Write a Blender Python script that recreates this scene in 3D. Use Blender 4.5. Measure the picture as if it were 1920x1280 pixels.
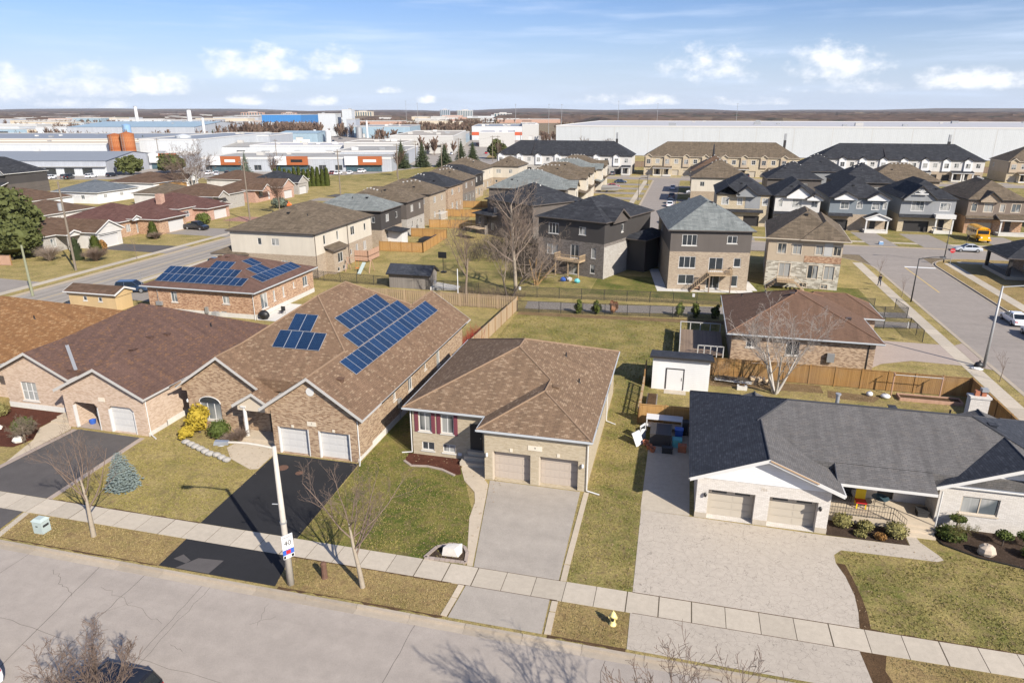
import bpy, math, random
from mathutils import Vector, Matrix
R = math.radians
for o in list(bpy.data.objects): bpy.data.objects.remove(o)
S = bpy.context.scene
COL = S.collection
# The world is laid out on the street grid: x runs along the near street (to the right), y away from it, z up, metres.
# ---------------------------------------------------------------- camera (drone, 25 m up)
cd = bpy.data.cameras.new('camera'); cam = bpy.data.objects.new('camera', cd); COL.objects.link(cam)
cam.location = (0, 0, 25); cam.rotation_euler = (R(90-18.65), 0, R(14))
cd.sensor_width = 36; cd.lens = 24; cd.clip_start = 0.5; cd.clip_end = 60000
S.camera = cam
# ---------------------------------------------------------------- sky and sun
SUN_EL, SUN_AZ = 34.0, 129.0          # azimuth clockwise from +y
SKY_STRENGTH, SUN_STRENGTH, EXPOSURE = 0.085, 4.7, 0.74
W = bpy.data.worlds.new('World'); S.world = W; W.use_nodes = True
def nn(t, typ, **kw):
    n = t.nodes.new(typ)
    for k, v in kw.items():
        if k.startswith('_'): setattr(n, k[1:], v)
        else: n.inputs[int(k[1:]) if k[0] == 'i' and k[1:].isdigit() else k.replace('__', ' ')].default_value = v
    return n
def mth(t, op, a, b=None, c=None, clamp=False):
    n = t.nodes.new('ShaderNodeMath'); n.operation = op; n.use_clamp = clamp
    for i, x in enumerate((a, b, c)):
        if x is None: continue
        if isinstance(x, (int, float)): n.inputs[i].default_value = x
        else: t.links.new(x, n.inputs[i])
    return n.outputs[0]
def mixc(t, f, a, b, mode='MIX'):
    n = t.nodes.new('ShaderNodeMix'); n.data_type = 'RGBA'; n.blend_type = mode
    for i, x in ((0, f), (6, a), (7, b)):
        if isinstance(x, (int, float)): n.inputs[i].default_value = x
        elif isinstance(x, (tuple, list)): n.inputs[i].default_value = (*x[:3], 1)
        else: t.links.new(x, n.inputs[i])
    return n.outputs[2]
def ramp(t, f, stops, interp='LINEAR'):
    n = t.nodes.new('ShaderNodeValToRGB'); n.color_ramp.interpolation = interp; e = n.color_ramp.elements
    while len(e) < len(stops): e.new(0.5)
    for k, (p, c) in enumerate(stops):
        e[k].position = p; e[k].color = (*c, 1) if isinstance(c, tuple) else (c, c, c, 1)
    t.links.new(f, n.inputs[0]); return n.outputs[0]
t = W.node_tree; t.nodes.clear()
sky = nn(t, 'ShaderNodeTexSky', _sky_type='NISHITA', _sun_disc=False, _sun_elevation=R(SUN_EL), _sun_rotation=R(SUN_AZ), _altitude=200, _air_density=1.0, _dust_density=1.2, _ozone_density=1.6)
tc = nn(t, 'ShaderNodeTexCoord'); sp = nn(t, 'ShaderNodeSeparateXYZ'); t.links.new(tc.outputs['Generated'], sp.inputs[0])
az = mth(t, 'ARCTAN2', sp.outputs[0], sp.outputs[1]); el = mth(t, 'ARCSINE', sp.outputs[2])
cmb = nn(t, 'ShaderNodeCombineXYZ'); t.links.new(az, cmb.inputs[0]); t.links.new(el, cmb.inputs[1])
def skynoise(scale, sx, sy, detail=6, rough=.55):
    m = nn(t, 'ShaderNodeMapping'); m.inputs['Scale'].default_value = (sx, sy, 1); t.links.new(cmb.outputs[0], m.inputs[0])
    n = nn(t, 'ShaderNodeTexNoise', Scale=scale, Detail=detail, Roughness=rough); t.links.new(m.outputs[0], n.inputs['Vector']); return n.outputs['Fac']
puff = skynoise(30, 1, 1.5, 6, .62); puff2 = skynoise(13, 1, 1.8, 3, .55)
# cumulus heaps: (azimuth, elevation, half width, half height, strength), radians
CL = [(-.5855,.0598,.052,.0188,1.0),(-.5552,.0478,.05,.0095,.9),(-.4787,.0618,.036,.0150,.95),(-.5588,.0294,.02,.0065,.9),(-.8685,.0267,.05,.0195,.95),(-.7688,.0326,.042,.0172,1.0),
      (-.6976,.0329,.042,.0128,1.0),(-.7766,.0085,.05,.0055,.75),(.0196,.0591,.055,.020,.62),(.1697,.0601,.05,.021,1.0),(.0838,.0706,.015,.0045,.8),(.3174,.0366,.055,.0125,.85),
      (-.3624,.0146,.013,.005,.8),(-.5952,.0136,.022,.0055,.75),(-.5058,.0127,.02,.006,.7),(-.0718,.0146,.06,.006,.55),(.19,.03,.06,.008,.5),(.4005,.0284,.025,.008,.8),(.06,.012,.05,.005,.6),(-.415,.027,.02,.004,.5),
      (.62,.05,.05,.02,.9),(.82,.03,.06,.016,.8),(1.5,.05,.08,.02,.9),(2.6,.06,.08,.03,.9),(-1.2,.045,.06,.018,.9),(-2.2,.05,.08,.02,.9)]
cum = None
for a0, e0, w, h, st in CL:
    w, h = w*1.15, h*1.15
    dx = mth(t, 'MULTIPLY', mth(t, 'SUBTRACT', az, a0), 1/w)
    dy = mth(t, 'MULTIPLY', mth(t, 'SUBTRACT', el, e0 - h*.45), 1/h)
    up = mth(t, 'MAXIMUM', mth(t, 'MULTIPLY', dy, .68), mth(t, 'MULTIPLY', dy, -1.9))
    d = mth(t, 'ADD', mth(t, 'MULTIPLY', dx, dx), mth(t, 'MULTIPLY', up, up))
    c = mth(t, 'MULTIPLY', mth(t, 'SUBTRACT', 1.0, d), st)
    cum = c if cum is None else mth(t, 'MAXIMUM', cum, c)
edge = mth(t, 'ADD', cum, mth(t, 'MULTIPLY', mth(t, 'SUBTRACT', puff, .5), 4.2))
edge = mth(t, 'ADD', edge, mth(t, 'MULTIPLY', mth(t, 'SUBTRACT', puff2, .5), 1.8))
cm = nn(t, 'ShaderNodeMapRange', _interpolation_type='SMOOTHSTEP'); t.links.new(edge, cm.inputs[0])
cm.inputs[1].default_value = -.25; cm.inputs[2].default_value = 1.5; cm.inputs[4].default_value = .9
cir = skynoise(3.6, 1, 11, 5, .55)
cr = nn(t, 'ShaderNodeMapRange', _interpolation_type='SMOOTHSTEP'); t.links.new(cir, cr.inputs[0])
cr.inputs[1].default_value = .44; cr.inputs[2].default_value = .78; cr.inputs[4].default_value = .62
hz = nn(t, 'ShaderNodeMapRange', _interpolation_type='SMOOTHSTEP'); t.links.new(el, hz.inputs[0])
hz.inputs[1].default_value = .15; hz.inputs[2].default_value = -.02; hz.inputs[4].default_value = .72
SKYV = 1/SKY_STRENGTH
base = mixc(t, 1.0, sky.outputs[0], (.60, .71, .99), 'MULTIPLY')
c1 = mixc(t, hz.outputs[0], base, (.48*SKYV, .55*SKYV, .69*SKYV))
c2 = mixc(t, cr.outputs[0], c1, (.47*SKYV, .55*SKYV, .69*SKYV))
shade = mixc(t, ramp(t, mth(t, 'ADD', mth(t, 'MULTIPLY', puff2, .6), mth(t, 'MULTIPLY', puff, .5)), [(.35, 0.0), (.7, 1.0)]), (.55*SKYV, .585*SKYV, .66*SKYV), (.72*SKYV, .72*SKYV, .725*SKYV))
c3 = mixc(t, cm.outputs[0], c2, shade)
bg = nn(t, 'ShaderNodeBackground', Strength=SKY_STRENGTH); t.links.new(c3, bg.inputs[0])
W.cycles.sampling_method = 'MANUAL'; W.cycles.sample_map_resolution = 256
wo = nn(t, 'ShaderNodeOutputWorld'); t.links.new(bg.outputs[0], wo.inputs[0])
sl = bpy.data.lights.new('sun', 'SUN'); sl.energy = SUN_STRENGTH; sl.angle = R(.53); sl.color = (1, .93, .82)
sun = bpy.data.objects.new('sun', sl); COL.objects.link(sun)
sd = Vector((math.sin(R(SUN_AZ))*math.cos(R(SUN_EL)), math.cos(R(SUN_AZ))*math.cos(R(SUN_EL)), math.sin(R(SUN_EL))))
sun.rotation_euler = sd.to_track_quat('Z', 'Y').to_euler(); sun.location = (40, -40, 60)
vs = S.view_settings; vs.view_transform = 'Standard'; vs.look = 'None'; vs.exposure = EXPOSURE; vs.gamma = 1; vs.use_curve_mapping = False
S.render.engine = 'CYCLES'
cy = S.cycles; cy.max_bounces = 5; cy.diffuse_bounces = 3; cy.glossy_bounces = 2; cy.transmission_bounces = 2; cy.volume_bounces = 0; cy.transparent_max_bounces = 16; cy.caustics_reflective = False; cy.caustics_refractive = False

# ---------------------------------------------------------------- helpers: meshes and objects
rnd = random.Random(7)
class MB:
    """collects faces, then links them as one mesh object with metre-scaled UVs"""
    def __init__(s): s.v = []; s.f = []; s.m = []; s.smooth = False; s.nouv = False
    def poly(s, pts, mat=0):
        b = len(s.v); s.v += [tuple(p) for p in pts]; s.f.append(tuple(range(b, b+len(pts)))); s.m.append(mat)
    def box(s, x0, x1, y0, y1, z0, z1, mat=0):
        b = len(s.v); s.v += [(x, y, z) for z in (z0, z1) for x, y in ((x0,y0),(x1,y0),(x1,y1),(x0,y1))]
        for q in ((3,2,1,0),(4,5,6,7),(0,1,5,4),(1,2,6,5),(2,3,7,6),(3,0,4,7)): s.f.append(tuple(b+i for i in q)); s.m.append(mat)
        return s
    def hexa(s, p, mat=0):
        """8 points, bottom ring then top ring, both ccw"""
        b = len(s.v); s.v += [tuple(q) for q in p]
        for q in ((3,2,1,0),(4,5,6,7),(0,1,5,4),(1,2,6,5),(2,3,7,6),(3,0,4,7)): s.f.append(tuple(b+i for i in q)); s.m.append(mat)
        return s
    def prism(s, pts, z0, z1, mat=0):
        n = len(pts); b = len(s.v)
        s.v += [(x, y, z0) for x, y in pts] + [(x, y, z1) for x, y in pts]
        s.f.append(tuple(range(b+n, b+2*n))); s.m.append(mat); s.f.append(tuple(range(b+n-1, b-1, -1))); s.m.append(mat)
        for i in range(n): j = (i+1) % n; s.f.append((b+i, b+j, b+n+j, b+n+i)); s.m.append(mat)
        return s
    def tube(s, p, q, r0, r1=None, n=6, mat=0, caps=True):
        r1 = r0 if r1 is None else r1; p = Vector(p); q = Vector(q); d = q - p
        if d.length < 1e-6: return s
        a = d.orthogonal().normalized(); c = d.normalized().cross(a); b = len(s.v)
        for pt, r in ((p, r0), (q, r1)):
            for k in range(n):
                w = 2*math.pi*k/n; s.v.append(tuple(pt + (a*math.cos(w) + c*math.sin(w))*r))
        for k in range(n): j = (k+1) % n; s.f.append((b+k, b+j, b+n+j, b+n+k)); s.m.append(mat)
        if caps: s.f.append(tuple(range(b+n-1, b-1, -1))); s.m.append(mat); s.f.append(tuple(range(b+n, b+2*n))); s.m.append(mat)
        return s
    def path(s, pts, r, n=6, mat=0):
        for a, b in zip(pts, pts[1:]): s.tube(a, b, r, r, n, mat)
        return s
    def lathe(s, prof, x=0, y=0, n=12, mat=0):
        b = len(s.v)
        for r, z in prof:
            for k in range(n): w = 2*math.pi*k/n; s.v.append((x + r*math.cos(w), y + r*math.sin(w), z))
        for i in range(len(prof)-1):
            for k in range(n): j = (k+1) % n; s.f.append((b+i*n+k, b+i*n+j, b+(i+1)*n+j, b+(i+1)*n+k)); s.m.append(mat)
        s.f.append(tuple(range(b+n-1, b-1, -1))); s.m.append(mat); e = b+(len(prof)-1)*n; s.f.append(tuple(range(e, e+n))); s.m.append(mat)
        return s
    def blob(s, c, rx, ry, rz, n=8, m=6, jit=0, mat=0, rg=rnd):
        b = len(s.v)
        for i in range(m+1):
            th = math.pi*i/m
            for k in range(n):
                w = 2*math.pi*k/n; j = 1 + rg.uniform(-jit, jit)
                s.v.append((c[0]+rx*j*math.sin(th)*math.cos(w), c[1]+ry*j*math.sin(th)*math.sin(w), c[2]-rz*math.cos(th)*(1+rg.uniform(-jit, jit)*.5)))
        for i in range(m):
            for k in range(n): j = (k+1) % n; s.f.append((b+i*n+k, b+i*n+j, b+(i+1)*n+j, b+(i+1)*n+k)); s.m.append(mat)
        return s
    def mesh(s, name, mats, smooth=None):
        me = bpy.data.meshes.new(name); me.from_pydata(s.v, [], s.f)
        for m in (mats if isinstance(mats, (list, tuple)) else [mats]): me.materials.append(MAT(m) if isinstance(m, str) else m)
        if len(me.materials) > 1: me.polygons.foreach_set('material_index', s.m)
        co = []
        uvl = None if s.nouv else me.uv_layers.new(name='uv')
        for pl in ([] if s.nouv else me.polygons):
            n = pl.normal; tt = Vector((-n.y, n.x, 0))
            if tt.length < .05: tt = Vector((1, 0, 0))
            tt.normalize(); bb = n.cross(tt)
            for vi in pl.vertices: p = me.vertices[vi].co; co += [p.dot(tt), p.dot(bb)]
        if uvl: uvl.data.foreach_set('uv', co)
        if smooth if smooth is not None else s.smooth: me.polygons.foreach_set('use_smooth', [True]*len(me.polygons))
        me.update(); return me
    def build(s, name, mats, parent=None, smooth=None, off=None):
        if off is None and parent is not None: off = tuple(parent.get('_o', (0, 0)))
        if off: s.v = [(x-off[0], y-off[1], z) for x, y, z in s.v]
        o = bpy.data.objects.new(name, s.mesh(name, mats, smooth)); COL.objects.link(o)
        if parent is not None:
            o.parent = parent
            if '_o' in parent: o['_o'] = parent['_o']
        return o
def tag(o, label=None, cat=None, group=None, kind=None):
    if label: o['label'] = label
    if cat: o['category'] = cat
    if group: o['group'] = group
    if kind: o['kind'] = kind
    return o
def thing(name, label, cat, x, y, z=0, rot=0, group=None):
    """an Empty at the base of a thing; unrotated things take world coordinates for their parts, rotated ones local"""
    o = bpy.data.objects.new(name, None); o.empty_display_size = .3; COL.objects.link(o); o.location = (x, y, z); o.rotation_euler = (0, 0, rot)
    o['_o'] = (x, y) if rot == 0 else (0., 0.)
    return tag(o, label, cat, group)
def local(name, label, cat, x, y, z=0, rot=0, group=None):
    o = thing(name, label, cat, x, y, z, rot, group); o['_o'] = (0., 0.); return o
def copy_tree(o, parent=None):
    c = o.copy(); COL.objects.link(c); c.parent = parent
    for ch in list(o.children): copy_tree(ch, c)
    return c
def struct(name, mb, mats, parent=None, **k):
    o = mb.build(name, mats, parent, **k)
    if parent is None: o['kind'] = 'structure'
    return o
def sheet(name, pts, z, mat, parent=None):
    m = MB(); m.poly([(x, y, z) for x, y in pts]); return struct(name, m, mat, parent)
def rect(x0, x1, y0, y1): return [(x0,y0),(x1,y0),(x1,y1),(x0,y1)]
def text_part(txt, size, mat, parent, loc, rot, name='lettering', depth=.004, align='CENTER'):
    cu = bpy.data.curves.new(name, 'FONT'); cu.body = txt; cu.size = size; cu.align_x = align; cu.align_y = 'CENTER'; cu.extrude = depth
    tmp = bpy.data.objects.new(name, cu); COL.objects.link(tmp); dg = bpy.context.evaluated_depsgraph_get(); dg.update()
    me = bpy.data.meshes.new_from_object(tmp.evaluated_get(dg)); bpy.data.objects.remove(tmp)
    me.materials.clear(); me.materials.append(MAT(mat)); o = bpy.data.objects.new(name, me); COL.objects.link(o)
    o.parent = parent; ox = tuple(parent.get('_o', (0, 0))); o.location = (loc[0]-ox[0], loc[1]-ox[1], loc[2]); o.rotation_euler = rot
    return o
# ---------------------------------------------------------------- materials
_M = {}; _DEF = {}
def MAT(n):
    if n not in _M:
        fn, a, k = _DEF[n]; m = bpy.data.materials.new(n); m.use_nodes = True; m.node_tree.nodes.clear(); fn(m, *a, **k); _M[n] = m
    return _M[n]
def D(n, fn, *a, **k): _DEF[n] = (fn, a, k)
def _out(m, col, rough=.8, bump=None, bs=.3, bd=.02, metal=0, spec=.4, alpha=None, coat=0, nrm=None):
    t = m.node_tree; p = nn(t, 'ShaderNodeBsdfPrincipled'); o = nn(t, 'ShaderNodeOutputMaterial'); t.links.new(p.outputs[0], o.inputs[0])
    def put(i, x):
        if isinstance(x, (tuple, list)): p.inputs[i].default_value = (*x[:3], 1)
        elif isinstance(x, (int, float)): p.inputs[i].default_value = x
        else: t.links.new(x, p.inputs[i])
    put('Base Color', col); put('Roughness', rough); put('Metallic', metal); put('Specular IOR Level', spec); put('Coat Weight', coat)
    if bump is not None:
        b = nn(t, 'ShaderNodeBump', Strength=bs, Distance=bd); t.links.new(bump, b.inputs['Height']); t.links.new(b.outputs[0], p.inputs['Normal'])
    return p
def _uv(t): return nn(t, 'ShaderNodeTexCoord').outputs['UV']
def _pos(t): return nn(t, 'ShaderNodeNewGeometry').outputs['Position']
def _noise(t, v, scale, detail=3, rough=.55, dist=0, stretch=None):
    if stretch:
        mp = nn(t, 'ShaderNodeMapping'); mp.inputs['Scale'].default_value = stretch; t.links.new(v, mp.inputs[0]); v = mp.outputs[0]
    n = nn(t, 'ShaderNodeTexNoise', Scale=scale, Detail=detail, Roughness=rough, Distortion=dist); t.links.new(v, n.inputs['Vector']); return n.outputs['Fac']
def sc(c, f): return tuple(min(1, x*f) for x in c)
def m_plain(m, c, rough=.8, var=.12, scale=1.5, bump=0, metal=0, spec=.35, fine=.06, fscale=25, coat=0):
    t = m.node_tree; v = _pos(t); n = _noise(t, v, scale, 4); f = _noise(t, v, fscale, 2)
    col = mixc(t, n, sc(c, 1-var), sc(c, 1+var)); col = mixc(t, f, mixc(t, .5, col, sc(c, 1-2*fine)), mixc(t, .5, col, sc(c, 1+2*fine)))
    _out(m, col, rough, f if bump else None, bump, .02, metal, spec, coat=coat)
def m_flat(m, c, rough=.5, metal=0, spec=.5, coat=0): _out(m, c, rough, None, metal=metal, spec=spec, coat=coat)
def m_paint(m, c):
    t = m.node_tree; n = _noise(t, _pos(t), 3, 3)
    _out(m, mixc(t, n, sc(c, .93), sc(c, 1.04)), .28, None, spec=.5, coat=.6)
def m_glass(m, c=(.035, .04, .045), curtain=0):
    t = m.node_tree; v = _pos(t); n = _noise(t, v, .9, 2); col = mixc(t, n, sc(c, .6), sc(c, 1.5))
    if curtain:
        w = _noise(t, _uv(t), 1, 2, .5, 0, (7, .15, 1)); k = _noise(t, v, .35, 0)
        col = mixc(t, ramp(t, k, [(.45, 0.0), (.5, float(curtain))]), col, mixc(t, w, (.22, .22, .21), (.45, .45, .43)))
    _out(m, col, .06, None, spec=.6)
def m_shingle(m, base, dark, light, frac=.12, rowh=.145, tab=.33, stain=.25, lite_w=.05):
    """asphalt shingles: courses and tabs from the metre UVs, a share of pale tabs, weather streaks down the slope"""
    t = m.node_tree; v = _uv(t)
    b = nn(t, 'ShaderNodeTexBrick', Scale=1.0, Mortar__Size=.010, Mortar__Smooth=.2, Bias=0.0, Brick__Width=tab, Row__Height=rowh, Color1=(0,0,0,1), Color2=(1,1,1,1), Mortar=(.5,.5,.5,1)); b.offset = .37; b.squash = 1
    t.links.new(v, b.inputs['Vector'])
    rn = b.outputs['Color']; bw = nn(t, 'ShaderNodeRGBToBW'); t.links.new(rn, bw.inputs[0]); r = bw.outputs[0]
    lo = .5 - .45*.99
    col = ramp(t, r, [(0.0, dark), (.45, base), (max(.5, 1-frac-lite_w), sc(base, 1.12)), (1-frac, light)])
    g = _noise(t, v, 30, 2); s1 = _noise(t, v, .45, 4, .6, .3); s2 = _noise(t, v, 1.0, 3, .6, 0, (1.6, .22, 1))
    col = mixc(t, mth(t, 'MULTIPLY', s1, .5), col, sc(base, .75)); col = mixc(t, 1.0, col, ramp(t, s2, [(.3, 1-stain), (.75, 1+stain*.5)]), 'MULTIPLY')
    col = mixc(t, 1.0, col, ramp(t, g, [(.2, .82), (.8, 1.15)]), 'MULTIPLY')
    col = mixc(t, b.outputs['Fac'], col, sc(dark, .6))
    h = mth(t, 'SUBTRACT', mth(t, 'MULTIPLY', r, .3), b.outputs['Fac'])
    _out(m, col, .93, h, .6, .02, spec=.2)
def m_brick(m, c1, c2, mortar, bw=.26, rh=.085, var=.35):
    t = m.node_tree; v = _uv(t)
    b = nn(t, 'ShaderNodeTexBrick', Scale=1.0, Mortar__Size=.009, Mortar__Smooth=.15, Bias=0.0, Brick__Width=bw, Row__Height=rh, Color1=(0,0,0,1), Color2=(1,1,1,1), Mortar=(.5,.5,.5,1)); b.offset = .5
    t.links.new(v, b.inputs['Vector']); q = nn(t, 'ShaderNodeRGBToBW'); t.links.new(b.outputs['Color'], q.inputs[0])
    clump = _noise(t, v, 1.3, 3, .6, .2, (1, 2.2, 1)); f = _noise(t, v, 22, 2)
    x = mth(t, 'ADD', mth(t, 'ADD', mth(t, 'MULTIPLY', q.outputs[0], .6), mth(t, 'MULTIPLY', clump, .28)), .1, clamp=True)
    col = ramp(t, x, [(.1, sc(c1, 1-var)), (.42, c1), (.62, c2), (.98, sc(c2, 1+var*.5))])
    col = mixc(t, 1.0, col, ramp(t, f, [(.2, .85), (.8, 1.13)]), 'MULTIPLY'); col = mixc(t, b.outputs['Fac'], col, mortar)
    _out(m, col, .9, mth(t, 'SUBTRACT', 1.0, b.outputs['Fac']), .5, .012, spec=.2)
def m_stone(m, c1, c2, mortar): m_brick(m, c1, c2, mortar, .55, .2, .4)
def m_siding(m, c, lap=.18, vert=False, rough=.55, streak=.12):
    t = m.node_tree; v = _uv(t); sp = nn(t, 'ShaderNodeSeparateXYZ'); t.links.new(v, sp.inputs[0])
    fr = mth(t, 'FRACT', mth(t, 'DIVIDE', sp.outputs[0 if vert else 1], lap)); line = ramp(t, fr, [(0.0, .72), (.07, 1.0), (.9, 1.0), (1.0, .9)])
    n = _noise(t, v, .8, 3); col = mixc(t, n, sc(c, .94), sc(c, 1.05)); col = mixc(t, 1.0, col, line, 'MULTIPLY')
    col = mixc(t, 1.0, col, ramp(t, _noise(t, v, 1, 4, .6, .2, (.55, .07, 1)), [(.3, 1-streak), (.65, 1.03)]), 'MULTIPLY')
    _out(m, col, rough, mth(t, 'SUBTRACT', 1.0, fr), .5, .02, spec=.35)
def m_grass(m, green, straw, mixlo=.35, mixhi=.65, brown=(.12,.085,.05), bfrac=.12, scale=.28):
    t = m.node_tree; v = _pos(t)
    big = _noise(t, v, scale, 4, .6, .4); mid = _noise(t, v, 1.9, 4, .65); fine = _noise(t, v, 5.5, 4, .75); vf = _noise(t, v, 22, 2, .7)
    x = mth(t, 'ADD', mth(t, 'MULTIPLY', big, .55), mth(t, 'ADD', mth(t, 'MULTIPLY', mid, .3), mth(t, 'MULTIPLY', fine, .15)))
    col = mixc(t, ramp(t, x, [(mixlo, 0.0), (mixhi, 1.0)]), green, straw)
    col = mixc(t, ramp(t, mth(t, 'MULTIPLY', mid, mth(t, 'ADD', fine, .5)), [(.60-bfrac, 0.0), (.72, .75)]), col, brown)
    col = mixc(t, 1.0, col, ramp(t, fine, [(.28, .55), (.7, 1.4)]), 'MULTIPLY'); col = mixc(t, 1.0, col, ramp(t, vf, [(.28, .62), (.72, 1.38)]), 'MULTIPLY')
    _out(m, col, .95, mth(t, 'ADD', fine, vf), .9, .05, spec=.15)
def m_asphalt(m, c, patch=.14, grain=.28, tracks=None, rough=.9):
    t = m.node_tree; v = _pos(t); a = _noise(t, v, .22, 4, .6, .3); b = _noise(t, v, 1.3, 4, .6); g = _noise(t, v, 34, 2, .7)
    col = mixc(t, a, sc(c, 1-patch), sc(c, 1+patch)); col = mixc(t, 1.0, col, ramp(t, b, [(.3, .93), (.7, 1.07)]), 'MULTIPLY')
    if tracks:
        ax, lanes, wd = tracks; sp = nn(t, 'ShaderNodeSeparateXYZ'); t.links.new(v, sp.inputs[0]); tot = None
        for x0 in lanes:
            d = mth(t, 'ABSOLUTE', mth(t, 'SUBTRACT', sp.outputs[ax], x0)); k = ramp(t, mth(t, 'DIVIDE', d, wd), [(0.0, 1.0), (1.0, 0.0)]); tot = k if tot is None else mth(t, 'MAXIMUM', tot, k)
        st = _noise(t, v, .5, 3, .5, 0, (1, .06, 1) if ax == 0 else (.06, 1, 1))
        col = mixc(t, mth(t, 'MULTIPLY', mth(t, 'MULTIPLY', tot, st), .95), col, sc(c, .5))
    col = mixc(t, 1.0, col, ramp(t, _noise(t, v, .5, 4, .65, .3, (.09, 1, 1)), [(.3, .93), (.7, 1.06)]), 'MULTIPLY'); sp_ = _noise(t, v, .9, 5, .7, .6); col = mixc(t, ramp(t, sp_, [(.66, 0.0), (.78, .35)]), col, sc(c, .55))
    col = mixc(t, 1.0, col, ramp(t, g, [(.2, 1-grain), (.8, 1+grain)]), 'MULTIPLY')
    _out(m, col, rough, g, .35, .01, spec=.25)
def m_concrete(m, c, var=.1, pat=False):
    t = m.node_tree; v = _pos(t); a = _noise(t, v, .5, 4, .6); b = _noise(t, v, 3, 4, .65); g = _noise(t, v, 40, 2)
    oi = nn(t, 'ShaderNodeObjectInfo').outputs['Random']
    col = mixc(t, a, sc(c, 1-var), sc(c, 1+var)); col = mixc(t, 1.0, col, ramp(t, b, [(.3, .92), (.7, 1.06)]), 'MULTIPLY'); col = mixc(t, 1.0, col, ramp(t, oi, [(0.0, .9), (1.0, 1.08)]), 'MULTIPLY')
    if pat:      # pressed ashlar/flagstone pattern with dark joints
        w = nn(t, 'ShaderNodeTexVoronoi', _feature='DISTANCE_TO_EDGE', Scale=2.3, Randomness=.8)
        nz = nn(t, 'ShaderNodeTexNoise', Scale=1.6, Detail=2); t.links.new(v, nz.inputs['Vector'])
        ad = nn(t, 'ShaderNodeVectorMath', _operation='ADD'); t.links.new(v, ad.inputs[0]); t.links.new(nz.outputs['Color'], ad.inputs[1]); t.links.new(ad.outputs[0], w.inputs['Vector'])
        br = _noise(t, v, .9, 4, .6); ln = mth(t, 'MULTIPLY', ramp(t, w.outputs['Distance'], [(0.0, 1.0), (.028, 0.0)]), ramp(t, br, [(.35, .25), (.65, .95)]))
        col = mixc(t, ln, col, sc(c, .38))
    col = mixc(t, 1.0, col, ramp(t, g, [(.2, .88), (.8, 1.1)]), 'MULTIPLY')
    _out(m, col, .88, g, .25, .01, spec=.25)
def m_wood(m, c1, c2, board=.14, grey=.0):
    t = m.node_tree; v = _uv(t); sp = nn(t, 'ShaderNodeSeparateXYZ'); t.links.new(v, sp.inputs[0])
    fl = mth(t, 'FLOOR', mth(t, 'DIVIDE', sp.outputs[0], board)); wn = nn(t, 'ShaderNodeTexWhiteNoise', _noise_dimensions='1D'); t.links.new(fl, wn.inputs['W'])
    s = _noise(t, v, 1, 4, .6, .2, (9, .8, 1)); b = _noise(t, _pos(t), .35, 3)
    col = mixc(t, mth(t, 'ADD', mth(t, 'MULTIPLY', wn.outputs['Value'], .45), mth(t, 'MULTIPLY', s, .55)), c1, c2); col = mixc(t, ramp(t, b, [(.4, 0.0), (.75, grey)]), col, (.2, .17, .14))
    _out(m, col, .85, s, .3, .01, spec=.2)
def m_bark(m, c1, c2, scale=6):
    t = m.node_tree; n = _noise(t, _pos(t), scale, 4, .65); _out(m, mixc(t, n, c1, c2), .95, n, .5, .02, spec=.1)
def m_leaf(m, c1, c2, scale=2.2):
    t = m.node_tree; v = _pos(t); n = _noise(t, v, scale, 3, .6); f = _noise(t, v, 17, 2)
    col = mixc(t, n, c1, c2); col = mixc(t, 1.0, col, ramp(t, f, [(.2, .6), (.8, 1.35)]), 'MULTIPLY'); p = _out(m, col, .75, None, spec=.2)
def m_mulch(m, c):
    t = m.node_tree; v = _pos(t); n = _noise(t, v, 16, 4, .75); b = _noise(t, v, 1.2, 3)
    col = mixc(t, ramp(t, n, [(.3, 0.0), (.7, 1.0)]), sc(c, .45), sc(c, 1.5)); col = mixc(t, 1.0, col, ramp(t, b, [(.3, .8), (.7, 1.2)]), 'MULTIPLY'); _out(m, col, .95, n, .9, .05, spec=.1)
def m_rust(m):
    t = m.node_tree; v = _uv(t); s = _noise(t, v, 1, 5, .7, .6, (1.1, .12, 1)); n = _noise(t, v, .9, 5, .7, .5)
    x = mth(t, 'ADD', mth(t, 'MULTIPLY', s, .6), mth(t, 'MULTIPLY', n, .4)); _out(m, ramp(t, x, [(.3, (.12,.035,.018)), (.47, (.3,.09,.03)), (.6, (.42,.2,.09)), (.72, (.5,.4,.3))]), .8, None, spec=.2)
def m_solar(m):
    t = m.node_tree; v = _uv(t); b = nn(t, 'ShaderNodeTexBrick', Scale=1.0, Mortar__Size=.006, Mortar__Smooth=.1, Brick__Width=.165, Row__Height=.165, Color1=(0,0,0,1), Color2=(1,1,1,1)); b.offset = 0
    t.links.new(v, b.inputs['Vector']); q = nn(t, 'ShaderNodeRGBToBW'); t.links.new(b.outputs['Color'], q.inputs[0]); n = _noise(t, v, .7, 2); oi = nn(t, 'ShaderNodeObjectInfo').outputs['Random']
    col = mixc(t, mth(t, 'ADD', mth(t, 'MULTIPLY', q.outputs[0], .35), mth(t, 'MULTIPLY', n, .5)), (.004,.013,.042), (.012,.04,.1)); col = mixc(t, 1.0, col, ramp(t, oi, [(0.0, .8), (1.0, 1.3)]), 'MULTIPLY')
    col = mixc(t, b.outputs['Fac'], col, (.045,.08,.14)); _out(m, col, .12, None, spec=.5)
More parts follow.
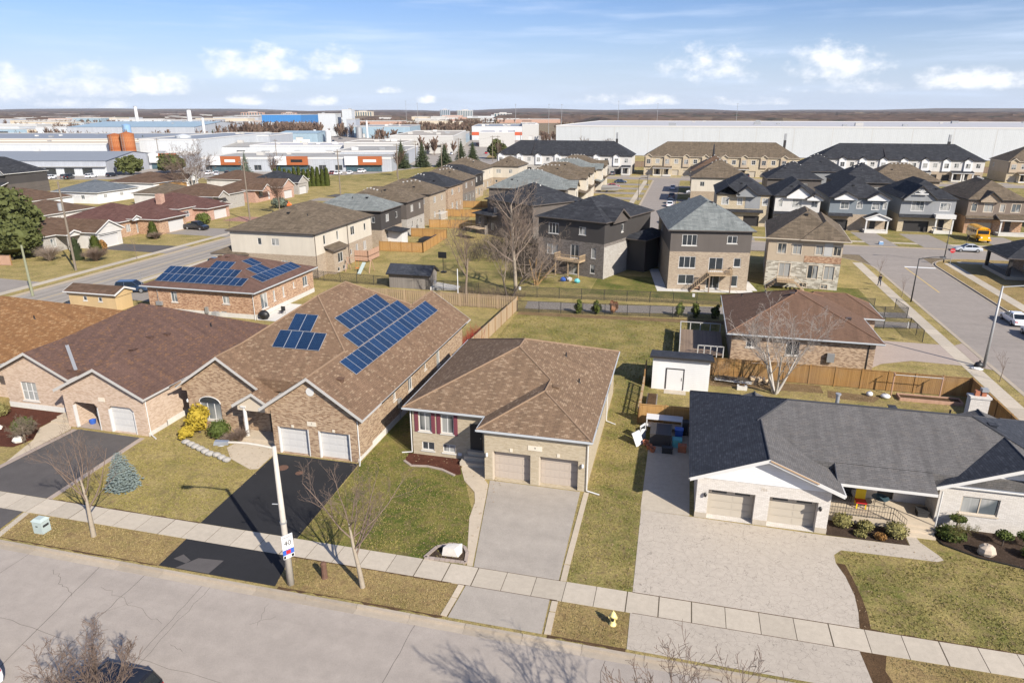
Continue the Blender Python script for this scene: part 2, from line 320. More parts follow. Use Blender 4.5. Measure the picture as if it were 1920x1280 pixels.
def m_mesh(m, c, dens=.35):
    """chain-link: fine wire diamonds let the ground show through"""
    t = m.node_tree; v = _uv(t); sp = nn(t, 'ShaderNodeSeparateXYZ'); t.links.new(v, sp.inputs[0])
    w = .05; a = mth(t, 'ADD', sp.outputs[0], sp.outputs[1]); b = mth(t, 'SUBTRACT', sp.outputs[0], sp.outputs[1])
    la = mth(t, 'LESS_THAN', mth(t, 'FRACT', mth(t, 'DIVIDE', a, w)), dens*.3); lb = mth(t, 'LESS_THAN', mth(t, 'FRACT', mth(t, 'DIVIDE', b, w)), dens*.3)
    k = mth(t, 'MAXIMUM', la, lb); p = nn(t, 'ShaderNodeBsdfPrincipled', Roughness=.5); p.inputs['Base Color'].default_value = (*c, 1); tr = nn(t, 'ShaderNodeBsdfTransparent'); mx = nn(t, 'ShaderNodeMixShader')
    t.links.new(k, mx.inputs[0]); t.links.new(tr.outputs[0], mx.inputs[1]); t.links.new(p.outputs[0], mx.inputs[2]); o = nn(t, 'ShaderNodeOutputMaterial'); t.links.new(mx.outputs[0], o.inputs[0])
# ground
D('grass_lawn', m_grass, (.105,.118,.026), (.31,.245,.095), .37, .57); D('grass_mid', m_grass, (.135,.128,.03), (.345,.27,.11), .32, .54)
D('grass_dry', m_grass, (.16,.135,.04), (.33,.24,.105), .31, .55, (.15,.095,.05), .17); D('grass_green', m_grass, (.08,.10,.018), (.27,.215,.07), .42, .64)
D('field', m_grass, (.13,.10,.065), (.24,.19,.12), .3, .6, (.09,.065,.045), .16, .02)
D('asphalt_street', m_asphalt, (.32,.28,.243), .08, .2); D('asphalt_grey', m_asphalt, (.25,.222,.195), .08, .2)
D('asphalt_left', m_asphalt, (.29,.26,.225), .08, .15, (0, (-89.7,-88.0,-85.6,-83.9), .62)); D('asphalt_right', m_asphalt, (.26,.228,.2), .07, .14)
D('asphalt_black', m_asphalt, (.021,.021,.023), .25, .35, None, .85); D('asphalt_worn', m_asphalt, (.088,.08,.077), .3, .22); D('asphalt_pale', m_asphalt, (.33,.293,.25), .06, .3); D('lot', m_asphalt, (.29,.26,.23), .12, .12)
D('concrete', m_concrete, (.43,.375,.30)); D('concrete_warm', m_concrete, (.47,.395,.30)); D('concrete_pressed', m_concrete, (.40,.35,.29), .08, True); D('concrete_white', m_concrete, (.55,.53,.49)); D('concrete_pink', m_concrete, (.33,.27,.23), .1); D('concrete_kerb', m_concrete, (.36,.305,.24))
D('paver_red', m_brick, (.3,.15,.11), (.36,.2,.15), (.2,.15,.12), .2, .1); D('crack', m_flat, (.07,.055,.045), .95); D('joint', m_flat, (.09,.07,.045), .95); D('soil', m_mulch, (.09,.055,.03)); D('mulch_red', m_mulch, (.085,.033,.022)); D('mulch_dark', m_mulch, (.055,.038,.028)); D('leaf_litter', m_mulch, (.17,.115,.06))
# roofs
D('sh_brown', m_shingle, (.205,.135,.085), (.165,.108,.07), (.33,.235,.155), .13, .15, .3); D('sh_brown2', m_shingle, (.20,.128,.082), (.16,.102,.066), (.31,.22,.145), .1, .15, .3)
D('sh_plum', m_shingle, (.135,.08,.062), (.105,.065,.054), (.19,.105,.062), .12); D('sh_tan', m_shingle, (.24,.125,.055), (.19,.095,.042), (.36,.22,.11), .12); D('sh_grey', m_shingle, (.135,.128,.125), (.11,.105,.103), (.15,.138,.13), .12); D('sh_charcoal', m_shingle, (.047,.052,.065), (.034,.038,.048), (.07,.075,.09), .1)
D('sh_rust', m_shingle, (.165,.098,.066), (.135,.082,.056), (.17,.10,.065), .08); D('sh_redbrown', m_shingle, (.15,.088,.068), (.12,.072,.056), (.15,.085,.065), .08)
BIG = dict(rowh=.3, tab=.9); D('sh_taupe', m_shingle, (.14,.108,.075), (.1,.078,.055), (.18,.14,.1), .1, **BIG); D('sh_slate', m_shingle, (.035,.037,.043), (.024,.025,.03), (.058,.06,.067), .1, **BIG); D('sh_teal', m_shingle, (.185,.198,.19), (.145,.158,.155), (.235,.25,.24), .1, **BIG); D('sh_bronze', m_shingle, (.12,.075,.05), (.095,.06,.04), (.15,.10,.07), .1, **BIG); D('sh_wine', m_shingle, (.12,.06,.05), (.095,.047,.04), (.145,.08,.065), .1, **BIG); D('sh_blue', m_shingle, (.13,.145,.16), (.1,.115,.13), (.16,.175,.19), .1, **BIG)
for k_, c_ in (('brown',(.225,.152,.098)),('plum',(.12,.066,.05)),('tan',(.28,.16,.075)),('grey',(.12,.115,.11)),('charcoal',(.045,.046,.052)),('rust',(.17,.095,.06))): D('cap_'+k_, m_plain, c_, .93, .2, 3, .3)
# walls
D('brick_buff', m_brick, (.385,.32,.225), (.43,.365,.265), (.40,.34,.255), .26, .085, .1); D('brick_tan', m_brick, (.25,.155,.095), (.385,.275,.18), (.35,.285,.21), .26, .085, .35); D('brick_pink', m_brick, (.43,.31,.225), (.51,.39,.30), (.48,.40,.32), .26, .085, .12)
D('brick_orange', m_brick, (.26,.125,.065), (.42,.26,.16), (.45,.38,.3)); D('brick_brown', m_brick, (.24,.155,.10), (.4,.29,.2), (.36,.3,.23)); D('brick_white', m_brick, (.54,.505,.46), (.59,.555,.51), (.44,.40,.36), .26, .085, .04); D('brick_grey', m_brick, (.12,.105,.095), (.18,.16,.145), (.2,.18,.16), .26, .085, .25); D('brick_palegrey', m_brick, (.3,.275,.25), (.38,.36,.33), (.35,.33,.3), .26, .085, .15); D('brick_sand', m_brick, (.29,.225,.165), (.36,.29,.215), (.35,.3,.24), .26, .085, .15); D('brick_rose', m_brick, (.36,.2,.15), (.45,.27,.2), (.42,.33,.27), .26, .085, .2); D('brick_cream', m_brick, (.4,.33,.225), (.48,.405,.29), (.44,.38,.29), .26, .085, .15)
D('stone_grey', m_stone, (.3,.27,.22), (.48,.45,.38), (.36,.33,.28))
for k_, c_ in (('white',(.66,.66,.66)),('cream',(.54,.49,.41)),('charcoal',(.055,.05,.048)),('taupe',(.105,.09,.08)),('tan',(.42,.34,.25)),('grey',(.25,.257,.265)),('blue',(.165,.19,.21)),('brown',(.19,.15,.12)),('dark',(.04,.037,.037)),('pale',(.55,.53,.5))): D('siding_'+k_, m_siding, c_)
D('metal_white', m_siding, (.49,.51,.525), .9, True, .55, .04); D('metal_grey', m_siding, (.36,.38,.42), .8, True); D('metal_blue', m_siding, (.27,.36,.42), 1.0, True); D('metal_cobalt', m_siding, (.05,.2,.46), 3.0, True); D('metal_pale', m_siding, (.38,.40,.43), 1.0, True); D('stucco_beige', m_plain, (.5,.43,.33)); D('stucco_white', m_plain, (.43,.42,.40)); D('roof_membrane', m_plain, (.30,.29,.27), .8, .15, .05); D('roof_metal', m_plain, (.21,.225,.245), .55, .12, .05); D('roof_white', m_plain, (.42,.41,.41), .6, .04, .02); D('roof_gravel', m_plain, (.33,.30,.26), .9, .2, .06)
# trim and things
D('trim_white', m_plain, (.56,.55,.53), .5, .05); D('trim_grey', m_plain, (.44,.425,.40), .5, .08); D('trim_beige', m_plain, (.5,.43,.34), .5, .06); D('trim_brown', m_plain, (.07,.05,.04), .5, .1); D('trim_dark', m_plain, (.035,.032,.032), .5, .1); D('gutter', m_plain, (.44,.46,.47), .4, .08); D('gutter_dark', m_plain, (.10,.085,.075), .45, .08); D('shutter_plum', m_plain, (.16,.045,.06), .6, .1); D('door_mauve', m_plain, (.41,.35,.295), .55, .05); D('door_white', m_plain, (.5,.49,.475), .5, .04); D('door_taupe', m_plain, (.41,.365,.30), .5, .04); D('door_black', m_plain, (.03,.028,.028), .5, .1); D('plaque', m_plain, (.6,.54,.44), .7); D('copper', m_plain, (.4,.27,.16), .6)
D('glass', m_glass); D('glass_curtain', m_glass, (.04,.045,.05), .85); D('glass_pale', m_glass, (.1,.115,.125), .9); D('glass_blue', m_glass, (.05,.09,.11)); D('black', m_flat, (.012,.012,.013), .5); D('dark_metal', m_plain, (.03,.03,.032), .5, .15); D('steel', m_plain, (.4,.41,.42), .4, .1, 2, 0, .6); D('galv', m_plain, (.34,.345,.35), .5, .12, 2, 0, .3); D('pole_concrete', m_concrete, (.5,.46,.4)); D('pole_wood', m_bark, (.14,.115,.09), (.24,.2,.16), 3); D('pole_green', m_bark, (.19,.2,.13), (.27,.27,.19), 3); D('white', m_plain, (.6,.6,.6), .5, .03); D('solar', m_solar); D('aluminium', m_flat, (.62,.63,.65), .35, .6); D('red', m_flat, (.5,.02,.025), .45); D('blue', m_flat, (.03,.1,.4), .45); D('yellow', m_flat, (.75,.5,.02), .45); D('hydrant_yellow', m_plain, (.72,.6,.25), .5, .08); D('orange', m_flat, (.6,.16,.03), .5); D('green', m_flat, (.05,.2,.06), .5); D('teal', m_flat, (.1,.4,.42), .5); D('terracotta', m_plain, (.35,.13,.07), .8); D('lamp_glass', m_flat, (.6,.62,.65), .15); D('skin', m_flat, (.45,.28,.2), .6); D('rust', m_rust); D('wood_gold', m_wood, (.30,.165,.055), (.44,.26,.10), .14, .12); D('wood_fence', m_wood, (.20,.105,.035), (.36,.21,.08), .14, .35); D('wood_pale', m_wood, (.30,.21,.125), (.45,.34,.22), .14, .3); D('wood_pink', m_wood, (.33,.2,.14), (.45,.29,.21), .14); D('wood_grey', m_wood, (.15,.135,.12), (.25,.225,.2), .14); D('wood_deck', m_wood, (.17,.12,.09), (.27,.2,.15), .14); D('firewood', m_plain, (.55,.42,.27), .8, .25, 6); D('rock_white', m_plain, (.62,.58,.52), .85, .2, 3, .6); D('rock_grey', m_plain, (.33,.31,.28), .9, .3, 3, .7); D('rock_tan', m_plain, (.45,.37,.29), .9, .15, 3, .5); D('util_green', m_plain, (.36,.42,.405), .5, .06); D('util_blue', m_plain, (.2,.33,.5), .5, .06)
D('bark', m_bark, (.13,.10,.075), (.25,.2,.15)); D('bark_pale', m_bark, (.22,.18,.13), (.36,.31,.25)); D('birch', m_bark, (.3,.27,.23), (.5,.47,.43), 5); D('bark_dark', m_bark, (.06,.048,.04), (.12,.098,.08)); D('bark_orange', m_bark, (.24,.15,.07), (.36,.24,.12)); D('twig', m_bark, (.13,.095,.075), (.23,.17,.135)); D('twig_pale', m_bark, (.19,.145,.115), (.30,.24,.19)); D('twig_red', m_bark, (.3,.04,.035), (.4,.08,.06)); D('twig_far', m_bark, (.115,.075,.055), (.18,.125,.095), .3)
D('needle_blue', m_leaf, (.11,.14,.13), (.21,.25,.235)); D('needle', m_leaf, (.03,.042,.018), (.065,.08,.035)); D('needle_pine', m_leaf, (.055,.065,.02), (.11,.12,.04)); D('cedar', m_leaf, (.05,.065,.012), (.1,.12,.028)); D('cedar_gold', m_leaf, (.22,.17,.02), (.46,.33,.04)); D('cedar_brown', m_leaf, (.2,.1,.03), (.3,.17,.06)); D('yew', m_leaf, (.045,.065,.012), (.085,.105,.025)); D('juniper', m_leaf, (.13,.12,.04), (.24,.21,.08)); D('leaf_rust', m_leaf, (.17,.08,.045), (.28,.15,.085)); D('spruce_grey', m_leaf, (.07,.085,.06), (.14,.16,.12))
for k_, c_ in (('white',(.75,.76,.78)),('silver',(.45,.48,.52)),('black',(.012,.012,.014)),('red',(.4,.015,.025)),('orange',(.75,.13,.01)),('navy',(.02,.04,.08)),('grey',(.12,.125,.135)),('bus',(.75,.36,.005)),('teal',(.02,.09,.14)),('maroon',(.12,.02,.02))): D('car_'+k_, m_paint, c_)
D('tyre', m_flat, (.018,.018,.018), .85); D('rim', m_flat, (.42,.43,.45), .35, .7); D('car_glass', m_flat, (.012,.016,.02), .05); D('head_lamp', m_flat, (.7,.72,.74), .1); D('tail_lamp', m_flat, (.4,.01,.01), .2); D('marking_white', m_plain, (.7,.7,.68), .8, .12, 2); D('marking_yellow', m_plain, (.5,.36,.14), .8, .15, 2); D('cloth_black', m_flat, (.015,.015,.017), .9); D('cloth_denim', m_flat, (.04,.05,.075), .9); D('hair', m_flat, (.02,.015,.012), .8)
D('copper_panel', m_plain, (.33,.10,.035), .5, .15, .4); D('red_band', m_plain, (.45,.09,.04))
D('trunk_brown', m_bark, (.09,.05,.035), (.17,.10,.075)); D('glass_green', m_glass, (.03,.07,.055)); D('chain', m_mesh, (.03,.03,.03), .7)
def m_haze(m, dens, c):
    t = m.node_tree; v = nn(t, 'ShaderNodeVolumePrincipled', Density=dens, Anisotropy=0.0); v.inputs['Color'].default_value = (*c, 1); o = nn(t, 'ShaderNodeOutputMaterial'); t.links.new(v.outputs[0], o.inputs['Volume'])
D('haze', m_haze, .000028, (.86,.93,1.0))
D('blade', m_leaf, (.105,.12,.022), (.36,.28,.105), .5); D('blade_dry', m_leaf, (.17,.14,.05), (.38,.29,.15), .6); D('dead_leaf', m_leaf, (.16,.10,.05), (.40,.30,.19), 4)
def m_wood_far(m, c1, c2, c3):
    t = m.node_tree; v = _pos(t); a = _noise(t, v, .004, 5, .65, .5); b = _noise(t, v, .03, 4, .7); e = _noise(t, v, .0011, 4, .6)
    col = mixc(t, ramp(t, b, [(.3, 0.0), (.7, 1.0)]), c1, c2); col = mixc(t, ramp(t, a, [(.54, 0.0), (.62, .85)]), col, (.035,.042,.03)); col = mixc(t, ramp(t, e, [(.56, 0.0), (.62, .7)]), col, c3); _out(m, col, .95, None, spec=.1)
D('wood_far', m_wood_far, (.055,.04,.037), (.12,.088,.075), (.18,.145,.1)); D('wood_mid', m_wood_far, (.065,.045,.036), (.145,.10,.075), (.19,.155,.105))
D('boat_cover', m_plain, (.19,.18,.17))
D('birch_twig', m_bark, (.26,.22,.185), (.44,.4,.36), 3)
# ---------------------------------------------------------------- building kit
class WL:
    """a wall line A->B with its outward side on the right"""
    def __init__(s, A, B):
        s.A = A; dx, dy = B[0]-A[0], B[1]-A[1]; s.L = math.hypot(dx, dy); s.d = (dx/s.L, dy/s.L); s.n = (s.d[1], -s.d[0]); s.ang = math.atan2(dy, dx)
    def P(s, t, z, o=0): return (s.A[0]+s.d[0]*t+s.n[0]*o, s.A[1]+s.d[1]*t+s.n[1]*o, z)
def obox(m, w, t0, t1, z0, z1, o0, o1, mat=0):
    m.hexa([w.P(t0,z0,o1), w.P(t1,z0,o1), w.P(t1,z0,o0), w.P(t0,z0,o0), w.P(t0,z1,o1), w.P(t1,z1,o1), w.P(t1,z1,o0), w.P(t0,z1,o0)], mat)
def wall_face(m, w, z0, z1, ops, mat=0):
    """ops: (t0,t1,zb,zt,depth) openings with reveals"""
    ts = sorted({0, w.L, *[x for o in ops for x in o[:2]]}); zs = sorted({z0, z1, *[x for o in ops for x in (o[2], o[3])]})
    for a, b in zip(ts, ts[1:]):
        for c, d in zip(zs, zs[1:]):
            tm, zm = (a+b)/2, (c+d)/2
            if any(o[0] < tm < o[1] and o[2] < zm < o[3] for o in ops): continue
            m.poly([w.P(a,c), w.P(b,c), w.P(b,d), w.P(a,d)], mat)
    for a, b, c, d, q in ops:
        m.poly([w.P(a,c), w.P(b,c), w.P(b,c,-q), w.P(a,c,-q)], mat); m.poly([w.P(a,d,-q), w.P(b,d,-q), w.P(b,d), w.P(a,d)], mat)
        m.poly([w.P(a,c,-q), w.P(a,d,-q), w.P(a,d), w.P(a,c)], mat); m.poly([w.P(b,c), w.P(b,d), w.P(b,d,-q), w.P(b,c,-q)], mat)
def window(root, w, t0, t1, zb, zt, depth=.08, fm='trim_white', gm='glass', nx=2, nz=1, sill=None, fw=.07, name='window', arch=False, trim=None):
    m = MB(); o0, o1 = -depth-.02, -depth+.035
    obox(m, w, t0, t1, zb, zb+fw, o0, o1); obox(m, w, t0, t1, zt-fw, zt, o0, o1); obox(m, w, t0, t0+fw, zb+fw, zt-fw, o0, o1); obox(m, w, t1-fw, t1, zb+fw, zt-fw, o0, o1)
    for i in range(1, nx): x = t0+(t1-t0)*i/nx; obox(m, w, x-fw*.45, x+fw*.45, zb+fw, zt-fw, o0, o1-.004)
    for i in range(1, nz): z = zb+(zt-zb)*i/nz; obox(m, w, t0+fw, t1-fw, z-fw*.35, z+fw*.35, o0, o1-.008)
    if trim:
        k = trim; q = .03
        obox(m, w, t0-k, t1+k, zt+.002, zt+k, .001, q); obox(m, w, t0-k, t1+k, zb-k, zb-.002, .001, q); obox(m, w, t0-k, t0-.002, zb, zt, .001, q); obox(m, w, t1+.002, t1+k, zb, zt, .001, q)
    f = m.build(name, fm, root)
    p = MB(); p.poly([w.P(t0+.01, zb+.01, -depth), w.P(t1-.01, zb+.01, -depth), w.P(t1-.01, zt-.01, -depth), w.P(t0+.01, zt-.01, -depth)]); p.build('pane', gm, f)
    if sill: s = MB(); obox(s, w, t0-.08, t1+.08, zb-.1, zb-.004, -depth+.04, .06); s.build('sill', sill, f)
    return f
def garage(root, w, t0, t1, zb, zt, depth=.25, dm='door_white', rows=4, cols=4, wins=0, panels=True):
    m = MB(); obox(m, w, t0+.01, t1-.01, zb, zt-.005, -depth-.06, -depth-.01); g = m.build('garage_door', dm, root); h = (zt-zb)/rows
    if panels:
        for r in range(rows):
            q = MB(); a, b = zb+r*h+.012, zb+(r+1)*h-.012; obox(q, w, t0+.03, t1-.03, a, b, -depth-.012, -depth+.015)
            cw = (t1-t0-.06)/cols
            if not (wins and r == rows-1):
                for c in range(cols): x = t0+.03+c*cw; obox(q, w, x+cw*.1, x+cw*.9, a+h*.16, b-h*.16, -depth+.014, -depth+.026)
            pq = q.build('panel', dm, g)
            if wins and r == rows-1:
                for c in range(wins): x0 = t0+(t1-t0)*(c+.18)/wins; x1 = t0+(t1-t0)*(c+.82)/wins; k = MB(); obox(k, w, x0, x1, a+h*.12, b-h*.12, -depth+.016, -depth+.03); k.build('door_window', 'glass', g)
    return g
def door(root, w, t0, t1, zb, zt, depth=.12, dm='door_black', glass=None):
    m = MB(); obox(m, w, t0, t1, zb, zt, -depth-.05, -depth); d = m.build('door', dm, root)
    h = MB(); obox(h, w, t1-.14, t1-.09, zb+.95, zb+1.05, -depth+.001, -depth+.05); h.build('handle', 'steel', d)
    if glass: k = MB(); obox(k, w, t0+.2, t1-.25, zb+1.0, zt-.2, -depth+.001, -depth+.015); k.build('pane', glass, d)
    return d
def sides(x0, x1, y0, y1): return {'s': WL((x0,y0),(x1,y0)), 'e': WL((x1,y0),(x1,y1)), 'n': WL((x1,y1),(x0,y1)), 'w': WL((x0,y1),(x0,y0))}
def body(root, x0, x1, y0, y1, z0, levels, ops={}, fm='trim_white', gm='glass', depth=.08, sill='concrete_white', name='wall', trim=None, gdepth=.25, skip=''):
    """levels: [(top z, material)...]; ops per side: ('w',centre,width,zb,zt[,nx[,nz]]) ('g',centre,width,zt[,mat]) ('d',centre,width,zb,zt[,mat]) ('h',centre,width,zb,zt,depth) bare opening"""
    ss = sides(x0, x1, y0, y1); zb0 = z0
    for zt0, mat in levels:
        m = MB()
        for k, w in ss.items():
            if k in skip: continue
            oo = []
            for o in ops.get(k, []):
                t0, t1 = o[1]-o[2]/2, o[1]+o[2]/2
                za, zb, q = {'w': lambda: (o[3], o[4], depth+.03), 'g': lambda: (z0+.02, o[3], gdepth+.07), 'd': lambda: (o[3], o[4], .18), 'h': lambda: (o[3], o[4], o[5])}[o[0]]()
                if zb0 <= (za+zb)/2 < zt0: oo.append((t0, t1, max(za, zb0), min(zb, zt0), q))
            wall_face(m, w, zb0, zt0, oo)
        m.build(name, mat, root); zb0 = zt0
    for k, w in ss.items():
        for o in ops.get(k, []):
            t0, t1 = o[1]-o[2]/2, o[1]+o[2]/2
            if o[0] == 'w': window(root, w, t0, t1, o[3], o[4], depth, fm, gm, o[5] if len(o) > 5 else 2, o[6] if len(o) > 6 else 1, sill, trim=trim)
            elif o[0] == 'g': garage(root, w, t0, t1, z0+.02, o[3], gdepth, *(o[4:]))
            elif o[0] == 'd': door(root, w, t0, t1, o[3], o[4], .14, *(o[5:]))
    return ss
TH_F = .2
def clip_y(p, yc):
    out = []
    for a, b in zip(p, p[1:]+p[:1]):
        if a[1] >= yc: out.append(a)
        if (a[1] >= yc) != (b[1] >= yc): f = (yc-a[1])/(b[1]-a[1]); out.append(tuple(a[i]+(b[i]-a[i])*f for i in range(3)))
    return out
def roof(root, comps, mat, fas='gutter', cap=None, gable=None, over=.4, name='roof'):
    """comps: ('hip',x0,x1,y0,y1,ze,slope) | ('gy'/'gx',x0,x1,y0,y1,ze,slope,ends) | ('lean',x0,x1,y0,y1,ze,slope,high side).  Returns height function."""
    m = MB(); f = MB(); c = MB(); gs = []; fn = []; caps = []
    for k, q in enumerate(comps):
        typ, x0, x1, y0, y1, ze, s = q[:7]; ze = ze - .004*k; T = TH_F
        if typ == 'hip':
            wx, wy = x1-x0, y1-y0; h = min(wx, wy)/2; zr = ze+h*s
            E = [(x0,y0,ze),(x1,y0,ze),(x1,y1,ze),(x0,y1,ze)]
            Rg = [((x0+x1)/2, y0+h, zr), ((x0+x1)/2, y1-h, zr)] if wy >= wx else [(x0+h, (y0+y1)/2, zr), (x1-h, (y0+y1)/2, zr)]
            flat = (Vector(Rg[0])-Vector(Rg[1])).length < .02
            if wy >= wx: fs = [[E[0],E[1],Rg[0]], [E[1],E[2],Rg[1],Rg[0]], [E[2],E[3],Rg[1]], [E[3],E[0],Rg[0],Rg[1]]]; hips = [(E[0],Rg[0]),(E[1],Rg[0]),(E[2],Rg[1]),(E[3],Rg[1])]
            else: fs = [[E[0],E[1],Rg[1],Rg[0]], [E[1],E[2],Rg[1]], [E[2],E[3],Rg[0],Rg[1]], [E[3],E[0],Rg[0]]]; hips = [(E[0],Rg[0]),(E[3],Rg[0]),(E[1],Rg[1]),(E[2],Rg[1])]
            if flat: fs = [[E[i], E[(i+1) % 4], Rg[0]] for i in range(4)]
            yc = q[7] if len(q) > 7 else None
            for p in fs:
                if yc is not None: p = clip_y(p, yc)
                if len(p) > 2: m.poly(p)
            if yc is not None: k_ = yc-y0; m.poly([(x0+.3,yc,ze+.01),(x1-.3,yc,ze+.01),(x1-k_,yc,ze+s*k_),(x0+k_,yc,ze+s*k_)])
            for i in range(4 if yc is None else 0): a, b = E[i], E[(i+1) % 4]; f.poly([(a[0],a[1],ze-T), (b[0],b[1],ze-T), (b[0],b[1],ze-.002), (a[0],a[1],ze-.002)])
            f.poly([(x, max(y, yc or -1e9), ze-T) for x, y, z in reversed(E)])
            caps += hips + ([] if flat else [tuple(Rg)])
            gut = .07
            for a, b in (((0,1),(1,2),(2,3),(3,0)) if yc is None else ((1,2),(2,3),(3,0))):
                A, B_ = [(p[0], max(p[1], yc or -1e9)) for p in (E[a], E[b])]; w = WL(A, B_); obox(f, w, -.05, w.L+.05, ze-.13, ze-.012, .004, gut)
            fn.append(lambda x, y, x0=x0, x1=x1, y0=y0, y1=y1, ze=ze, s=s, yc=yc: ze+s*min(x-x0, x1-x, y-y0, y1-y) if yc is None or y >= yc else -9)
        elif typ in ('gy', 'gx'):
            sw = typ == 'gx'; a0, a1, b0, b1 = (y0, y1, x0, x1) if sw else (x0, x1, y0, y1)     # a across, b along the ridge
            P = (lambda a, b, z: (b, a, z)) if sw else (lambda a, b, z: (a, b, z)); am = (a0+a1)/2; zr = ze+(am-a0)*s
            def face(mm, pts):
                mm.poly(pts if not sw else pts[::-1])
            for e0 in (a0, a1):
                lo = [P(e0,b0,ze), P(am,b0,zr), P(am,b1,zr), P(e0,b1,ze)]
                if e0 == a1: lo = [P(am,b0,zr), P(e0,b0,ze), P(e0,b1,ze), P(am,b1,zr)]
                face(m, lo); face(f, [(x, y, z-T) for x, y, z in reversed(lo)])
                sg = -1 if e0 == a0 else 1
                face(f, [P(e0,b1 if sg < 0 else b0,ze-T), P(e0,b0 if sg < 0 else b1,ze-T), P(e0,b0 if sg < 0 else b1,ze-.002), P(e0,b1 if sg < 0 else b0,ze-.002)])
                w = WL(P(e0, b1 if sg < 0 else b0, 0)[:2], P(e0, b0 if sg < 0 else b1, 0)[:2]) if not sw else WL(P(e0, b0 if sg < 0 else b1, 0)[:2], P(e0, b1 if sg < 0 else b0, 0)[:2])
                obox(f, w, .0, w.L, ze-.13, ze-.012, .004, .07)
                for bb, q2 in [z_[:2] for z_ in ((b0, -.03, 'a'), (b1, .03, 'b')) if z_[2] in (q[7] if len(q) > 7 else 'ab')]:          # rake boards, a little proud of the shingles' edge
                    f.hexa([P(e0,bb+min(q2,0),ze-T-.03), P(am,bb+min(q2,0),zr-T-.03), P(am,bb+max(q2,0),zr-T-.03), P(e0,bb+max(q2,0),ze-T-.03), P(e0,bb+min(q2,0),ze+.02), P(am,bb+min(q2,0),zr+.02), P(am,bb+max(q2,0),zr+.02), P(e0,bb+max(q2,0),ze+.02)])
            caps.append((P(am,b0,zr), P(am,b1,zr)))
            ends = q[7] if len(q) > 7 else 'ab'
            for ch, bb, sg in (('a', b0+over-.006, 1), ('b', b1-over+.006, -1)):
                if ch in ends:
                    tri = [P(a0+.25,bb,ze-T-.05+.25*s), P(a1-.25,bb,ze-T-.05+.25*s), P(am,bb,zr-T-.05)]; base = [P(a0+.25,bb,ze-T-.3), P(a1-.25,bb,ze-T-.3)]
                    pl = [base[0], base[1], tri[1], tri[2], tri[0]]; pl = pl if (sg > 0) != sw else pl[::-1]; g = MB(); g.poly(pl); gs.append(g)
            fn.append((lambda x, y, a0=a0, a1=a1, b0=b0, b1=b1, ze=ze, s=s, sw=sw: (lambda a, b: ze+s*min(a-a0, a1-a) if b0 <= b <= b1 else -9)(*((y, x) if sw else (x, y)))))
        elif typ == 'lean':
            hi = q[7]; dz = s*((y1-y0) if hi in 'ns' else (x1-x0)); zz = {'n': (0,0,1,1), 's': (1,1,0,0), 'e': (0,1,1,0), 'w': (1,0,0,1)}[hi]
            top = [(x, y, ze+dz*zz[i]) for i, (x, y) in enumerate(((x0,y0),(x1,y0),(x1,y1),(x0,y1)))]
            m.poly(top); f.poly([(x, y, z-T) for x, y, z in reversed(top)])
            for i in range(4): a, b = top[i], top[(i+1) % 4]; f.poly([(a[0],a[1],a[2]-T), (b[0],b[1],b[2]-T), (b[0],b[1],b[2]-.002), (a[0],a[1],a[2]-.002)])
            fn.append(lambda x, y: -9)
    o = m.build(name, mat, root); f.build('fascia', fas, root)
    zf = lambda x, y: max(h(x, y) for h in fn)
    for a, b in (caps if cap else ()):          # keep a cap only where it lies on a real crest of the joined roof
        A, B = Vector(a), Vector(b); d = (B-A); n = max(2, int(d.length/.5)); pr = Vector((-d.y, d.x, 0)).normalized()*.3; ok = []
        for i in range(n):
            q = A+d*((i+.5)/n); ok.append(all(zf(q.x+e*pr.x, q.y+e*pr.y) < q.z-.03 for e in (1, -1)))
        i = 0
        while i < n:
            if ok[i]:
                j = i
                while j < n and ok[j]: j += 1
                c = MB(); c.tube(A+d*(i/n), A+d*(j/n), .075, .075, 6); c.build('ridge_cap', cap, root); i = j
            else: i += 1
    if gable:
        for g in gs: g.build('gable_wall', gable, root)
    return zf
def vent(root, zf, x, y, kind='box', mat='trim_brown'):
    z = zf(x, y); m = MB()
    if kind == 'box': m.box(x-.2, x+.2, y-.2, y+.2, z-.15, z+.16); m.box(x-.26, x+.26, y-.26, y+.26, z+.161, z+.2); m.build('roof_vent', mat, root)
    elif kind == 'flue': m.tube((x,y,z-.3), (x,y,z+.7), .13, .13, 10); m.tube((x,y,z+.7), (x,y,z+.8), .19, .19, 10); m.build('flue_pipe', 'galv', root)
    else: m.tube((x,y,z-.2), (x,y,z+.32), .06, .06, 8); m.tube((x,y,z-.1), (x,y,z+.06), .14, .08, 8); m.build('vent_pipe', 'black', root)
def downspout(root, x, y, zt, dx=0, dy=-.5, mat='trim_white'):
    m = MB(); m.tube((x,y,zt), (x,y,.15), .045, .045, 6); m.tube((x,y,.15), (x+dx, y+dy, .05), .045, .05, 6); m.build('downspout', mat, root)
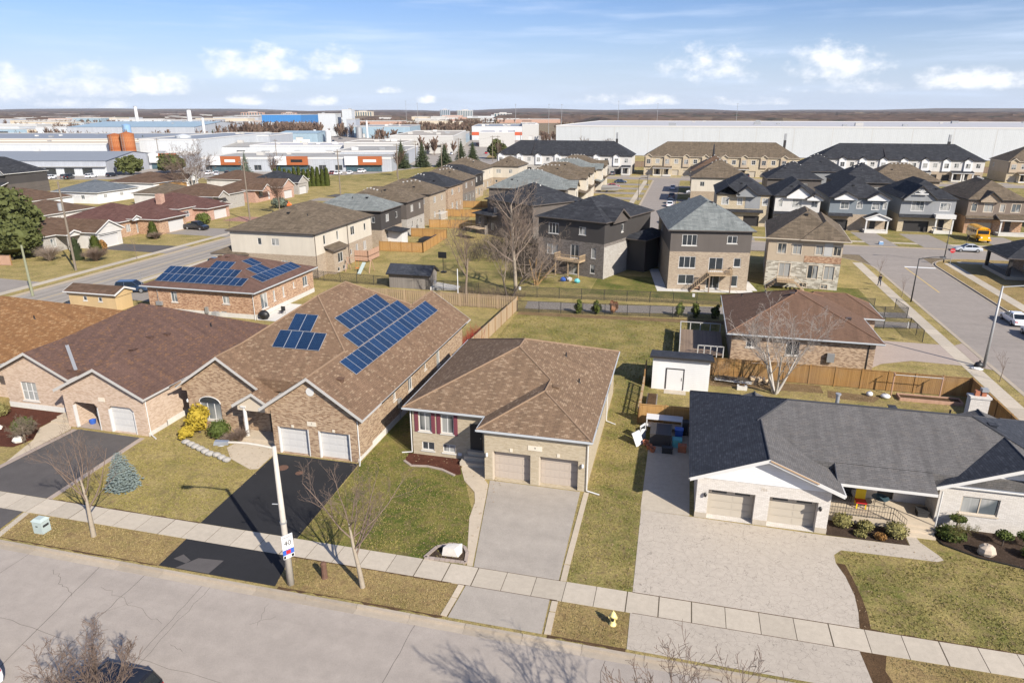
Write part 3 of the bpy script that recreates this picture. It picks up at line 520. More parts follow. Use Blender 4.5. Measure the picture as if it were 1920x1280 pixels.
def solar(root, zf, px, py, along, up, slope, cells, w=.98, h=1.62, gap=.02, lift=.14):
    a = Vector((*along, 0)).normalized(); b = Vector((up[0], up[1], slope)).normalized(); n = a.cross(b); o0 = Vector((px, py, zf(px, py))) + n*lift; key = (w, h)
    if key not in solar.cache:
        m = MB(); m.box(0, w, 0, h, -.04, 0); k = MB(); k.box(.022, w-.022, .022, h-.022, -.01, .006); solar.cache[key] = (m.mesh('solar_panel', 'aluminium'), k.mesh('cells', 'solar'))
    ox = tuple(root['_o']); mx = Matrix((a, b, n)).transposed().to_4x4()
    for i, j in cells:
        p = o0 + a*(i*(w+gap)) + b*(j*(h+gap)); o = bpy.data.objects.new('solar_panel', solar.cache[key][0]); COL.objects.link(o); o.parent = root
        mm = mx.copy(); mm.translation = (p.x-ox[0], p.y-ox[1], p.z); o.matrix_local = mm
        q = bpy.data.objects.new('cells', solar.cache[key][1]); COL.objects.link(q); q.parent = o
solar.cache = {}
def lamp_wall(root, x, y, z, mat='white', name='wall_lamp'):
    m = MB(); m.box(x-.04, x+.04, y-.06, y+.02, z, z+.12); m.lathe([(.05, z-.12), (.09, z-.05), (.09, z+.1), (.02, z+.2)], x, y-.12, 8); return m.build(name, mat, root)
def foundation(root, x0, x1, y0, y1, z1, which='nesw', mat='concrete_white', t=.03):
    m = MB()
    for k, w in sides(x0, x1, y0, y1).items():
        if k in which: obox(m, w, -t, w.L+t, -.15, z1, .001, t)
    m.build('foundation', mat, root)
# ================================================================ THE SETTING: ground, roads, pavements
ROADZ = -.13
def ground_ring():
    m = MB(); m.poly([(-14000,-400,-.17),(14000,-400,-.17),(14000,16000,-.17),(-14000,16000,-.17)]); return m
struct('ground', ground_ring(), 'field')
near = sheet('road', rect(-95, 80, 16.9, 27.05), ROADZ, 'asphalt_street')
sheet('road', rect(-92, -82, 27.06, 480), ROADZ-.004, 'asphalt_left')
sheet('road', rect(32, 42.4, 27.06, 136), ROADZ-.004, 'asphalt_right')
sheet('road', rect(-12.6, 190, 136.01, 145.6), ROADZ+.004, 'asphalt_right')
sheet('road', rect(-12.6, -2.4, 145.61, 272), ROADZ-.004, 'asphalt_right')
sheet('road', rect(-12.6, -2.4, 128, 136), ROADZ-.004, 'asphalt_right')
sheet('road', rect(-90, 190, 272.01, 283), ROADZ, 'asphalt_right')
def block(name, pts, mat):
    m = MB(); m.prism(pts, -.3, 0); o = m.build(name, mat); o['kind'] = 'structure'; return o
def arc(cx, cy, r, a0, a1, n=8): return [(cx+r*math.cos(R(a0+(a1-a0)*i/n)), cy+r*math.sin(R(a0+(a1-a0)*i/n))) for i in range(n+1)]
# lawn blocks between the roads (their edges are the kerbs)
b_mid = [(-81.85,27.25),(24.0,27.25)] + arc(24.0,35.1,7.85,-90,0) + [(31.85,124)] + arc(21.85,124,10,0,72,6) + [(24.5,134.3),(-.9,134.3)] + [(-2.6,132.6),(-2.6,127.8),(-12.4,127.8),(-12.4,271.8),(-81.85,271.8)]
block('lawn', b_mid, 'grass_mid')
block('lawn', [(-600,13),(-92.15,13),(-92.15,300),(-600,300)], 'grass_mid')
b_r = [(42.6,29)] + [(120,29),(190,29),(190,135.8),(50.5,135.8)] + arc(50.5,127.9,7.9,90,180)
block('lawn', b_r, 'grass_dry')
block('lawn', [(-2.2,145.8),(190,145.8),(190,271.8),(-2.2,271.8)], 'grass_lawn')
block('lawn', [(-81.85,283.2),(190,283.2),(190,420),(-81.85,420)], 'grass_mid')
block('verge', [(-95,-20),(80,-20),(80,16.8),(-95,16.8)], 'grass_dry')
# kerbs, stone by stone along the near street, one run elsewhere
def kerb(label_pts, z=.02, w=.18, mat='concrete_kerb', seg=3.0, name='kerb', pieces=True):
    k = bpy.data.objects.new(name, None); COL.objects.link(k); k['kind'] = 'structure'
    for A, B in zip(label_pts, label_pts[1:]):
        l = WL(A, B); n = max(1, int(round(l.L/seg))) if pieces else 1
        for i in range(n):
            g = .012 if pieces else 0; m = MB(); obox(m, l, l.L*i/n+g, l.L*(i+1)/n-g, -.25, z+rnd.uniform(-.006,.006), 0, w); obox(m, l, l.L*i/n+g, l.L*(i+1)/n-g, -.25, ROADZ+.012, w+.001, w+.42)
            m.build('kerb_stone', mat, k)
    return k
kerb([(-81.8,27.25),(24.0,27.25)]); kerb([(80,16.75),(-95,16.75)], pieces=False)
kerb(arc(24.0,35.1,7.85,-90,0), pieces=False); kerb([(31.85,35.1),(31.85,124)], seg=6); kerb(arc(21.85,124,10,0,72,6), pieces=False)
kerb([(42.6,127.9),(42.6,29)], seg=6); kerb(arc(50.5,127.9,7.9,90,180), pieces=False); kerb([(190,135.8),(50.5,135.8)], pieces=False)
kerb([(-2.2,145.8),(190,145.8)], pieces=False); kerb([(-92.15,13),(-92.15,300)], pieces=False); kerb([(-81.85,271.8),(-81.85,27.3)], pieces=False)
kerb([(-12.4,127.8),(-12.4,271.8)], pieces=False); kerb([(-2.2,271.8),(-2.2,145.8)], pieces=False); kerb([(-81.85,283.2),(190,283.2)], pieces=False)
# pavements made of slabs
def slabs(x0, x1, y0, y1, axis='x', step=1.7, z=.012, mat='concrete', gap=.018, name='pavement', tilt=.004):
    r = bpy.data.objects.new(name, None); COL.objects.link(r); r['kind'] = 'structure'
    a0, a1 = (x0, x1) if axis == 'x' else (y0, y1); n = max(1, int(round((a1-a0)/step)))
    bed = MB(); bed.poly([(x0,y0,.004),(x1,y0,.004),(x1,y1,.004),(x0,y1,.004)]); bed.build('joint_bed', 'joint', r)
    for i in range(n):
        p, q = a0+(a1-a0)*i/n+gap, a0+(a1-a0)*(i+1)/n-gap*(1 if rnd.random() < .8 else 2.5); m = MB(); zz = z+rnd.uniform(0, tilt)
        m.box(*((p, q, y0, y1) if axis == 'x' else (x0, x1, p, q)), -.05, zz); m.build('slab', mat, r)
    return r
slabs(-78, 31, 30.1, 31.75)
slabs(29.2, 30.7, 31.9, 128, 'y', 2.2, .012); slabs(-95.4, -93.9, 20, 285, 'y', 4, .012); slabs(44.4, 45.9, 40, 131, 'y', 3); slabs(-2, 120, 149.3, 150.8, 'x', 4); slabs(47, 120, 131.6, 133, 'x', 4); slabs(-81.5, -80.1, 40, 270, 'y', 4); slabs(-70, 130, 285.5, 287, 'x', 6)
slabs(-15.5, -14.0, 150, 268, 'y', 5)
def drive(pts, mat, z=.02, name='driveway', parent=None): return sheet(name, pts, z, mat, parent)
def strip(name, pts, w, z, mat, parent=None):
    m = MB(); 
    for A, B in zip(pts, pts[1:]): l = WL(A, B); obox(m, l, 0, l.L, -.05, z, -w/2, w/2)
    return struct(name, m, mat, parent)
# house at the left with plum roof
drive([(-47.3,41.1),(-47.6,31.76),(-40.6,31.76),(-41.2,41.0)], 'asphalt_worn'); drive([(-47.6,30.08),(-47.7,27.45),(-40.2,27.45),(-40.7,30.08)], 'asphalt_worn')
for xa in ((-40.35,31.78,-40.95,41.0),(-47.85,31.78,-47.55,41.0)): strip('kerb_edging', [(xa[0],xa[1]),(xa[2],xa[3])], .42, .03, 'concrete_pink')
strip('kerb_edging', [(-40.35,30.05),(-39.75,27.45)], .4, .03, 'concrete')
# solar house
drive([(-29.0,41.3),(-28.5,31.76),(-21.6,31.76),(-22.1,41.3)], 'asphalt_black'); ap = drive([(-28.2,30.08),(-28.0,27.45),(-20.4,27.45),(-21.0,30.08)], 'asphalt_black')
sheet('patch', [(-26.9,27.5),(-24.7,27.5),(-24.6,28.75),(-26.2,28.6)], .024, 'asphalt_worn', ap); sheet('patch', [(-27.6,28.2),(-26.6,28.0),(-26.5,28.3),(-27.3,28.7)], .024, 'asphalt_worn', ap)
# centre house
drive([(-11.95,41.4),(-10.2,31.76),(-5.2,31.76),(-5.45,41.4)], 'asphalt_pale'); drive([(-10.15,30.08),(-10.3,27.45),(-5.3,27.45),(-5.4,30.08)], 'asphalt_pale')
# concrete walk that swells into the driveway edge
wk = [(-14.6,43.8),(-14.45,42.5),(-13.7,40.9),(-12.55,39.6),(-12.15,38.4),(-11.95,36.5),(-11.2,33.8),(-10.62,31.78),(-10.28,31.78),(-10.9,35.3),(-11.55,38.9),(-11.9,40.8),(-12.3,41.35),(-12.35,43.85)]
sheet('path', wk[::-1], .024, 'concrete_warm')
for A, B in (((-5.02,41.4),(-4.98,33.3)),((-4.98,33.22),(-4.95,31.78)),((-10.4,30.05),(-10.45,29.0)),((-10.45,28.95),(-10.55,27.5)),((-5.1,30.0),(-5.08,29.2)),((-5.08,29.12),(-5.02,27.5))): strip('kerb_edging', [A, B], .34, .035, 'concrete_warm')
# grey bungalow: pressed concrete drive with sweeping edge
drive([(-1.2,40.15),(-1.1,31.78),(10.35,31.78),(10.55,33.0),(10.65,34.4),(10.5,36.0),(10.2,37.2),(10.25,38.0),(10.75,38.6),(16.0,38.75),(16.4,39.0),(16.3,39.4),(15.6,40.6),(15.4,41.9),(14.95,41.9),(14.9,40.1),(10.15,40.0)], 'concrete_pressed')
drive([(-1.1,30.08),(-1.05,27.45),(10.2,27.45),(10.0,30.08)], 'concrete_pressed'); drive([(-1.25,40.16),(1.9,40.16),(1.9,54),(-1.25,54)], 'concrete', .016)
for A, B in (((-1.2,32.2),(5.9,39.4)),((-1.2,36.6),(3.3,32.0)),((3.2,39.9),(10.3,33.1)),((8.1,32.0),(10.5,34.4))): strip('saw_cut', [A, B], .014, .0225, 'concrete_kerb')
# cracks and seams in the near street
def ribbon(name, pts, w, z, mat, parent):
    m = MB()
    for A, B in zip(pts, pts[1:]):
        l = WL(A, B); m.poly([l.P(-.01,z,w/2), l.P(l.L+.01,z,w/2), l.P(l.L+.01,z,-w/2), l.P(-.01,z,-w/2)][::1])
    return m.build(name, mat, parent)
def wiggle(A, B, n, j, rg):
    out = []
    for i in range(n+1): f = i/n; k = 0 if i in (0, n) else 1; out.append((A[0]+(B[0]-A[0])*f+k*rg.uniform(-j,j), A[1]+(B[1]-A[1])*f+k*rg.uniform(-j,j)))
    return out
rg = random.Random(3)
for A, B, w, j in (((-31.4,26.7),(-29.6,17.0),.05,.05),((-24.5,26.75),(-23.9,19),.035,.05),((-24.0,26.7),(-23.5,17.0),.03,.12),((-11.8,26.8),(-12.0,17.0),.04,.05),((-28.3,26.7),(-27.7,17.0),.045,.08),((-38.5,22.5),(-27.8,21.4),.03,.08),((-27.8,21.4),(-12,20.6),.025,.1),((-12,20.7),(8,20.2),.025,.1),((-36.5,26.8),(-36.3,17.0),.035,.06),((-44,21.7),(-38.5,22.5),.03,.05),((-2,26.6),(-2.6,17.0),.035,.1),((7,26.5),(6.8,17.0),.03,.1),((-33.8,25.8),(-30.9,24.2),.03,.2),((-29.9,25.2),(-24.6,23.6),.022,.2)): ribbon('crack', wiggle(A, B, 14, j*.8, rg), w*.55, ROADZ+.004, 'crack', near)
for k in range(26):
    x, y = rg.uniform(-42, 20), rg.uniform(17, 26); a = rg.uniform(0, 6.3); l_ = rg.uniform(.8, 2.6); ribbon('crack', wiggle((x,y),(x+l_*math.cos(a), y+l_*math.sin(a)), 6, .1, rg), .012, ROADZ+.004, 'crack', near)
# earth lips where turf meets concrete
def edge_soil(A, B, w, seed):
    q = random.Random(seed); m = MB(); l = WL(A, B); n = max(3, int(l.L/.35)); up = [w*q.uniform(.15,1)*(0 if q.random() < .25 else 1) for _ in range(n+1)]
    for i in range(n): m.poly([l.P(l.L*i/n,.017,-.02), l.P(l.L*(i+1)/n,.017,-.02), l.P(l.L*(i+1)/n,.017,up[i+1]+.02), l.P(l.L*i/n,.017,up[i]+.02)][::-1])
    return struct('soil', m, 'soil')
for i, (A, B, w) in enumerate((((-10.6,30.1),(-5,30.1),.12),((-21,30.1),(-11,30.1),.08),((-1,30.1),(10,30.1),.1),((-78,27.45),(-40,27.45),.1),((-39.5,27.45),(-28.1,27.45),.12),((-20.2,27.45),(-10.6,27.45),.2),((-5,27.45),(-1.1,27.45),.25),((10.3,27.45),(31,27.45),.25),((31,31.75),(10.4,31.75),.1),((-5.1,31.75),(-10.3,31.75),.1),((10.3,31.75),(-1.1,31.75),.12),((-28.5,31.75),(-40.4,31.75),.1),((-10.25,30.0),(-10.35,27.5),.1),((-5.2,27.5),(-5.25,30.0),.12))): edge_soil(A, B, w, i)
m = MB(); m.poly([(x, y, .018) for x, y in ((10.3,31.8),(10.9,31.8),(11.0,33.0),(11.0,34.4),(10.85,36.1),(10.7,37.2),(10.25,37.2),(10.5,36),(10.65,34.4),(10.55,33))]); struct('soil', m, 'soil')
m = MB(); m.poly([(x, y, .018) for x, y in ((10.0,30.08),(10.2,27.45),(11.3,27.45),(10.9,29.0),(11.2,30.08))]); struct('soil', m, 'soil')
# lawn plots with their own turf
def plot(pts, mat): return sheet('lawn', pts, .006, mat)
plot(rect(-28.3,-10.5,27.45,30.08), 'grass_dry'); plot(rect(-40.1,-28.3,27.45,30.08), 'grass_dry'); plot(rect(-5,-1.1,27.45,30.08), 'grass_dry'); plot(rect(10.1,31,27.45,30.08), 'grass_dry')
plot([(-21.6,31.76),(-10.8,31.76),(-12.1,37.5),(-14.5,42.8),(-18.8,43.8),(-22.1,43.8)], 'grass_green'); plot(rect(-22.1,-18.8,43.8,62), 'grass_green'); plot(rect(-5.0,-1.15,31.76,62), 'grass_lawn'); plot([(10.5,31.76),(31,31.76),(28,40.5),(16.3,40),(16.2,38.9),(10.4,38.6),(10.4,37),(11,34.5)], 'grass_lawn'); plot([(-20,62),(-2,62),(5,70),(5.2,85),(-20,83.5)], 'grass_lawn'); plot(rect(-28.3,-21.7,31.76,32.6), 'grass_mid')
plot(rect(-78,-12.5,92.5,127), 'grass_mid'); sheet('lawn', [(-45,95),(-12.5,95),(-12.5,112),(-24,112),(-30,125),(-45,125)], .011, 'grass_lawn'); plot([(-12.4,95.5),(26,95.5),(26,108),(-12.4,108)], 'grass_green')
# asphalt footpath behind the yards and its earth banks
sheet('path', [(-19.6,85.6),(-7.5,86.6),(6.0,89.2),(24,92.2),(29.2,93),(29.2,95.6),(24,95),(5.6,92.7),(-8,90.2),(-20,89.3)], .014, 'asphalt_grey')
sheet('leaf_litter', [(-20,82.6),(6,84.5),(6,86.0),(-20,84.0)], .010, 'leaf_litter')
# right-hand side: drive of the corner house, road paint
drive([(19.7,72.2),(21.2,74),(24.5,75.8),(29.18,75.5),(29.18,82.4),(21,82.4),(19.7,80)], 'concrete_pink'); drive([(30.72,75.3),(31.8,74.8),(31.8,83.5),(30.72,82.5)], 'concrete_pink')
drive([(13,86.8),(29.1,88.6),(29.1,91),(13,89.8)], 'asphalt_grey', .016)
for nm, p, mt in (('stop_line', rect(37.2,42.2,126.6,127.3), 'marking_white'), ('centre_line', rect(37.05,37.25,109,126.4), 'marking_yellow')): sheet(nm, p, ROADZ+.004, mt)
sheet('centre_line', rect(-87.0,-86.85,27.2,400), ROADZ+.004, 'marking_yellow')
# driveways of the row along the right-hand cross street and the back street
for x0, x1 in ((35.5,40.5),(45.2,51),(59.3,65),(20.5,25.5),(9,14)): drive([(x0,162),(x0+.4,145.9),(x1+.6,145.9),(x1,162)], 'asphalt_grey', .017)
for y0 in (208, 222, 236, 250): drive([(-30,y0),(-15.52,y0),(-15.52,y0+5.5),(-30,y0+5.5)], 'asphalt_grey', .017); drive([(-13.98,y0),(-12.6,y0),(-12.6,y0+5.5),(-13.98,y0+5.5)], 'asphalt_grey', .017)
for y0 in (160, 176, 206, 226, 246): drive([(-2.0,y0),(8,y0),(8,y0+5.5),(-2.0,y0+5.5)], 'asphalt_grey', .017)
for i in range(24):
    x0 = -74 + i*8.0
    if x0 < 120: drive([(x0,283.3),(x0+3.6,283.3),(x0+3.6,291),(x0,291)], 'asphalt_grey', .017)
# driveways along the left road
for y0, y1, mt in ((106.2,112.0,'asphalt_worn'),(124.0,132.5,'asphalt_grey'),(143.0,150.0,'paver_red'),(183,190,'asphalt_grey'),(193,200,'asphalt_worn'),(168,173,'asphalt_grey')): drive([(-107.5,y0),(-95.42,y0-.3),(-95.42,y1+.5),(-107.5,y1)], mt, .017); drive([(-93.88,y0-.4),(-92.3,y0-.6),(-92.3,y1+.9),(-93.88,y1+.6)], mt if mt != 'asphalt_worn' else 'asphalt_grey', .017)
drive([(-130,66),(-95.42,66),(-95.42,82),(-130,84)], 'asphalt_grey', .017); drive([(-79.9,76.5),(-67.5,76.5),(-67.5,84),(-79.9,84)], 'asphalt_grey', .017); drive([(-80.0,55),(-62,55),(-62,68.5),(-80.0,73)], 'asphalt_grey', .017); drive([(-81.7,76),(-81.52,76),(-81.52,85),(-81.7,85)], 'asphalt_grey', .017)
for k in range(9): drive([(-80.05,97+k*14.5),(-70,97+k*14.5),(-70,103+k*14.5),(-80.05,103+k*14.5)], 'asphalt_grey', .017)
# industrial estate yards (perpendicular to the view)
CT, ST = math.cos(R(14)), math.sin(R(14))
def CW(X, Y): return (X*CT-Y*ST, X*ST+Y*CT)
sheet('yard', [CW(-420,255),CW(-165,268),CW(-120,275),CW(-60,290),CW(-10,330),CW(-5,420),CW(-420,420)], .02, 'lot'); sheet('yard', [CW(-900,421),CW(30,421),CW(60,760),CW(-900,760)], .024, 'lot'); sheet('verge', [CW(-122,262),CW(-92,270),CW(-58,295),CW(-40,330),CW(-18,330),CW(-18,262)], .03, 'grass_lawn'); sheet('verge', [CW(-15,385),CW(25,385),CW(30,470),CW(-12,470)], .03, 'grass_dry')
sheet('yard', [(-80,420.1),(430,420.1),(430,660),(-80,660)], -.16, 'lot')
# ================================================================ THE NEAR ROW OF HOUSES
def gable_eave_return(root, x, y, z, mat):     # boxed eave end under a rake
    m = MB(); m.box(x-.3, x+.3, y-.28, y+.15, z-.34, z-.2); m.build('eave_return', mat, root)
# ---- centre: buff raised bungalow, brown hip roof
h = thing('bungalow', 'buff brick bungalow with brown hip roof, plum shutters and two mauve garage doors', 'house', -12, 50)
h4 = h
ss = body(h, -18.75, -5.1, 43.9, 59.5, 0, [(3.85, 'brick_buff')], {'s': [('w',1.02,1.0,2.0,3.55,2), ('w',2.8,1.0,2.0,3.55,2), ('w',1.2,1.0,.42,1.12,2), ('w',2.9,1.0,.42,1.12,2)], 'e': [('w',4,.9,2.2,3.3,1), ('w',9,1.2,2.2,3.4,2)], 'w': [('w',4,.9,2.2,3.3,1)]}, gm='glass_curtain', depth=.1)
w = ss['s']
for t0 in (.2, 1.54, 1.98, 3.32):
    m = MB(); obox(m, w, t0, t0+.3, 1.92, 3.62, .004, .045)
    for k in range(9): obox(m, w, t0+.04, t0+.26, 2.0+k*.17, 2.11+k*.17, .045, .06)
    m.build('shutter', 'shutter_plum', h)
ss2 = body(h, -12.35, -5.1, 41.5, 43.88, 0, [(3.85, 'brick_buff')], {'s': [('g',1.95,2.75,2.32,'door_mauve',4,8), ('g',5.3,2.75,2.32,'door_mauve',4,8)]}, gdepth=.46, skip='n')
w = ss2['s']; m = MB()
for a in (.575, 3.925): m = MB(); obox(m, w, a-.09, a+2.84, 2.33, 2.42, -.3, -.02); obox(m, w, a-.001, a+.07, .02, 2.331, -.3, -.02); m.build('door_trim', 'trim_beige', h)
for t0 in (1.85, 5.2): m = MB(); obox(m, w, t0, t0+.2, 2.42, 2.68, .001, .035); m.build('keystone', 'plaque', h)
m = MB(); obox(m, w, 3.15, 4.15, 2.72, 3.08, .002, .03); pq = m.build('number_plaque', 'plaque', h); text_part('9', .22, 'dark_metal', h, w.P(3.65, 2.9, .036), (R(90), 0, 0))
for x in (-12.15, -5.35): lamp_wall(h, x, 41.48, 2.0)
z4 = roof(h, [('hip',-19.3,-4.75,43.45,60.0,4.0,.41), ('hip',-12.85,-4.75,41.2,52,4.0,.41)], 'sh_brown', 'gutter', 'cap_brown')
for p in ((-12.9,57.2),(-11.2,57.6),(-10.7,57.9)): vent(h, z4, *p, 'box', 'trim_brown')
vent(h, z4, -8.6, 53.2, 'pipe'); vent(h, z4, -6.9, 49.4, 'pipe'); vent(h, z4, -8.2, 46.6, 'box', 'sh_brown')
# porch recess: dark entry door, side return and floor
dw = WL((-14.7,43.89),(-12.36,43.89)); door(h, dw, .55, 1.5, .95, 3.05, -.03, 'door_black'); m = MB(); m.box(-14.7,-12.36,42.9,43.88,-.05,.32); m.box(-14.5,-12.36,43.3,43.88,.32,.62); m.box(-14.3,-12.36,43.55,43.88,.62,.93); m.build('step', 'concrete', h)
downspout(h, -5.02, 41.42, 3.7, .9, -.15); downspout(h, -4.98, 53, 3.7, .8, -.3); downspout(h, -18.85, 43.85, 3.7, -.8, -.1)
m = MB(); obox(m, WL((-18.75,43.9),(-12.4,43.9)), 3.6, 3.9, .3, .52, .01, .06); m.build('meter_box', 'white', h)
# front bed
bed = [(-19.1,43.86),(-19.0,42.6),(-18.2,42.0),(-17.0,42.2),(-15.8,42.0),(-14.6,41.4),(-14.2,41.7),(-14.55,42.6),(-14.75,43.86)]
sheet('flower_bed', bed, .03, 'mulch_red'); strip('bed_edging', bed[1:6], .2, .07, 'concrete_pink')

# ---- left of it: brown brick bungalow with two front gables and solar panels
h = thing('bungalow', 'brown brick bungalow with gabled double garage and large solar array on its roof', 'house', -30, 52); h3 = h
ss = body(h, -38.6, -22.2, 44.0, 66.8, 0, [(3.55, 'brick_tan')], {'s': [('w',2.05,2.0,.75,2.3,3)], 'e': [('w',4.6,.6,2.1,3.0,1),('w',8.0,.95,1.6,3.1,2),('w',11.7,.5,2.2,3.0,1),('w',15.2,1.0,1.3,3.1,1)]}, gm='glass_pale', depth=.1)
w = ss['s']; m = MB()          # arched light over the front window
pts = [(3.05-2.0*.5+1.0*math.cos(R(a)), 2.3+.55*math.sin(R(a))) for a in range(0, 181, 18)]; m.poly([w.P(t, z, .012) for t, z in pts]); fw_ = m.build('arched_window', 'glass', h)
m = MB()
for (a, b), (c, d) in zip(pts, pts[1:]): m.tube(w.P(a,b,.02), w.P(c,d,.02), .04, .04, 5)
m.build('frame', 'trim_white', fw_)
ss2 = body(h, -29.2, -22.2, 41.5, 43.98, 0, [(3.55, 'brick_tan')], {'s': [('g',1.75,2.6,2.25,'door_white',4,4), ('g',5.15,2.6,2.25,'door_white',4,4)]}, gdepth=.28, skip='n')
w = ss2['s']; m = MB(); obox(m, w, 3.0, 3.75, 2.6, 2.95, .002, .03); m.build('number_plaque', 'plaque', h); text_part('7', .2, 'dark_metal', h, w.P(3.38,2.78,.036), (R(90),0,0)); m = MB()
for t0 in (1.65, 5.05): obox(m, w, t0, t0+.2, 2.3, 2.52, .001, .035)
m.build('keystone', 'plaque', h)
for a in (.45, 3.85, 2.96, 6.36): m = MB(); obox(m, w, a-.001, a+.09, .02, 2.26, -.24, .01); m.build('door_trim', 'trim_white', h)
z3 = roof(h, [('gy',-30.0,-21.5,41.2,67.5,3.7,.68,'ab'), ('hip',-39.3,-21.5,43.0,66.0,3.7,.68,44.5), ('gy',-39.3,-30.9,43.6,52,3.7,.68,'a')], 'sh_brown2', 'trim_grey', 'cap_brown', 'brick_tan')
# round gable vent, valley flashing, entry canopy gable
m = MB(); m.tube((-25.75,41.595,5.35),(-25.75,41.56,5.35), .33, .33, 18); m.build('gable_vent', 'trim_white', h)
def flash(root, a, b, w=.14):
    m = MB(); A, B = Vector(a), Vector(b); d = (B-A).normalized(); s = d.cross(Vector((0,0,1))).normalized()*w
    m.poly([A-s+Vector((0,0,.05)), B-s+Vector((0,0,.05)), B+Vector((0,0,.012)), A+Vector((0,0,.012))]); m.poly([A+Vector((0,0,.012)), B+Vector((0,0,.012)), B+s+Vector((0,0,.05)), A+s+Vector((0,0,.05))]); m.build('valley_flashing', 'galv', root)
flash(h, (-31.0,44.6,4.0), (-34.4,47.9,6.6))
roof(h, [('gy',-33.4,-29.7,42.6,47.5,3.05,.62,'a')], 'sh_brown2', 'trim_grey', None, 'trim_beige', .3, 'porch_roof')
m = MB(); m.tube((-32.6,43.0,0),(-32.6,43.0,2.9), .16, .14, 12); m.box(-32.82,-32.38,42.8,43.2,2.8,2.95); m.box(-32.85,-32.35,42.75,43.25,-.05,.25); m.build('column', 'trim_white', h)
dw = WL((-31.6,44.0),(-29.3,44.0)); door(h, dw, .5, 1.5, .4, 2.6, -.02, 'door_black'); m = MB(); m.box(-33.0,-29.22,42.6,43.97,-.05,.3); m.build('step', 'concrete_warm', h)
sheet('path', [(-33.0,42.58),(-33.3,41.2),(-31.9,39.7),(-29.5,38.6),(-28.95,38.8),(-29.1,41.2),(-29.25,42.58)], .026, 'concrete_warm')
s = .655
solar(h, z3, -32.2, 47.05, (1,0), (0,1), .68, [(0,0),(1,0),(2,0),(3,0)], 1.06, 1.8, lift=.1); solar(h, z3, -31.55, 48.58, (1,0), (0,1), .68, [(0,0),(1,0)], 1.06, 1.8, lift=.1)
# east face arrays: rows run along y, up is -x
for xs, ys, n_ in ((-23.95,45.45,18),(-25.38,48.95,11),(-26.81,50.4,8)): solar(h, z3, xs, ys, (0,1), (-1,0), .68, [(i,0) for i in range(n_)], 1.02, 1.66, lift=.1)
for p in ((-28.2,60.5),(-28.0,61.8),(-24.3,43.6)): vent(h, z3, *p, 'box', 'sh_rust')
foundation(h, -38.6, -22.2, 44.0, 66.8, .55, 'e'); foundation(h, -29.2, -22.2, 41.5, 43.9, .3, 'e')
downspout(h, -22.12, 41.6, 3.4, .25, -.6); lamp_wall(h, -38.75, 44.2, 2.2)
m = MB(); m.box(-22.15,-21.95,49.0,49.4,1.2,2.0); m.tube((-22.05,49.2,1.2),(-22.05,49.2,.1), .03, .03, 6); m.build('meter_box', 'steel', h)

# ---- pink brick bungalow with plum roof, one garage door open
h = thing('bungalow', 'pink brick bungalow with plum-brown roof and its left garage door open', 'house', -49, 50); h2 = h
ss = body(h, -57.0, -40.6, 43.5, 60.3, 0, [(3.2, 'brick_pink')], {'s': [('w',2.5,1.7,.8,2.55,3,2)], 'e': [('w',9.5,.7,1.9,2.7,1),('w',6.0,.7,1.9,2.7,1)]}, gm='glass_pale', depth=.1)
ss2 = body(h, -48.5, -40.6, 41.4, 43.48, 0, [(3.2, 'brick_pink')], {'s': [('h',2.05,2.5,.02,2.35,2.0), ('g',5.55,2.5,2.35,'door_white',4,6)]}, gdepth=.25, skip='n')
w = ss2['s']; m = MB()
for a in (.8, 3.3, 4.3, 6.8):                # chamfered upper corners of the openings
    sgn = 1 if a in (.8, 4.3) else -1; 
    p = [w.P(a,2.35,.003), w.P(a+sgn*.32,2.35,.003), w.P(a,2.03,.003)]; q = [w.P(a,2.35,-.22), w.P(a+sgn*.32,2.35,-.22), w.P(a,2.03,-.22)]
    m.poly(p if sgn < 0 else p[::-1]); m.poly([p[1], p[2], q[2], q[1]])
m.build('arch_haunch', 'brick_pink', h)
for a in (.8, 4.3, 3.2, 6.7): m = MB(); obox(m, w, a-.001, a+.1, .02, 2.0, -.24, .012); m.build('door_trim', 'trim_white', h)
m = MB(); obox(m, w, .6, 3.5, .02, 2.6, -4.6, -4.5); obox(m, w, .5, .6, .02, 2.6, -4.5, -.34); obox(m, w, 3.5, 3.6, .02, 2.6, -4.5, -.34); obox(m, w, .5, 3.6, 2.6, 2.7, -4.6, -.34); m.build('garage_lining', 'stucco_beige', h); m = MB(); obox(m, w, .6, 3.5, -.02, .025, -4.5, 0); m.build('garage_floor', 'concrete_pink', h)
m = MB(); obox(m, w, 3.55, 4.15, 2.65, 3.0, .002, .03); m.build('number_plaque', 'plaque', h)
z2 = roof(h, [('gy',-49.0,-40.3,41.1,50,3.4,.5,'a'), ('hip',-57.9,-40.3,42.9,60.8,3.4,.5,44.0), ('gy',-57.9,-49.6,43.1,50,3.4,.5,'a')], 'sh_plum', 'trim_grey', None, 'brick_pink')
for p in ((-45.6,46.5),(-45.2,48.2),(-44.8,49.8),(-50.0,56.6),(-49.3,57.4)): vent(h, z2, *p, 'box', 'sh_plum')
vent(h, z2, -43.8, 54.5, 'pipe'); flash(h, (-49.5,44.0,3.95), (-52.6,46.4,5.15)); foundation(h, -57.0, -40.6, 43.5, 60.3, .5, 'es'); foundation(h, -48.5, -40.6, 41.4, 43.4, .35, 'e'); downspout(h, -40.52, 41.5, 3.1, .8, -.4)
m = MB(); m.box(-50.6,-48.55,42.2,43.4,-.05,.3); m.box(-50.6,-48.55,41.6,42.2,-.05,.15); m.build('step', 'concrete_warm', h); door(h, WL((-50.5,43.49),(-48.6,43.49)), .5, 1.4, .35, 2.4, -.02, 'door_black')
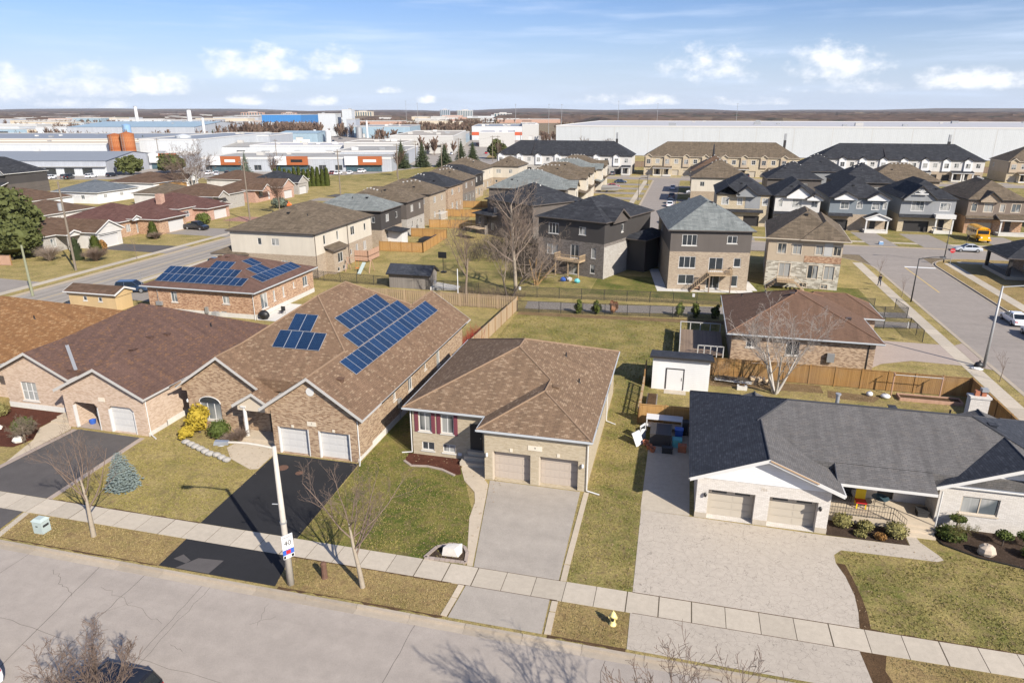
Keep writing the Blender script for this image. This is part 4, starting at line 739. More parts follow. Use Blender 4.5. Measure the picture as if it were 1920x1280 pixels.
sheet('path', [(-50.7,42.18),(-50.6,40.5),(-49.2,38.6),(-47.9,35.0),(-47.9,40.9),(-48.4,41.5),(-48.5,42.18)], .026, 'concrete_warm')
sheet('flower_bed', [(-57.5,43.4),(-57.5,40.5),(-55,38),(-52,36.9),(-49.6,37.2),(-49.3,38.7),(-50.7,40.6),(-50.8,43.4)], .03, 'mulch_red')
g = thing('toy_tub', 'blue tub inside the open garage', 'tub', -47.0, 42.3); m = MB(); m.lathe([(.22,.03),(.28,.35),(.24,.35),(.2,.08)], -47.0, 42.3, 14); m.build('tub', 'blue', g); g = thing('toy_car', 'yellow ride-on toy lying inside the open garage', 'toy', -46.2, 43.0); m = MB(); m.box(-46.5,-45.7,42.8,43.25,.12,.4); m.hexa([(-46.2,42.85,.4),(-45.75,42.85,.4),(-45.75,43.2,.4),(-46.2,43.2,.4),(-46.1,42.9,.75),(-45.8,42.9,.75),(-45.8,43.15,.75),(-46.1,43.15,.75)]); m.build('body', 'yellow', g); m = MB()
for x in (-46.35,-45.85):
    for y in (42.76, 43.29): m.tube((x,y-.03,.14),(x,y+.03,.14), .12, .12, 10)
m.build('wheels', 'black', g)

# ---- far left: bungalow with tan shingles, mostly roof in view
h = thing('bungalow', 'bungalow with bright tan shingle roof at the left edge of the photo', 'house', -66, 52)
body(h, -75.0, -58.9, 45.0, 61.0, 0, [(3.3, 'brick_pink')], {'e': [('w',5,.9,1.8,2.8,1)], 's': [('w',13,1.4,.9,2.4,2)]}, depth=.1)
z1 = roof(h, [('hip',-75.6,-58.4,44.4,61.6,3.5,.42), ('gy',-66.6,-58.4,43.0,50,3.5,.42,'a')], 'sh_tan', 'trim_white', None, 'brick_pink'); vent(h, z1, -62.5, 52.2, 'pipe'); foundation(h, -75.0, -58.9, 45.0, 61.0, .45, 'e')

# ---- right: white brick bungalow, grey and charcoal roof
h = thing('bungalow', 'white brick bungalow with charcoal and grey roof, white gables and covered porch', 'house', 13, 47); h5 = h
ss = body(h, 2.2, 10.15, 40.2, 53.5, 0, [(2.95, 'brick_white')], {'s': [('g',2.15,2.85,2.12,'door_taupe',4,2,2), ('g',5.85,2.85,2.12,'door_taupe',4,2,2)]}, gdepth=.55, depth=.1)
w = ss['s']; text_part('701', .3, 'trim_beige', h, w.P(4.05,2.55,.012), (R(90),0,0)); m = MB(); 
for t0, t1 in ((0,.72),(3.6,4.4),(7.3,7.95)): obox(m, w, t0-.02, t1+.02, -.1, .38, .001, .02)
m.build('foundation', 'concrete', h)
for x in (2.75, 9.6): lamp_wall(h, x, 40.18, 1.75, 'black')
body(h, 10.16, 16.9, 44.6, 53.5, 0, [(2.95, 'brick_white')], {'s': [('w',1.35,2.2,.95,2.1,1), ('d',4.3,1.0,.5,2.6,'door_black')]}, fm='trim_brown', depth=.1)
ss3 = body(h, 16.9, 25.5, 42.8, 53.5, 0, [(2.95, 'brick_white')], {'s': [('w',2.35,2.1,1.15,2.35,2)]}, fm='trim_beige', gm='glass_pale', sill='trim_beige', depth=.1)
z5 = roof(h, [('hip',1.7,26.1,41.1,54.0,3.15,.41,42.6), ('gy',1.7,10.75,39.6,50.5,3.15,.405,'a'), ('gy',16.1,26.1,41.9,50.5,3.15,.4,'a'), ('lean',10.6,16.2,41.1,42.65,3.162,.41,'n')], 'sh_grey', 'trim_white', 'cap_charcoal')
# charcoal shingle layer over the grey roof: west slopes, ridge strip, east end
m = MB(); k = .028
def P5(x, y): return (x, y, z5(x, y)+k)
m.poly([(1.62,54.05,3.15+k-.04),(1.62,39.55,3.15+k-.04),(6.22,39.55,3.15+4.5*.405+k),(6.22,43.5,3.15+4.5*.405+k),(6.22,45.62,3.15+4.5*.41+k+.01),(8.15,47.55,5.795+k)]); m.build('charcoal_shingles', 'sh_charcoal', h); m = MB(); m.poly([(16.15,41.85,3.15+k),(21.1,41.85,5.15+k),(21.1,46.0,5.15+k)]); m.build('charcoal_shingles', 'sh_charcoal', h)
m = MB(); m.poly([(8.15,47.58,5.80+k),(19.65,47.58,5.80+k),(19.65,48.2,5.56+k),(8.15,48.2,5.56+k)][::1]); m.build('charcoal_shingles', 'sh_charcoal', h); m = MB(); m.poly([(19.65,47.5,5.79+k),(26.15,41.05,3.15+k),(26.15,54.05,3.15+k)]); m.build('charcoal_shingles', 'sh_charcoal', h)
# white clad gable fronts with a copper-coloured bare rake
for a0, a1, y, sl in ((2.0,10.45,40.17,.405),(16.5,25.8,42.77,.4)):
    am = (a0+a1)/2; m = MB(); m.poly([(a0,y,2.93),(a1,y,2.93),(a1,y,3.0),(am,y,2.95+(am-a0)*sl),(a0,y,3.0)]); m.build('gable_cladding', 'siding_white', h)
m = MB(); m.tube((6.3,39.53,4.93),(9.2,39.53,3.75), .05, .05, 4); m.build('bare_rake', 'copper', h)
m = MB(); m.box(22.0,23.3,54.05,54.75,0,4.6); m.box(21.93,23.37,53.98,54.82,4.6,4.75); ch = m.build('chimney', 'brick_white', h); m = MB(); m.box(22.3,22.6,54.25,54.55,4.75,5.15); m.box(22.75,23.05,54.25,54.55,4.75,5.1); m.build('flue_pot', 'terracotta', ch); m = MB(); m.box(22.68,23.12,54.18,54.62,5.11,5.35); m.build('chimney_cap', 'galv', ch)
vent(h, z5, 11.5, 48.3, 'flue'); vent(h, z5, 15.0, 48.2, 'box', 'sh_charcoal'); vent(h, z5, 18.6, 48.3, 'pipe'); vent(h, z5, 20.8, 47.2, 'box', 'sh_charcoal'); vent(h, z5, 22.8, 44.2, 'pipe')
# porch deck, steps and railing
m = MB(); m.box(10.17,16.88,41.9,44.58,-.05,.45); m.box(14.9,16.6,41.5,41.9,-.05,.3); m.box(14.9,16.6,41.1,41.5,-.05,.15); m.build('porch_floor', 'concrete_warm', h)
m = MB()
for A, B in (((10.25,42.0),(14.3,42.0)),((14.3,42.0),(14.85,41.2))):
    l = WL(A, B); za, zb = (.45,.45) if B[0] < 14.5 else (.45,.2)
    for zz in (.1,.55,.92): m.tube((*A,za+zz),(*B,zb+zz), .018, .018, 5)
    n = int(l.L/.16)
    for i in range(n+1): f_ = i/max(n,1); p = l.P(l.L*f_, 0)[:2]; m.tube((*p,za+(zb-za)*f_),(*p,za+(zb-za)*f_+.92), .011 if i % 8 else .022, None, 4, caps=False)
m.build('railing', 'dark_metal', h)
m = MB(); m.tube((16.75,42.0,.45),(16.75,42.0,2.95), .05, .05, 8); m.build('downspout', 'trim_white', h)
g = thing('bench', 'dark metal porch bench with red cushion beside the grey bungalow garage', 'bench', 11.3, 44.0); m = MB(); m.box(10.6,12.3,43.75,44.25,.85,.9); m.box(10.6,12.3,44.22,44.3,.9,1.45)
for x in (10.65,12.25):
    for y in (43.8,44.2): m.tube((x,y,.0),(x,y,.86), .025, None, 5)
m.build('frame', 'dark_metal', g)
m = MB(); m.box(10.65,11.3,43.72,44.18,.905,1.02); m.build('cushion', 'red', g)
g = thing('garden_chair', 'yellow wooden chair with red seat on the white bungalow porch', 'chair', 12.7, 43.3, 0); m = MB(); m.box(12.4,13.0,43.55,43.65,.85,1.6); m.build('backrest', 'yellow', g); m = MB(); m.box(12.38,13.02,43.0,43.55,.8,.9); m.build('seat', 'red', g)
for x in (12.43,12.97):
    for y in (43.05,43.55): m = MB(); m.box(x-.04,x+.04,y-.04,y+.04,.45,.8); m.build('leg', 'yellow', g)
g = thing('patio_table', 'round glass patio table on the white bungalow porch', 'table', 13.9, 43.6, 0); m = MB(); m.lathe([(.52,1.12),(.52,1.15)], 13.9, 43.6, 24); m.build('table_top', 'glass_blue', g)
for a in (.6, 2.2, 3.7, 5.3): m = MB(); m.tube((13.9+.38*math.cos(a),43.6+.38*math.sin(a),1.12),(13.9+.42*math.cos(a),43.6+.42*math.sin(a),.45), .02, None, 5); m.build('leg', 'dark_metal', g)
g = thing('planter', 'dark planter box by the front step of the white bungalow', 'planter', 16.3, 43.2, 0); m = MB(); m.box(16.0,16.6,42.9,43.5,.45,.8); m.box(15.95,16.65,42.85,43.55,.8,.86); m.build('box', 'dark_metal', g)
sheet('flower_bed', [(10.2,41.85),(10.2,40.05),(14.85,40.1),(14.85,41.05),(14.3,41.85)], .03, 'mulch_dark'); sheet('flower_bed', [(16.7,42.75),(16.6,41.6),(16.9,40.7),(18.4,39.8),(21,39.2),(24,39.0),(26,39.5),(26,42.75)], .03, 'mulch_dark')
m = MB()
ed = [(16.55,41.7),(16.85,40.65),(18.4,39.75),(21,39.15),(24,38.95)]
for A, B in zip(ed, ed[1:]): l = WL(A, B); obox(m, l, 0, l.L, -.02, .09, -.03, .03)
struct('bed_edging', m, 'black')

# ---- corner house behind: rust-brown roof
h = thing('bungalow', 'corner bungalow with plain rust-brown hip roof behind the wooden fence', 'house', 13, 79); h6 = h
body(h, 5.9, 19.6, 71.0, 85.6, 0, [(3.1, 'brick_brown')], {'s': [('w',2.0,1.1,1.75,2.75,2), ('w',6.0,1.3,1.2,2.75,2)], 'e': [('w',1.0,.8,1.2,2.6,2)]}, gm='glass', depth=.1)
body(h, 17, 21.6, 80.2, 85.0, 0, [(3.1, 'brick_brown')], {'s': [('w',3.6,1.0,.9,2.3,2)], 'e': [('g',2.4,3.4,2.3,'door_white',4,4)]}, depth=.1)
z6 = roof(h, [('hip',5.35,20.2,70.4,86.2,3.3,.40), ('hip',12,22.3,79.6,86.6,3.3,.52)], 'sh_rust', 'gutter', 'cap_rust'); vent(h, z6, 17.6, 74.8, 'box', 'trim_brown'); vent(h, z6, 12.2, 77.5, 'box', 'trim_brown'); vent(h, z6, 7.5, 83, 'pipe'); vent(h, z6, 9.9, 81.5, 'pipe')
downspout(h, 19.0, 70.95, 3.0, 0, -.2, 'trim_dark'); m = MB(); m.box(15.2,15.9,70.6,70.95,.9,1.8); m.build('meter_box', 'steel', h)

# ---- orange brick bungalow with panels, beyond the patio
h = thing('bungalow', 'orange brick bungalow with solar panels on a red-brown hip roof by the left road', 'house', -59, 80); h7 = h
ss = body(h, -67.1, -51.4, 72.5, 86.9, 0, [(3.35, 'brick_orange')], {'s': [('w',3.9,.95,1.5,2.9,2), ('w',11.6,1.0,1.75,2.75,2), ('w',11.0,.9,.25,.75,2)], 'e': [('w',2.1,1.5,.9,2.9,2), ('w',4.4,.5,1.3,2.7,1), ('w',6.6,.45,1.3,2.7,1), ('w',9.2,.4,1.9,2.7,1), ('w',12.2,1.3,1.4,2.8,2), ('w',6.5,.9,.15,.6,2)]}, gm='glass_pale', depth=.1)
z7 = roof(h, [('hip',-67.7,-50.9,71.9,87.5,3.6,.38)], 'sh_redbrown', 'gutter', None); foundation(h, -67.1, -51.4, 72.5, 86.9, .6, 'es')
for i0, ys, n_ in ((-6,72.95,13),(-6,74.6,11),(0,76.25,3)): solar(h, z7, -60.2, ys, (1,0), (0,1), .38, [(i+i0,0) for i in range(n_)], .97, 1.74, lift=.12)
for xs, ys, n_ in ((-52.0,75.5,9),(-53.65,77.0,3),(-55.3,78.6,2)): solar(h, z7, xs, ys, (0,1), (-1,0), .38, [(i,0) for i in range(n_)], 1.04, 1.74, lift=.1)
for x in (-61.8,-60.4,-59.2): vent(h, z7, x, 78.9, 'box', 'sh_redbrown')
downspout(h, -51.5, 72.4, 3.3, .2, -.3); m = MB(); m.box(-57.2,-56.5,71.6,72.2,.1,.8); m.build('air_conditioner', 'galv', h); m = MB(); m.box(-58.6,-58.2,72.2,72.45,.4,1.2); m.build('meter_box', 'steel', h); m = MB(); m.box(-65.9,-65.0,72.2,72.46,1.0,1.5); m.tube((-65.5,72.3,1.5),(-65.5,72.3,3.4), .03, None, 5); m.build('inverter_box', 'steel', h)
m = MB(); m.tube((-67.4,72.0,3.5),(-67.4,72.0,5.3), .03, None, 5)
for k in range(4): m.tube((-67.8,72.0,4.2+k*.3),(-67.0,72.0,4.2+k*.3), .015, None, 4)
m.build('antenna', 'steel', h)
sheet('patio', rect(-51.3,-47.6,72.3,80.2), .02, 'concrete_white')
g = thing('barbecue', 'covered black barbecue on the pale patio by the orange brick bungalow', 'barbecue', -50.4, 72.7); m = MB(); m.smooth = True; m.blob((-50.4,72.7,.62), .75, .5, .62, 12, 8, .06); m.build('cover', 'black', g)
g = thing('garden_chair', 'green metal garden chair on the patio behind the solar roof', 'chair', -49.6, 75.5); m = MB(); m.box(-49.9,-49.3,75.2,75.8,.4,.44); m.box(-49.9,-49.3,75.78,75.83,.44,.95)
m.build('seat', 'dark_metal', g)
for x in (-49.87,-49.33):
    for y in (75.23,75.77): m = MB(); m.tube((x,y,.02),(x,y,.41), .02, None, 5); m.build('leg', 'dark_metal', g)
# ================================================================ HOUSES FURTHER OFF
def two(name, label, x0, x1, y0, y1, ze, rmat, lower, upper, split, ops, slope=.5, over=.45, comps=(), fas='gutter_dark', gm='glass_curtain', fm='trim_white', trim=None, group=None, vents=2, gable=None, cat='house', depth=.07, sill=None, z0=0):
    h = thing(name, label, cat, (x0+x1)/2, (y0+y1)/2, 0, 0, group)
    body(h, x0, x1, y0, y1, z0, [(split, lower), (ze-.12, upper)] if split else [(ze-.12, lower)], ops, fm, gm, depth, sill, trim=trim)
    zf = roof(h, [('hip', x0-over, x1+over, y0-over, y1+over, ze, slope)] + list(comps), rmat, fas, None, gable)
    rr = random.Random(label)
    for k in range(vents):
        x = x0+(x1-x0)*rr.uniform(.25,.75); y = y0+(y1-y0)*rr.uniform(.12,.4); vent(h, zf, x, y, 'pipe' if k else 'box', 'black')
    return h, zf
def turn(h, deg, x=None, y=None):              # swing a finished house to its real bearing on the bend
    h.rotation_euler = (0, 0, R(deg))
    if x is not None: h.location = (x, y, 0)
def whitecaps(h, zf, x, y, n, dx, dy):         # row of small pale ridge vents
    for i in range(n): m = MB(); X, Y = x+dx*i, y+dy*i; z = zf(X, Y); m.box(X-.15, X+.15, Y-.15, Y+.15, z-.1, z+.2); m.build('ridge_vent', 'trim_grey', h)
# row whose backs face the green (left of centre), nearest first: (front y, back y, roof, siding, brick, phrase)
h, z = two('two_storey_house', 'cream sided two-storey house with taupe roof behind the solar panel bungalow', -70, -55.2, 94.6, 115.0, 7.1, 'sh_taupe', 'brick_sand', 'siding_cream', 3.5,
  {'s': [('w',5.2,.7,4.9,6.0,1), ('w',8.0,1.3,4.9,6.0,2), ('w',9.3,1.1,1.6,2.6,2)], 'e': [('w',3.2,.7,4.8,6.3,1), ('w',7.6,.7,4.8,6.3,1), ('w',13.0,1.5,4.7,6.2,2), ('w',17.8,.8,4.7,6.0,1), ('w',14.2,.9,.9,2.9,1), ('w',17.3,1.2,1.3,2.9,2), ('w',11.9,.6,1.5,2.4,1)]}, .42, comps=[('lean',-56,-53.4,97.4,102.6,3.9,.35,'w')], vents=3)
body(h, -55.19, -53.8, 97.8, 102.2, 0, [(3.85,'brick_sand')], {'e': [('w',2.2,1.7,1.6,3.2,2), ('w',1.4,.8,.25,.9,1), ('w',3.2,.8,.25,.9,1)]}, depth=.07, sill=None); roof(h, [('hip',-73.6,-67,94.0,101,3.3,.4)], 'sh_taupe', 'gutter_dark', None, name='porch_roof'); downspout(h, -55.1, 94.7, 6.9, .1, -.2, 'trim_brown'); downspout(h, -55.05, 105.5, 6.9, .3, 0, 'trim_brown')
m = MB(); m.box(-55.15,-52.6,107.6,112.2,.95,1.05); m.box(-52.7,-52.6,107.6,112.2,.2,2.0); m.box(-55.15,-52.6,107.6,107.7,.2,2.0); m.build('deck', 'wood_pink', h)
trow = [(120.2,130.0,'sh_teal','siding_charcoal','brick_sand','teal-grey roof and charcoal siding beside the fenced patio',7.1), (134.0,144.0,'sh_taupe','siding_taupe','brick_palegrey','taupe roof and dark taupe siding behind the wooden fence corner',7.1), (148.6,159.6,'sh_taupe','brick_sand','brick_sand','taupe roof and sandy brick back wall with white trellis',7.1), (164.6,176.6,'sh_slate','brick_brown','brick_brown','slate roof and brown brick back, fifth along the green',7.1), (181.0,193.0,'sh_taupe','siding_brown','brick_grey','taupe roof and dark brown siding, sixth along the green',7.1), (198.0,208.0,'sh_slate','siding_dark','brick_sand','slate roof and near-black siding, seventh along the green',7.1), (216.0,232.0,'sh_taupe','siding_cream','brick_sand','taupe roof, last of the row along the green before the spruces',7.1)]
for i, (ya, yb, rm, up, lo, ph, ze) in enumerate(trow):
    L_ = yb-ya; sx = (0, .5, .8, 2.0, 3.5, 5.5, 9)[i]
    h, z = two('two_storey_house', 'two-storey house with '+ph, -70-sx, -55.6-sx, ya, yb, ze, rm, lo, up, 3.4, {'s': [('w',12.8,.7,4.8,5.9,1)], 'e': [('w',L_*.3,1.5,4.7,6.1,2), ('w',L_*.75,.9,4.8,6.0,1), ('w',L_*.28,1.3,1.4,2.8,2), ('w',L_*.58,1.4,.5,2.7,2), ('w',L_*.82,.7,1.5,2.6,1)]}, .46, vents=2, group='two-storey houses backing onto the green')
    whitecaps(h, z, -63.5-sx, (ya+yb)/2-1.5, 5, -.9 if i % 2 else .9, .3) if i else None
    if i == 0:
        roof(h, [('lean',-55.5,-52.2,121.5,126.0,3.0,.12,'w')], 'sh_slate', 'trim_dark', None, name='porch_roof'); body(h, -55.55, -52.6, 122.8, 125.6, 0, [(2.85,'siding_pale')], {}, depth=.05)
    if i == 2:
        m = MB()
        for k in range(6): m.tube((-54.0,149.4+k*.8,0),(-54.0,149.4+k*.8,2.6), .05, None, 4); m.tube((-55.4,149.4+k*.8,2.6),(-53.8,149.4+k*.8,2.6), .05, None, 4)
        m.tube((-54.0,149.2,2.6),(-54.0,153.6,2.6), .06, None, 4); m.tube((-54.0,149.2,1.2),(-54.0,153.6,1.2), .04, None, 4); m.build('trellis', 'trim_white', h)
# second group between the green and the back street
h, z = two('two_storey_house', 'slate roofed house with taupe side wall behind the bare thicket', -33.6, -19.2, 132.6, 146.2, 7.6, 'sh_slate', 'brick_grey', 'siding_taupe', 3.2, {'s': [('w',2.6,.8,4.6,6.0,1), ('w',1.6,.8,1.2,2.6,1)], 'e': [('w',6,1,4.7,6,2)]}, .46, comps=[('hip',-37.2,-30.2,131.2,138,4.4,.4)]); whitecaps(h, z, -28.5, 139.3, 4, 1.2, .1)
body(h, -36.8, -33.61, 131.8, 136.5, 0, [(4.3,'brick_grey')], {'s': [('w',1.5,.6,2.4,3.6,1)]}, depth=.07); m = MB()
for k in range(9): m.box(-33.2-k*.35,-32.85-k*.35,126.2,127.6,2.4-k*.27-.05,2.4-k*.27)
m.box(-32.8,-28.5,126.0,128.2,2.35,2.45); m.tube((-32.8,126.1,3.3),(-36.2,126.1,.9), .05, None, 4); m.tube((-32.8,126.1,3.3),(-28.5,126.1,3.3), .05, None, 4); m.build('back_stair', 'wood_pale', h); turn(h, -36, -30.4, 141.2)
for x0, x1, y0, y1, rm, up, ph in ((-47.0,-28.0,165.0,180.5,'sh_teal','siding_taupe','wide teal-grey roof left of the back street'),(-46.0,-29.0,191.0,203.5,'sh_taupe','brick_cream','taupe roof with cream wall behind the teal-grey roof'),(-46.5,-29.5,207.5,219.5,'sh_taupe','brick_cream','taupe roof next to the parked covered boat'),(-46.0,-28.6,223.5,235.5,'sh_teal','brick_cream','small teal-grey gable seen among taupe roofs'),(-46.0,-29.0,239.5,252.5,'sh_taupe','siding_cream','taupe roof nearest the dark townhouse row')):
    h, z = two('two_storey_house', 'two-storey house with '+ph, x0, x1, y0, y1, 7.1, rm, 'brick_sand', up, 3.3, {'s': [('w',4,1.2,4.7,6,2),('w',13,1.2,4.7,6,2)], 'e': [('w',3,1.2,4.7,6,2),('w',8.5,1.6,4.6,6,2),('g',8.5,3.2,2.3,'door_white',4,4,0,False),('d',3.2,.9,.3,2.4)]}, .48, comps=[('gx',x1-5,x1+2.2,y0+4.0,y0+9.4,7.1,.6,'b'),('lean',x1-.2,x1+2.4,y0+.5,y0+10,3.4,.25,'w')], gable='siding_cream', group='houses on the left of the back street'); whitecaps(h, z, (x0+x1)/2-2.2, (y0+y1)/2, 5, 1.1, .0)
    body(h, x1+.01, x1+1.8, y0+4.4, y0+9.0, 0, [(7.0,'siding_cream')], {'e': [('w',2.3,1.6,4.6,6,2)]}, depth=.06)
h, z = two('two_storey_house', 'taupe roofed house with pale wall beside the last house of the green row', -66.0, -56.0, 233.5, 247.5, 7.1, 'sh_taupe', 'brick_sand', 'siding_cream', 3.2, {'s': [('w',3.0,1.7,4.6,6.0,2), ('w',7.3,1.2,4.7,6.0,2), ('w',2.2,.8,1.5,2.4,1), ('w',4.6,.8,1.5,2.4,1)]}, .52)
# three-storey backs facing the footpath
h, z = two('three_storey_house', 'dark three-storey house with slate roof and small raised back deck', -23.0, -10.9, 103.2, 119.7, 8.9, 'sh_slate', 'brick_grey', 'siding_charcoal', 5.5,
  {'s': [('w',2.9,1.9,6.3,8.0,3), ('w',8.2,1.2,6.6,7.8,2), ('w',2.7,2.0,3.0,4.6,2), ('w',6.9,1.5,2.75,4.9,2), ('w',10.3,.8,3.1,4.7,1), ('w',2.4,1.3,.8,2.1,2), ('w',6.8,1.6,.15,2.2,2), ('w',10.2,.8,.7,2.1,1)], 'e': [('w',6,.7,6.6,7.9,1), ('w',5.6,.7,3.2,4.8,1)]}, .44, comps=[('gx',-17,-9.95,104.6,110.2,8.9,.6,'b')], gable='siding_taupe', gm='glass_curtain', sill='concrete_white')
m = MB(); wl = WL((-10.9,103.2),(-10.9,119.7)); obox(m, wl, .02, 8.0, .0, 5.0, .004, .03); m.build('pale_brick', 'brick_palegrey', h)
roof(h, [('hip',-11.8,-7.2,110.6,119.6,5.4,.45)], 'sh_slate', 'gutter_dark', None, name='porch_roof'); body(h, -10.86, -7.8, 111.6, 119.0, 0, [(5.2,'siding_charcoal')], {'s': []}, depth=.05)
m = MB(); m.box(-18.7,-14.1,101.2,103.15,2.55,2.7); m.build('deck', 'wood_pale', h); m = MB()
for (xa, ya, xb, yb) in ((-18.7,101.2,-14.1,101.2),(-18.7,101.2,-18.7,103.1),(-14.1,101.2,-14.1,103.1)): l = WL((xa,ya),(xb,yb)); obox(m, l, 0, l.L, 3.5, 3.6, -.05, .05); [obox(m, l, l.L*i/14-.02, l.L*i/14+.02, 2.7, 3.5, -.02, .02) for i in range(15)]; obox(m, l, 0, l.L, 2.5, 2.8, -.04, .04)
m.build('deck_railing', 'wood_pale', h)
for x in (-18.5,-16.2,-14.3): m = MB(); m.box(x-.08,x+.08,101.3,101.46,0,2.55); m.build('post', 'wood_pale', h)
turn(h, -21.5, -14.1, 114.7)
h, z = two('three_storey_house', 'three-storey house with pale grey-green pyramid roof and central back deck', -1.6, 9.8, 102.6, 121.6, 8.8, 'sh_teal', 'brick_sand', 'siding_taupe', 5.6,
  {'s': [('w',2.7,2.1,6.5,8.1,3), ('w',8.7,1.4,6.9,8.0,2), ('w',2.6,2.4,3.2,4.9,3), ('w',6.7,2.0,2.8,4.8,2), ('w',9.7,1.0,3.5,4.8,1), ('w',2.6,2.3,.8,2.2,2), ('w',6.5,1.9,.2,2.2,2), ('w',9.5,1.0,.6,2.2,1)], 'e': [('w',9,.8,6.6,7.9,1)], 'w': [('w',6,.8,6.6,7.9,1)]}, .56, gm='glass', sill='concrete_white', comps=[])
m = MB(); m.box(4.0,7.2,100.7,102.55,2.5,2.65); m.build('deck', 'wood_pale', h); m = MB()
for (xa, ya, xb, yb) in ((4.0,100.7,7.2,100.7),(7.2,100.7,7.2,102.5)): l = WL((xa,ya),(xb,yb)); obox(m, l, 0, l.L, 3.4, 3.5, -.05, .05); [obox(m, l, l.L*i/12-.02, l.L*i/12+.02, 2.65, 3.4, -.02, .02) for i in range(13)]
m.build('deck_railing', 'wood_pale', h); m = MB()
for k in range(9): m.box(3.95-.28*(k+1),3.95-.28*k,100.8,102.2,2.5-.27*(k+1),2.5-.27*(k+1)+.06)
m.tube((4.0,100.8,3.4),(1.5,100.8,1.0), .06, None, 4); m.tube((4.0,100.8,2.5),(1.5,100.8,.1), .08, None, 4)
for k in range(9): m.tube((4.0-.28*k,100.8,2.4-.27*k),(4.0-.28*k,100.8,3.35-.27*k), .025, None, 4)
m.build('back_stair', 'wood_pale', h)
for x in (4.1,7.1): m = MB(); m.box(x-.08,x+.08,100.75,100.9,0,2.5); m.build('post', 'wood_deck', h)
turn(h, 7.5, 2.9, 111.4)
for pv in (slabs(-3.2, 10.6, 101.0, 102.55, 'x', 2.2, .02, 'concrete_white', name='patio'), slabs(-3.2, -1.7, 102.6, 116, 'y', 2.2, .02, 'concrete_white', name='path'), slabs(9.95, 11.4, 102.6, 116, 'y', 2.2, .02, 'concrete_white', name='path')):
    pv.rotation_euler = (0, 0, R(7.5)); c_, s_ = math.cos(R(7.5)), math.sin(R(7.5)); pv.location = (2.9-(4.1*c_-112.1*s_), 111.4-(4.1*s_+112.1*c_), 0)
h, z = two('two_storey_house', 'tan and stone two-storey house with taupe roof next to the street corner', 13.3, 23.4, 106.4, 122.6, 7.3, 'sh_taupe', 'stone_grey', 'siding_tan', 3.9,
  {'s': [('w',1.9,1.2,5.0,6.5,2), ('w',4.0,1.2,5.0,6.5,2), ('w',7.0,1.0,5.1,6.5,2), ('w',9.4,1.0,5.1,6.5,2), ('w',2.6,1.6,1.4,3.6,2), ('w',6.5,1.4,1.5,3.5,2), ('w',8.7,1.4,1.5,3.5,2), ('w',5.4,1.0,.15,.75,2), ('w',8.3,.9,.15,.75,2)], 'w': [('w',5,.6,4.8,6.2,1)]}, .62, fas='trim_beige', trim=.1, fm='trim_beige', comps=[('hip',17.6,24.3,105.7,123.0,7.32,.7)])
whitecaps(h, z, 17.4, 118.0, 4, -.1, .9)
m = MB(); wl = WL((13.3,106.4),(23.4,106.4)); obox(m, wl, 5.15, 10.1, 3.92, 4.85, .004, .03); m.build('brick_band', 'brick_orange', h); m = MB(); obox(m, wl, 7.65, 8.75, 5.0, 6.9, .004, .03); m.build('stucco_band', 'stucco_white', h)
m = MB(); m.box(15.0,17.4,104.0,106.36,1.15,1.3)
for k in range(5): m.box(14.9-.28*(k+1),14.9-.28*k,104.2,105.8,1.2-.24*(k+1),1.26-.24*(k+1)); m.box(17.5+.28*k,17.5+.28*(k+1),104.2,105.8,1.2-.24*(k+1),1.26-.24*(k+1))
for k in range(12): m.tube((15.05+k*.21,104.05,1.3),(15.05+k*.21,104.05,2.1), .025, None, 4)
m.tube((15.0,104.05,2.1),(17.4,104.05,2.1), .05, None, 4); m.tube((15.0,104.05,2.1),(13.5,104.05,.9), .05, None, 4); m.tube((17.4,104.05,2.1),(18.9,104.05,.9), .05, None, 4); m.build('back_steps', 'wood_pale', h); turn(h, -5)
# row across the cross street, fronts facing us
def front_house(label, x0, x1, y0, y1, rm, up, lo, gate, comps, fronts, porch, group='houses across the cross street', trimc='trim_white', extra=None, ze=7.2, slope=.62, gable='siding_white', fm='trim_white', cols=('trim_white',)):
    L_ = x1-x0; ops = {'s': [('w',*f) for f in fronts] + ([('g',gate[0],gate[1],2.35,gate[2],4,4,0,False)] if gate else []), 'w': [('w',5,.7,4.7,6,1)], 'e': [('w',5,.7,4.7,6,1)]}
    h, z = two('two_storey_house', label, x0, x1, y0, y1, ze, rm, lo, up, 3.6, ops, slope, .35, comps, 'trim_dark', 'glass_pale', fm, .1, group, 1, gable)
    if gate: roof(h, [('lean',x0-.2,x0+gate[0]+gate[1]/2+.7,y0-1.0,y0+.05,3.35,.45,'n')], rm, 'trim_dark', None, name='porch_roof')
    if porch:
        a, b, d, zt, rtyp = porch; m = MB(); m.box(a,b,y0-d,y0-.01,-.05,.55); m.build('porch_floor', 'concrete_white', h)
        if rtyp: roof(h, [(rtyp,a-.3,b+.3,y0-d-.3,y0+1.5,zt,.4,'a')] if rtyp != 'lean' else [('lean',a-.3,b+.3,y0-d-.3,y0+.05,zt,.3,'n')], rm, 'trim_white', None, 'siding_white', .3, 'porch_roof')
        else: m = MB(); m.box(a-.15,b+.15,y0-d-.15,y0-.01,zt-.1,zt+.75); m.build('porch_parapet', 'trim_white', h)
        for x in (a+.2, b-.2): m = MB(); m.box(x-.14,x+.14,y0-d+.1,y0-d+.38,.55,zt-.2); m.build('column', 'trim_white', h)
        door(h, WL((a,y0),(b,y0)), (b-a)*.3, (b-a)*.3+1.1, .6, 2.8, -.03, 'door_black')
    return h, z
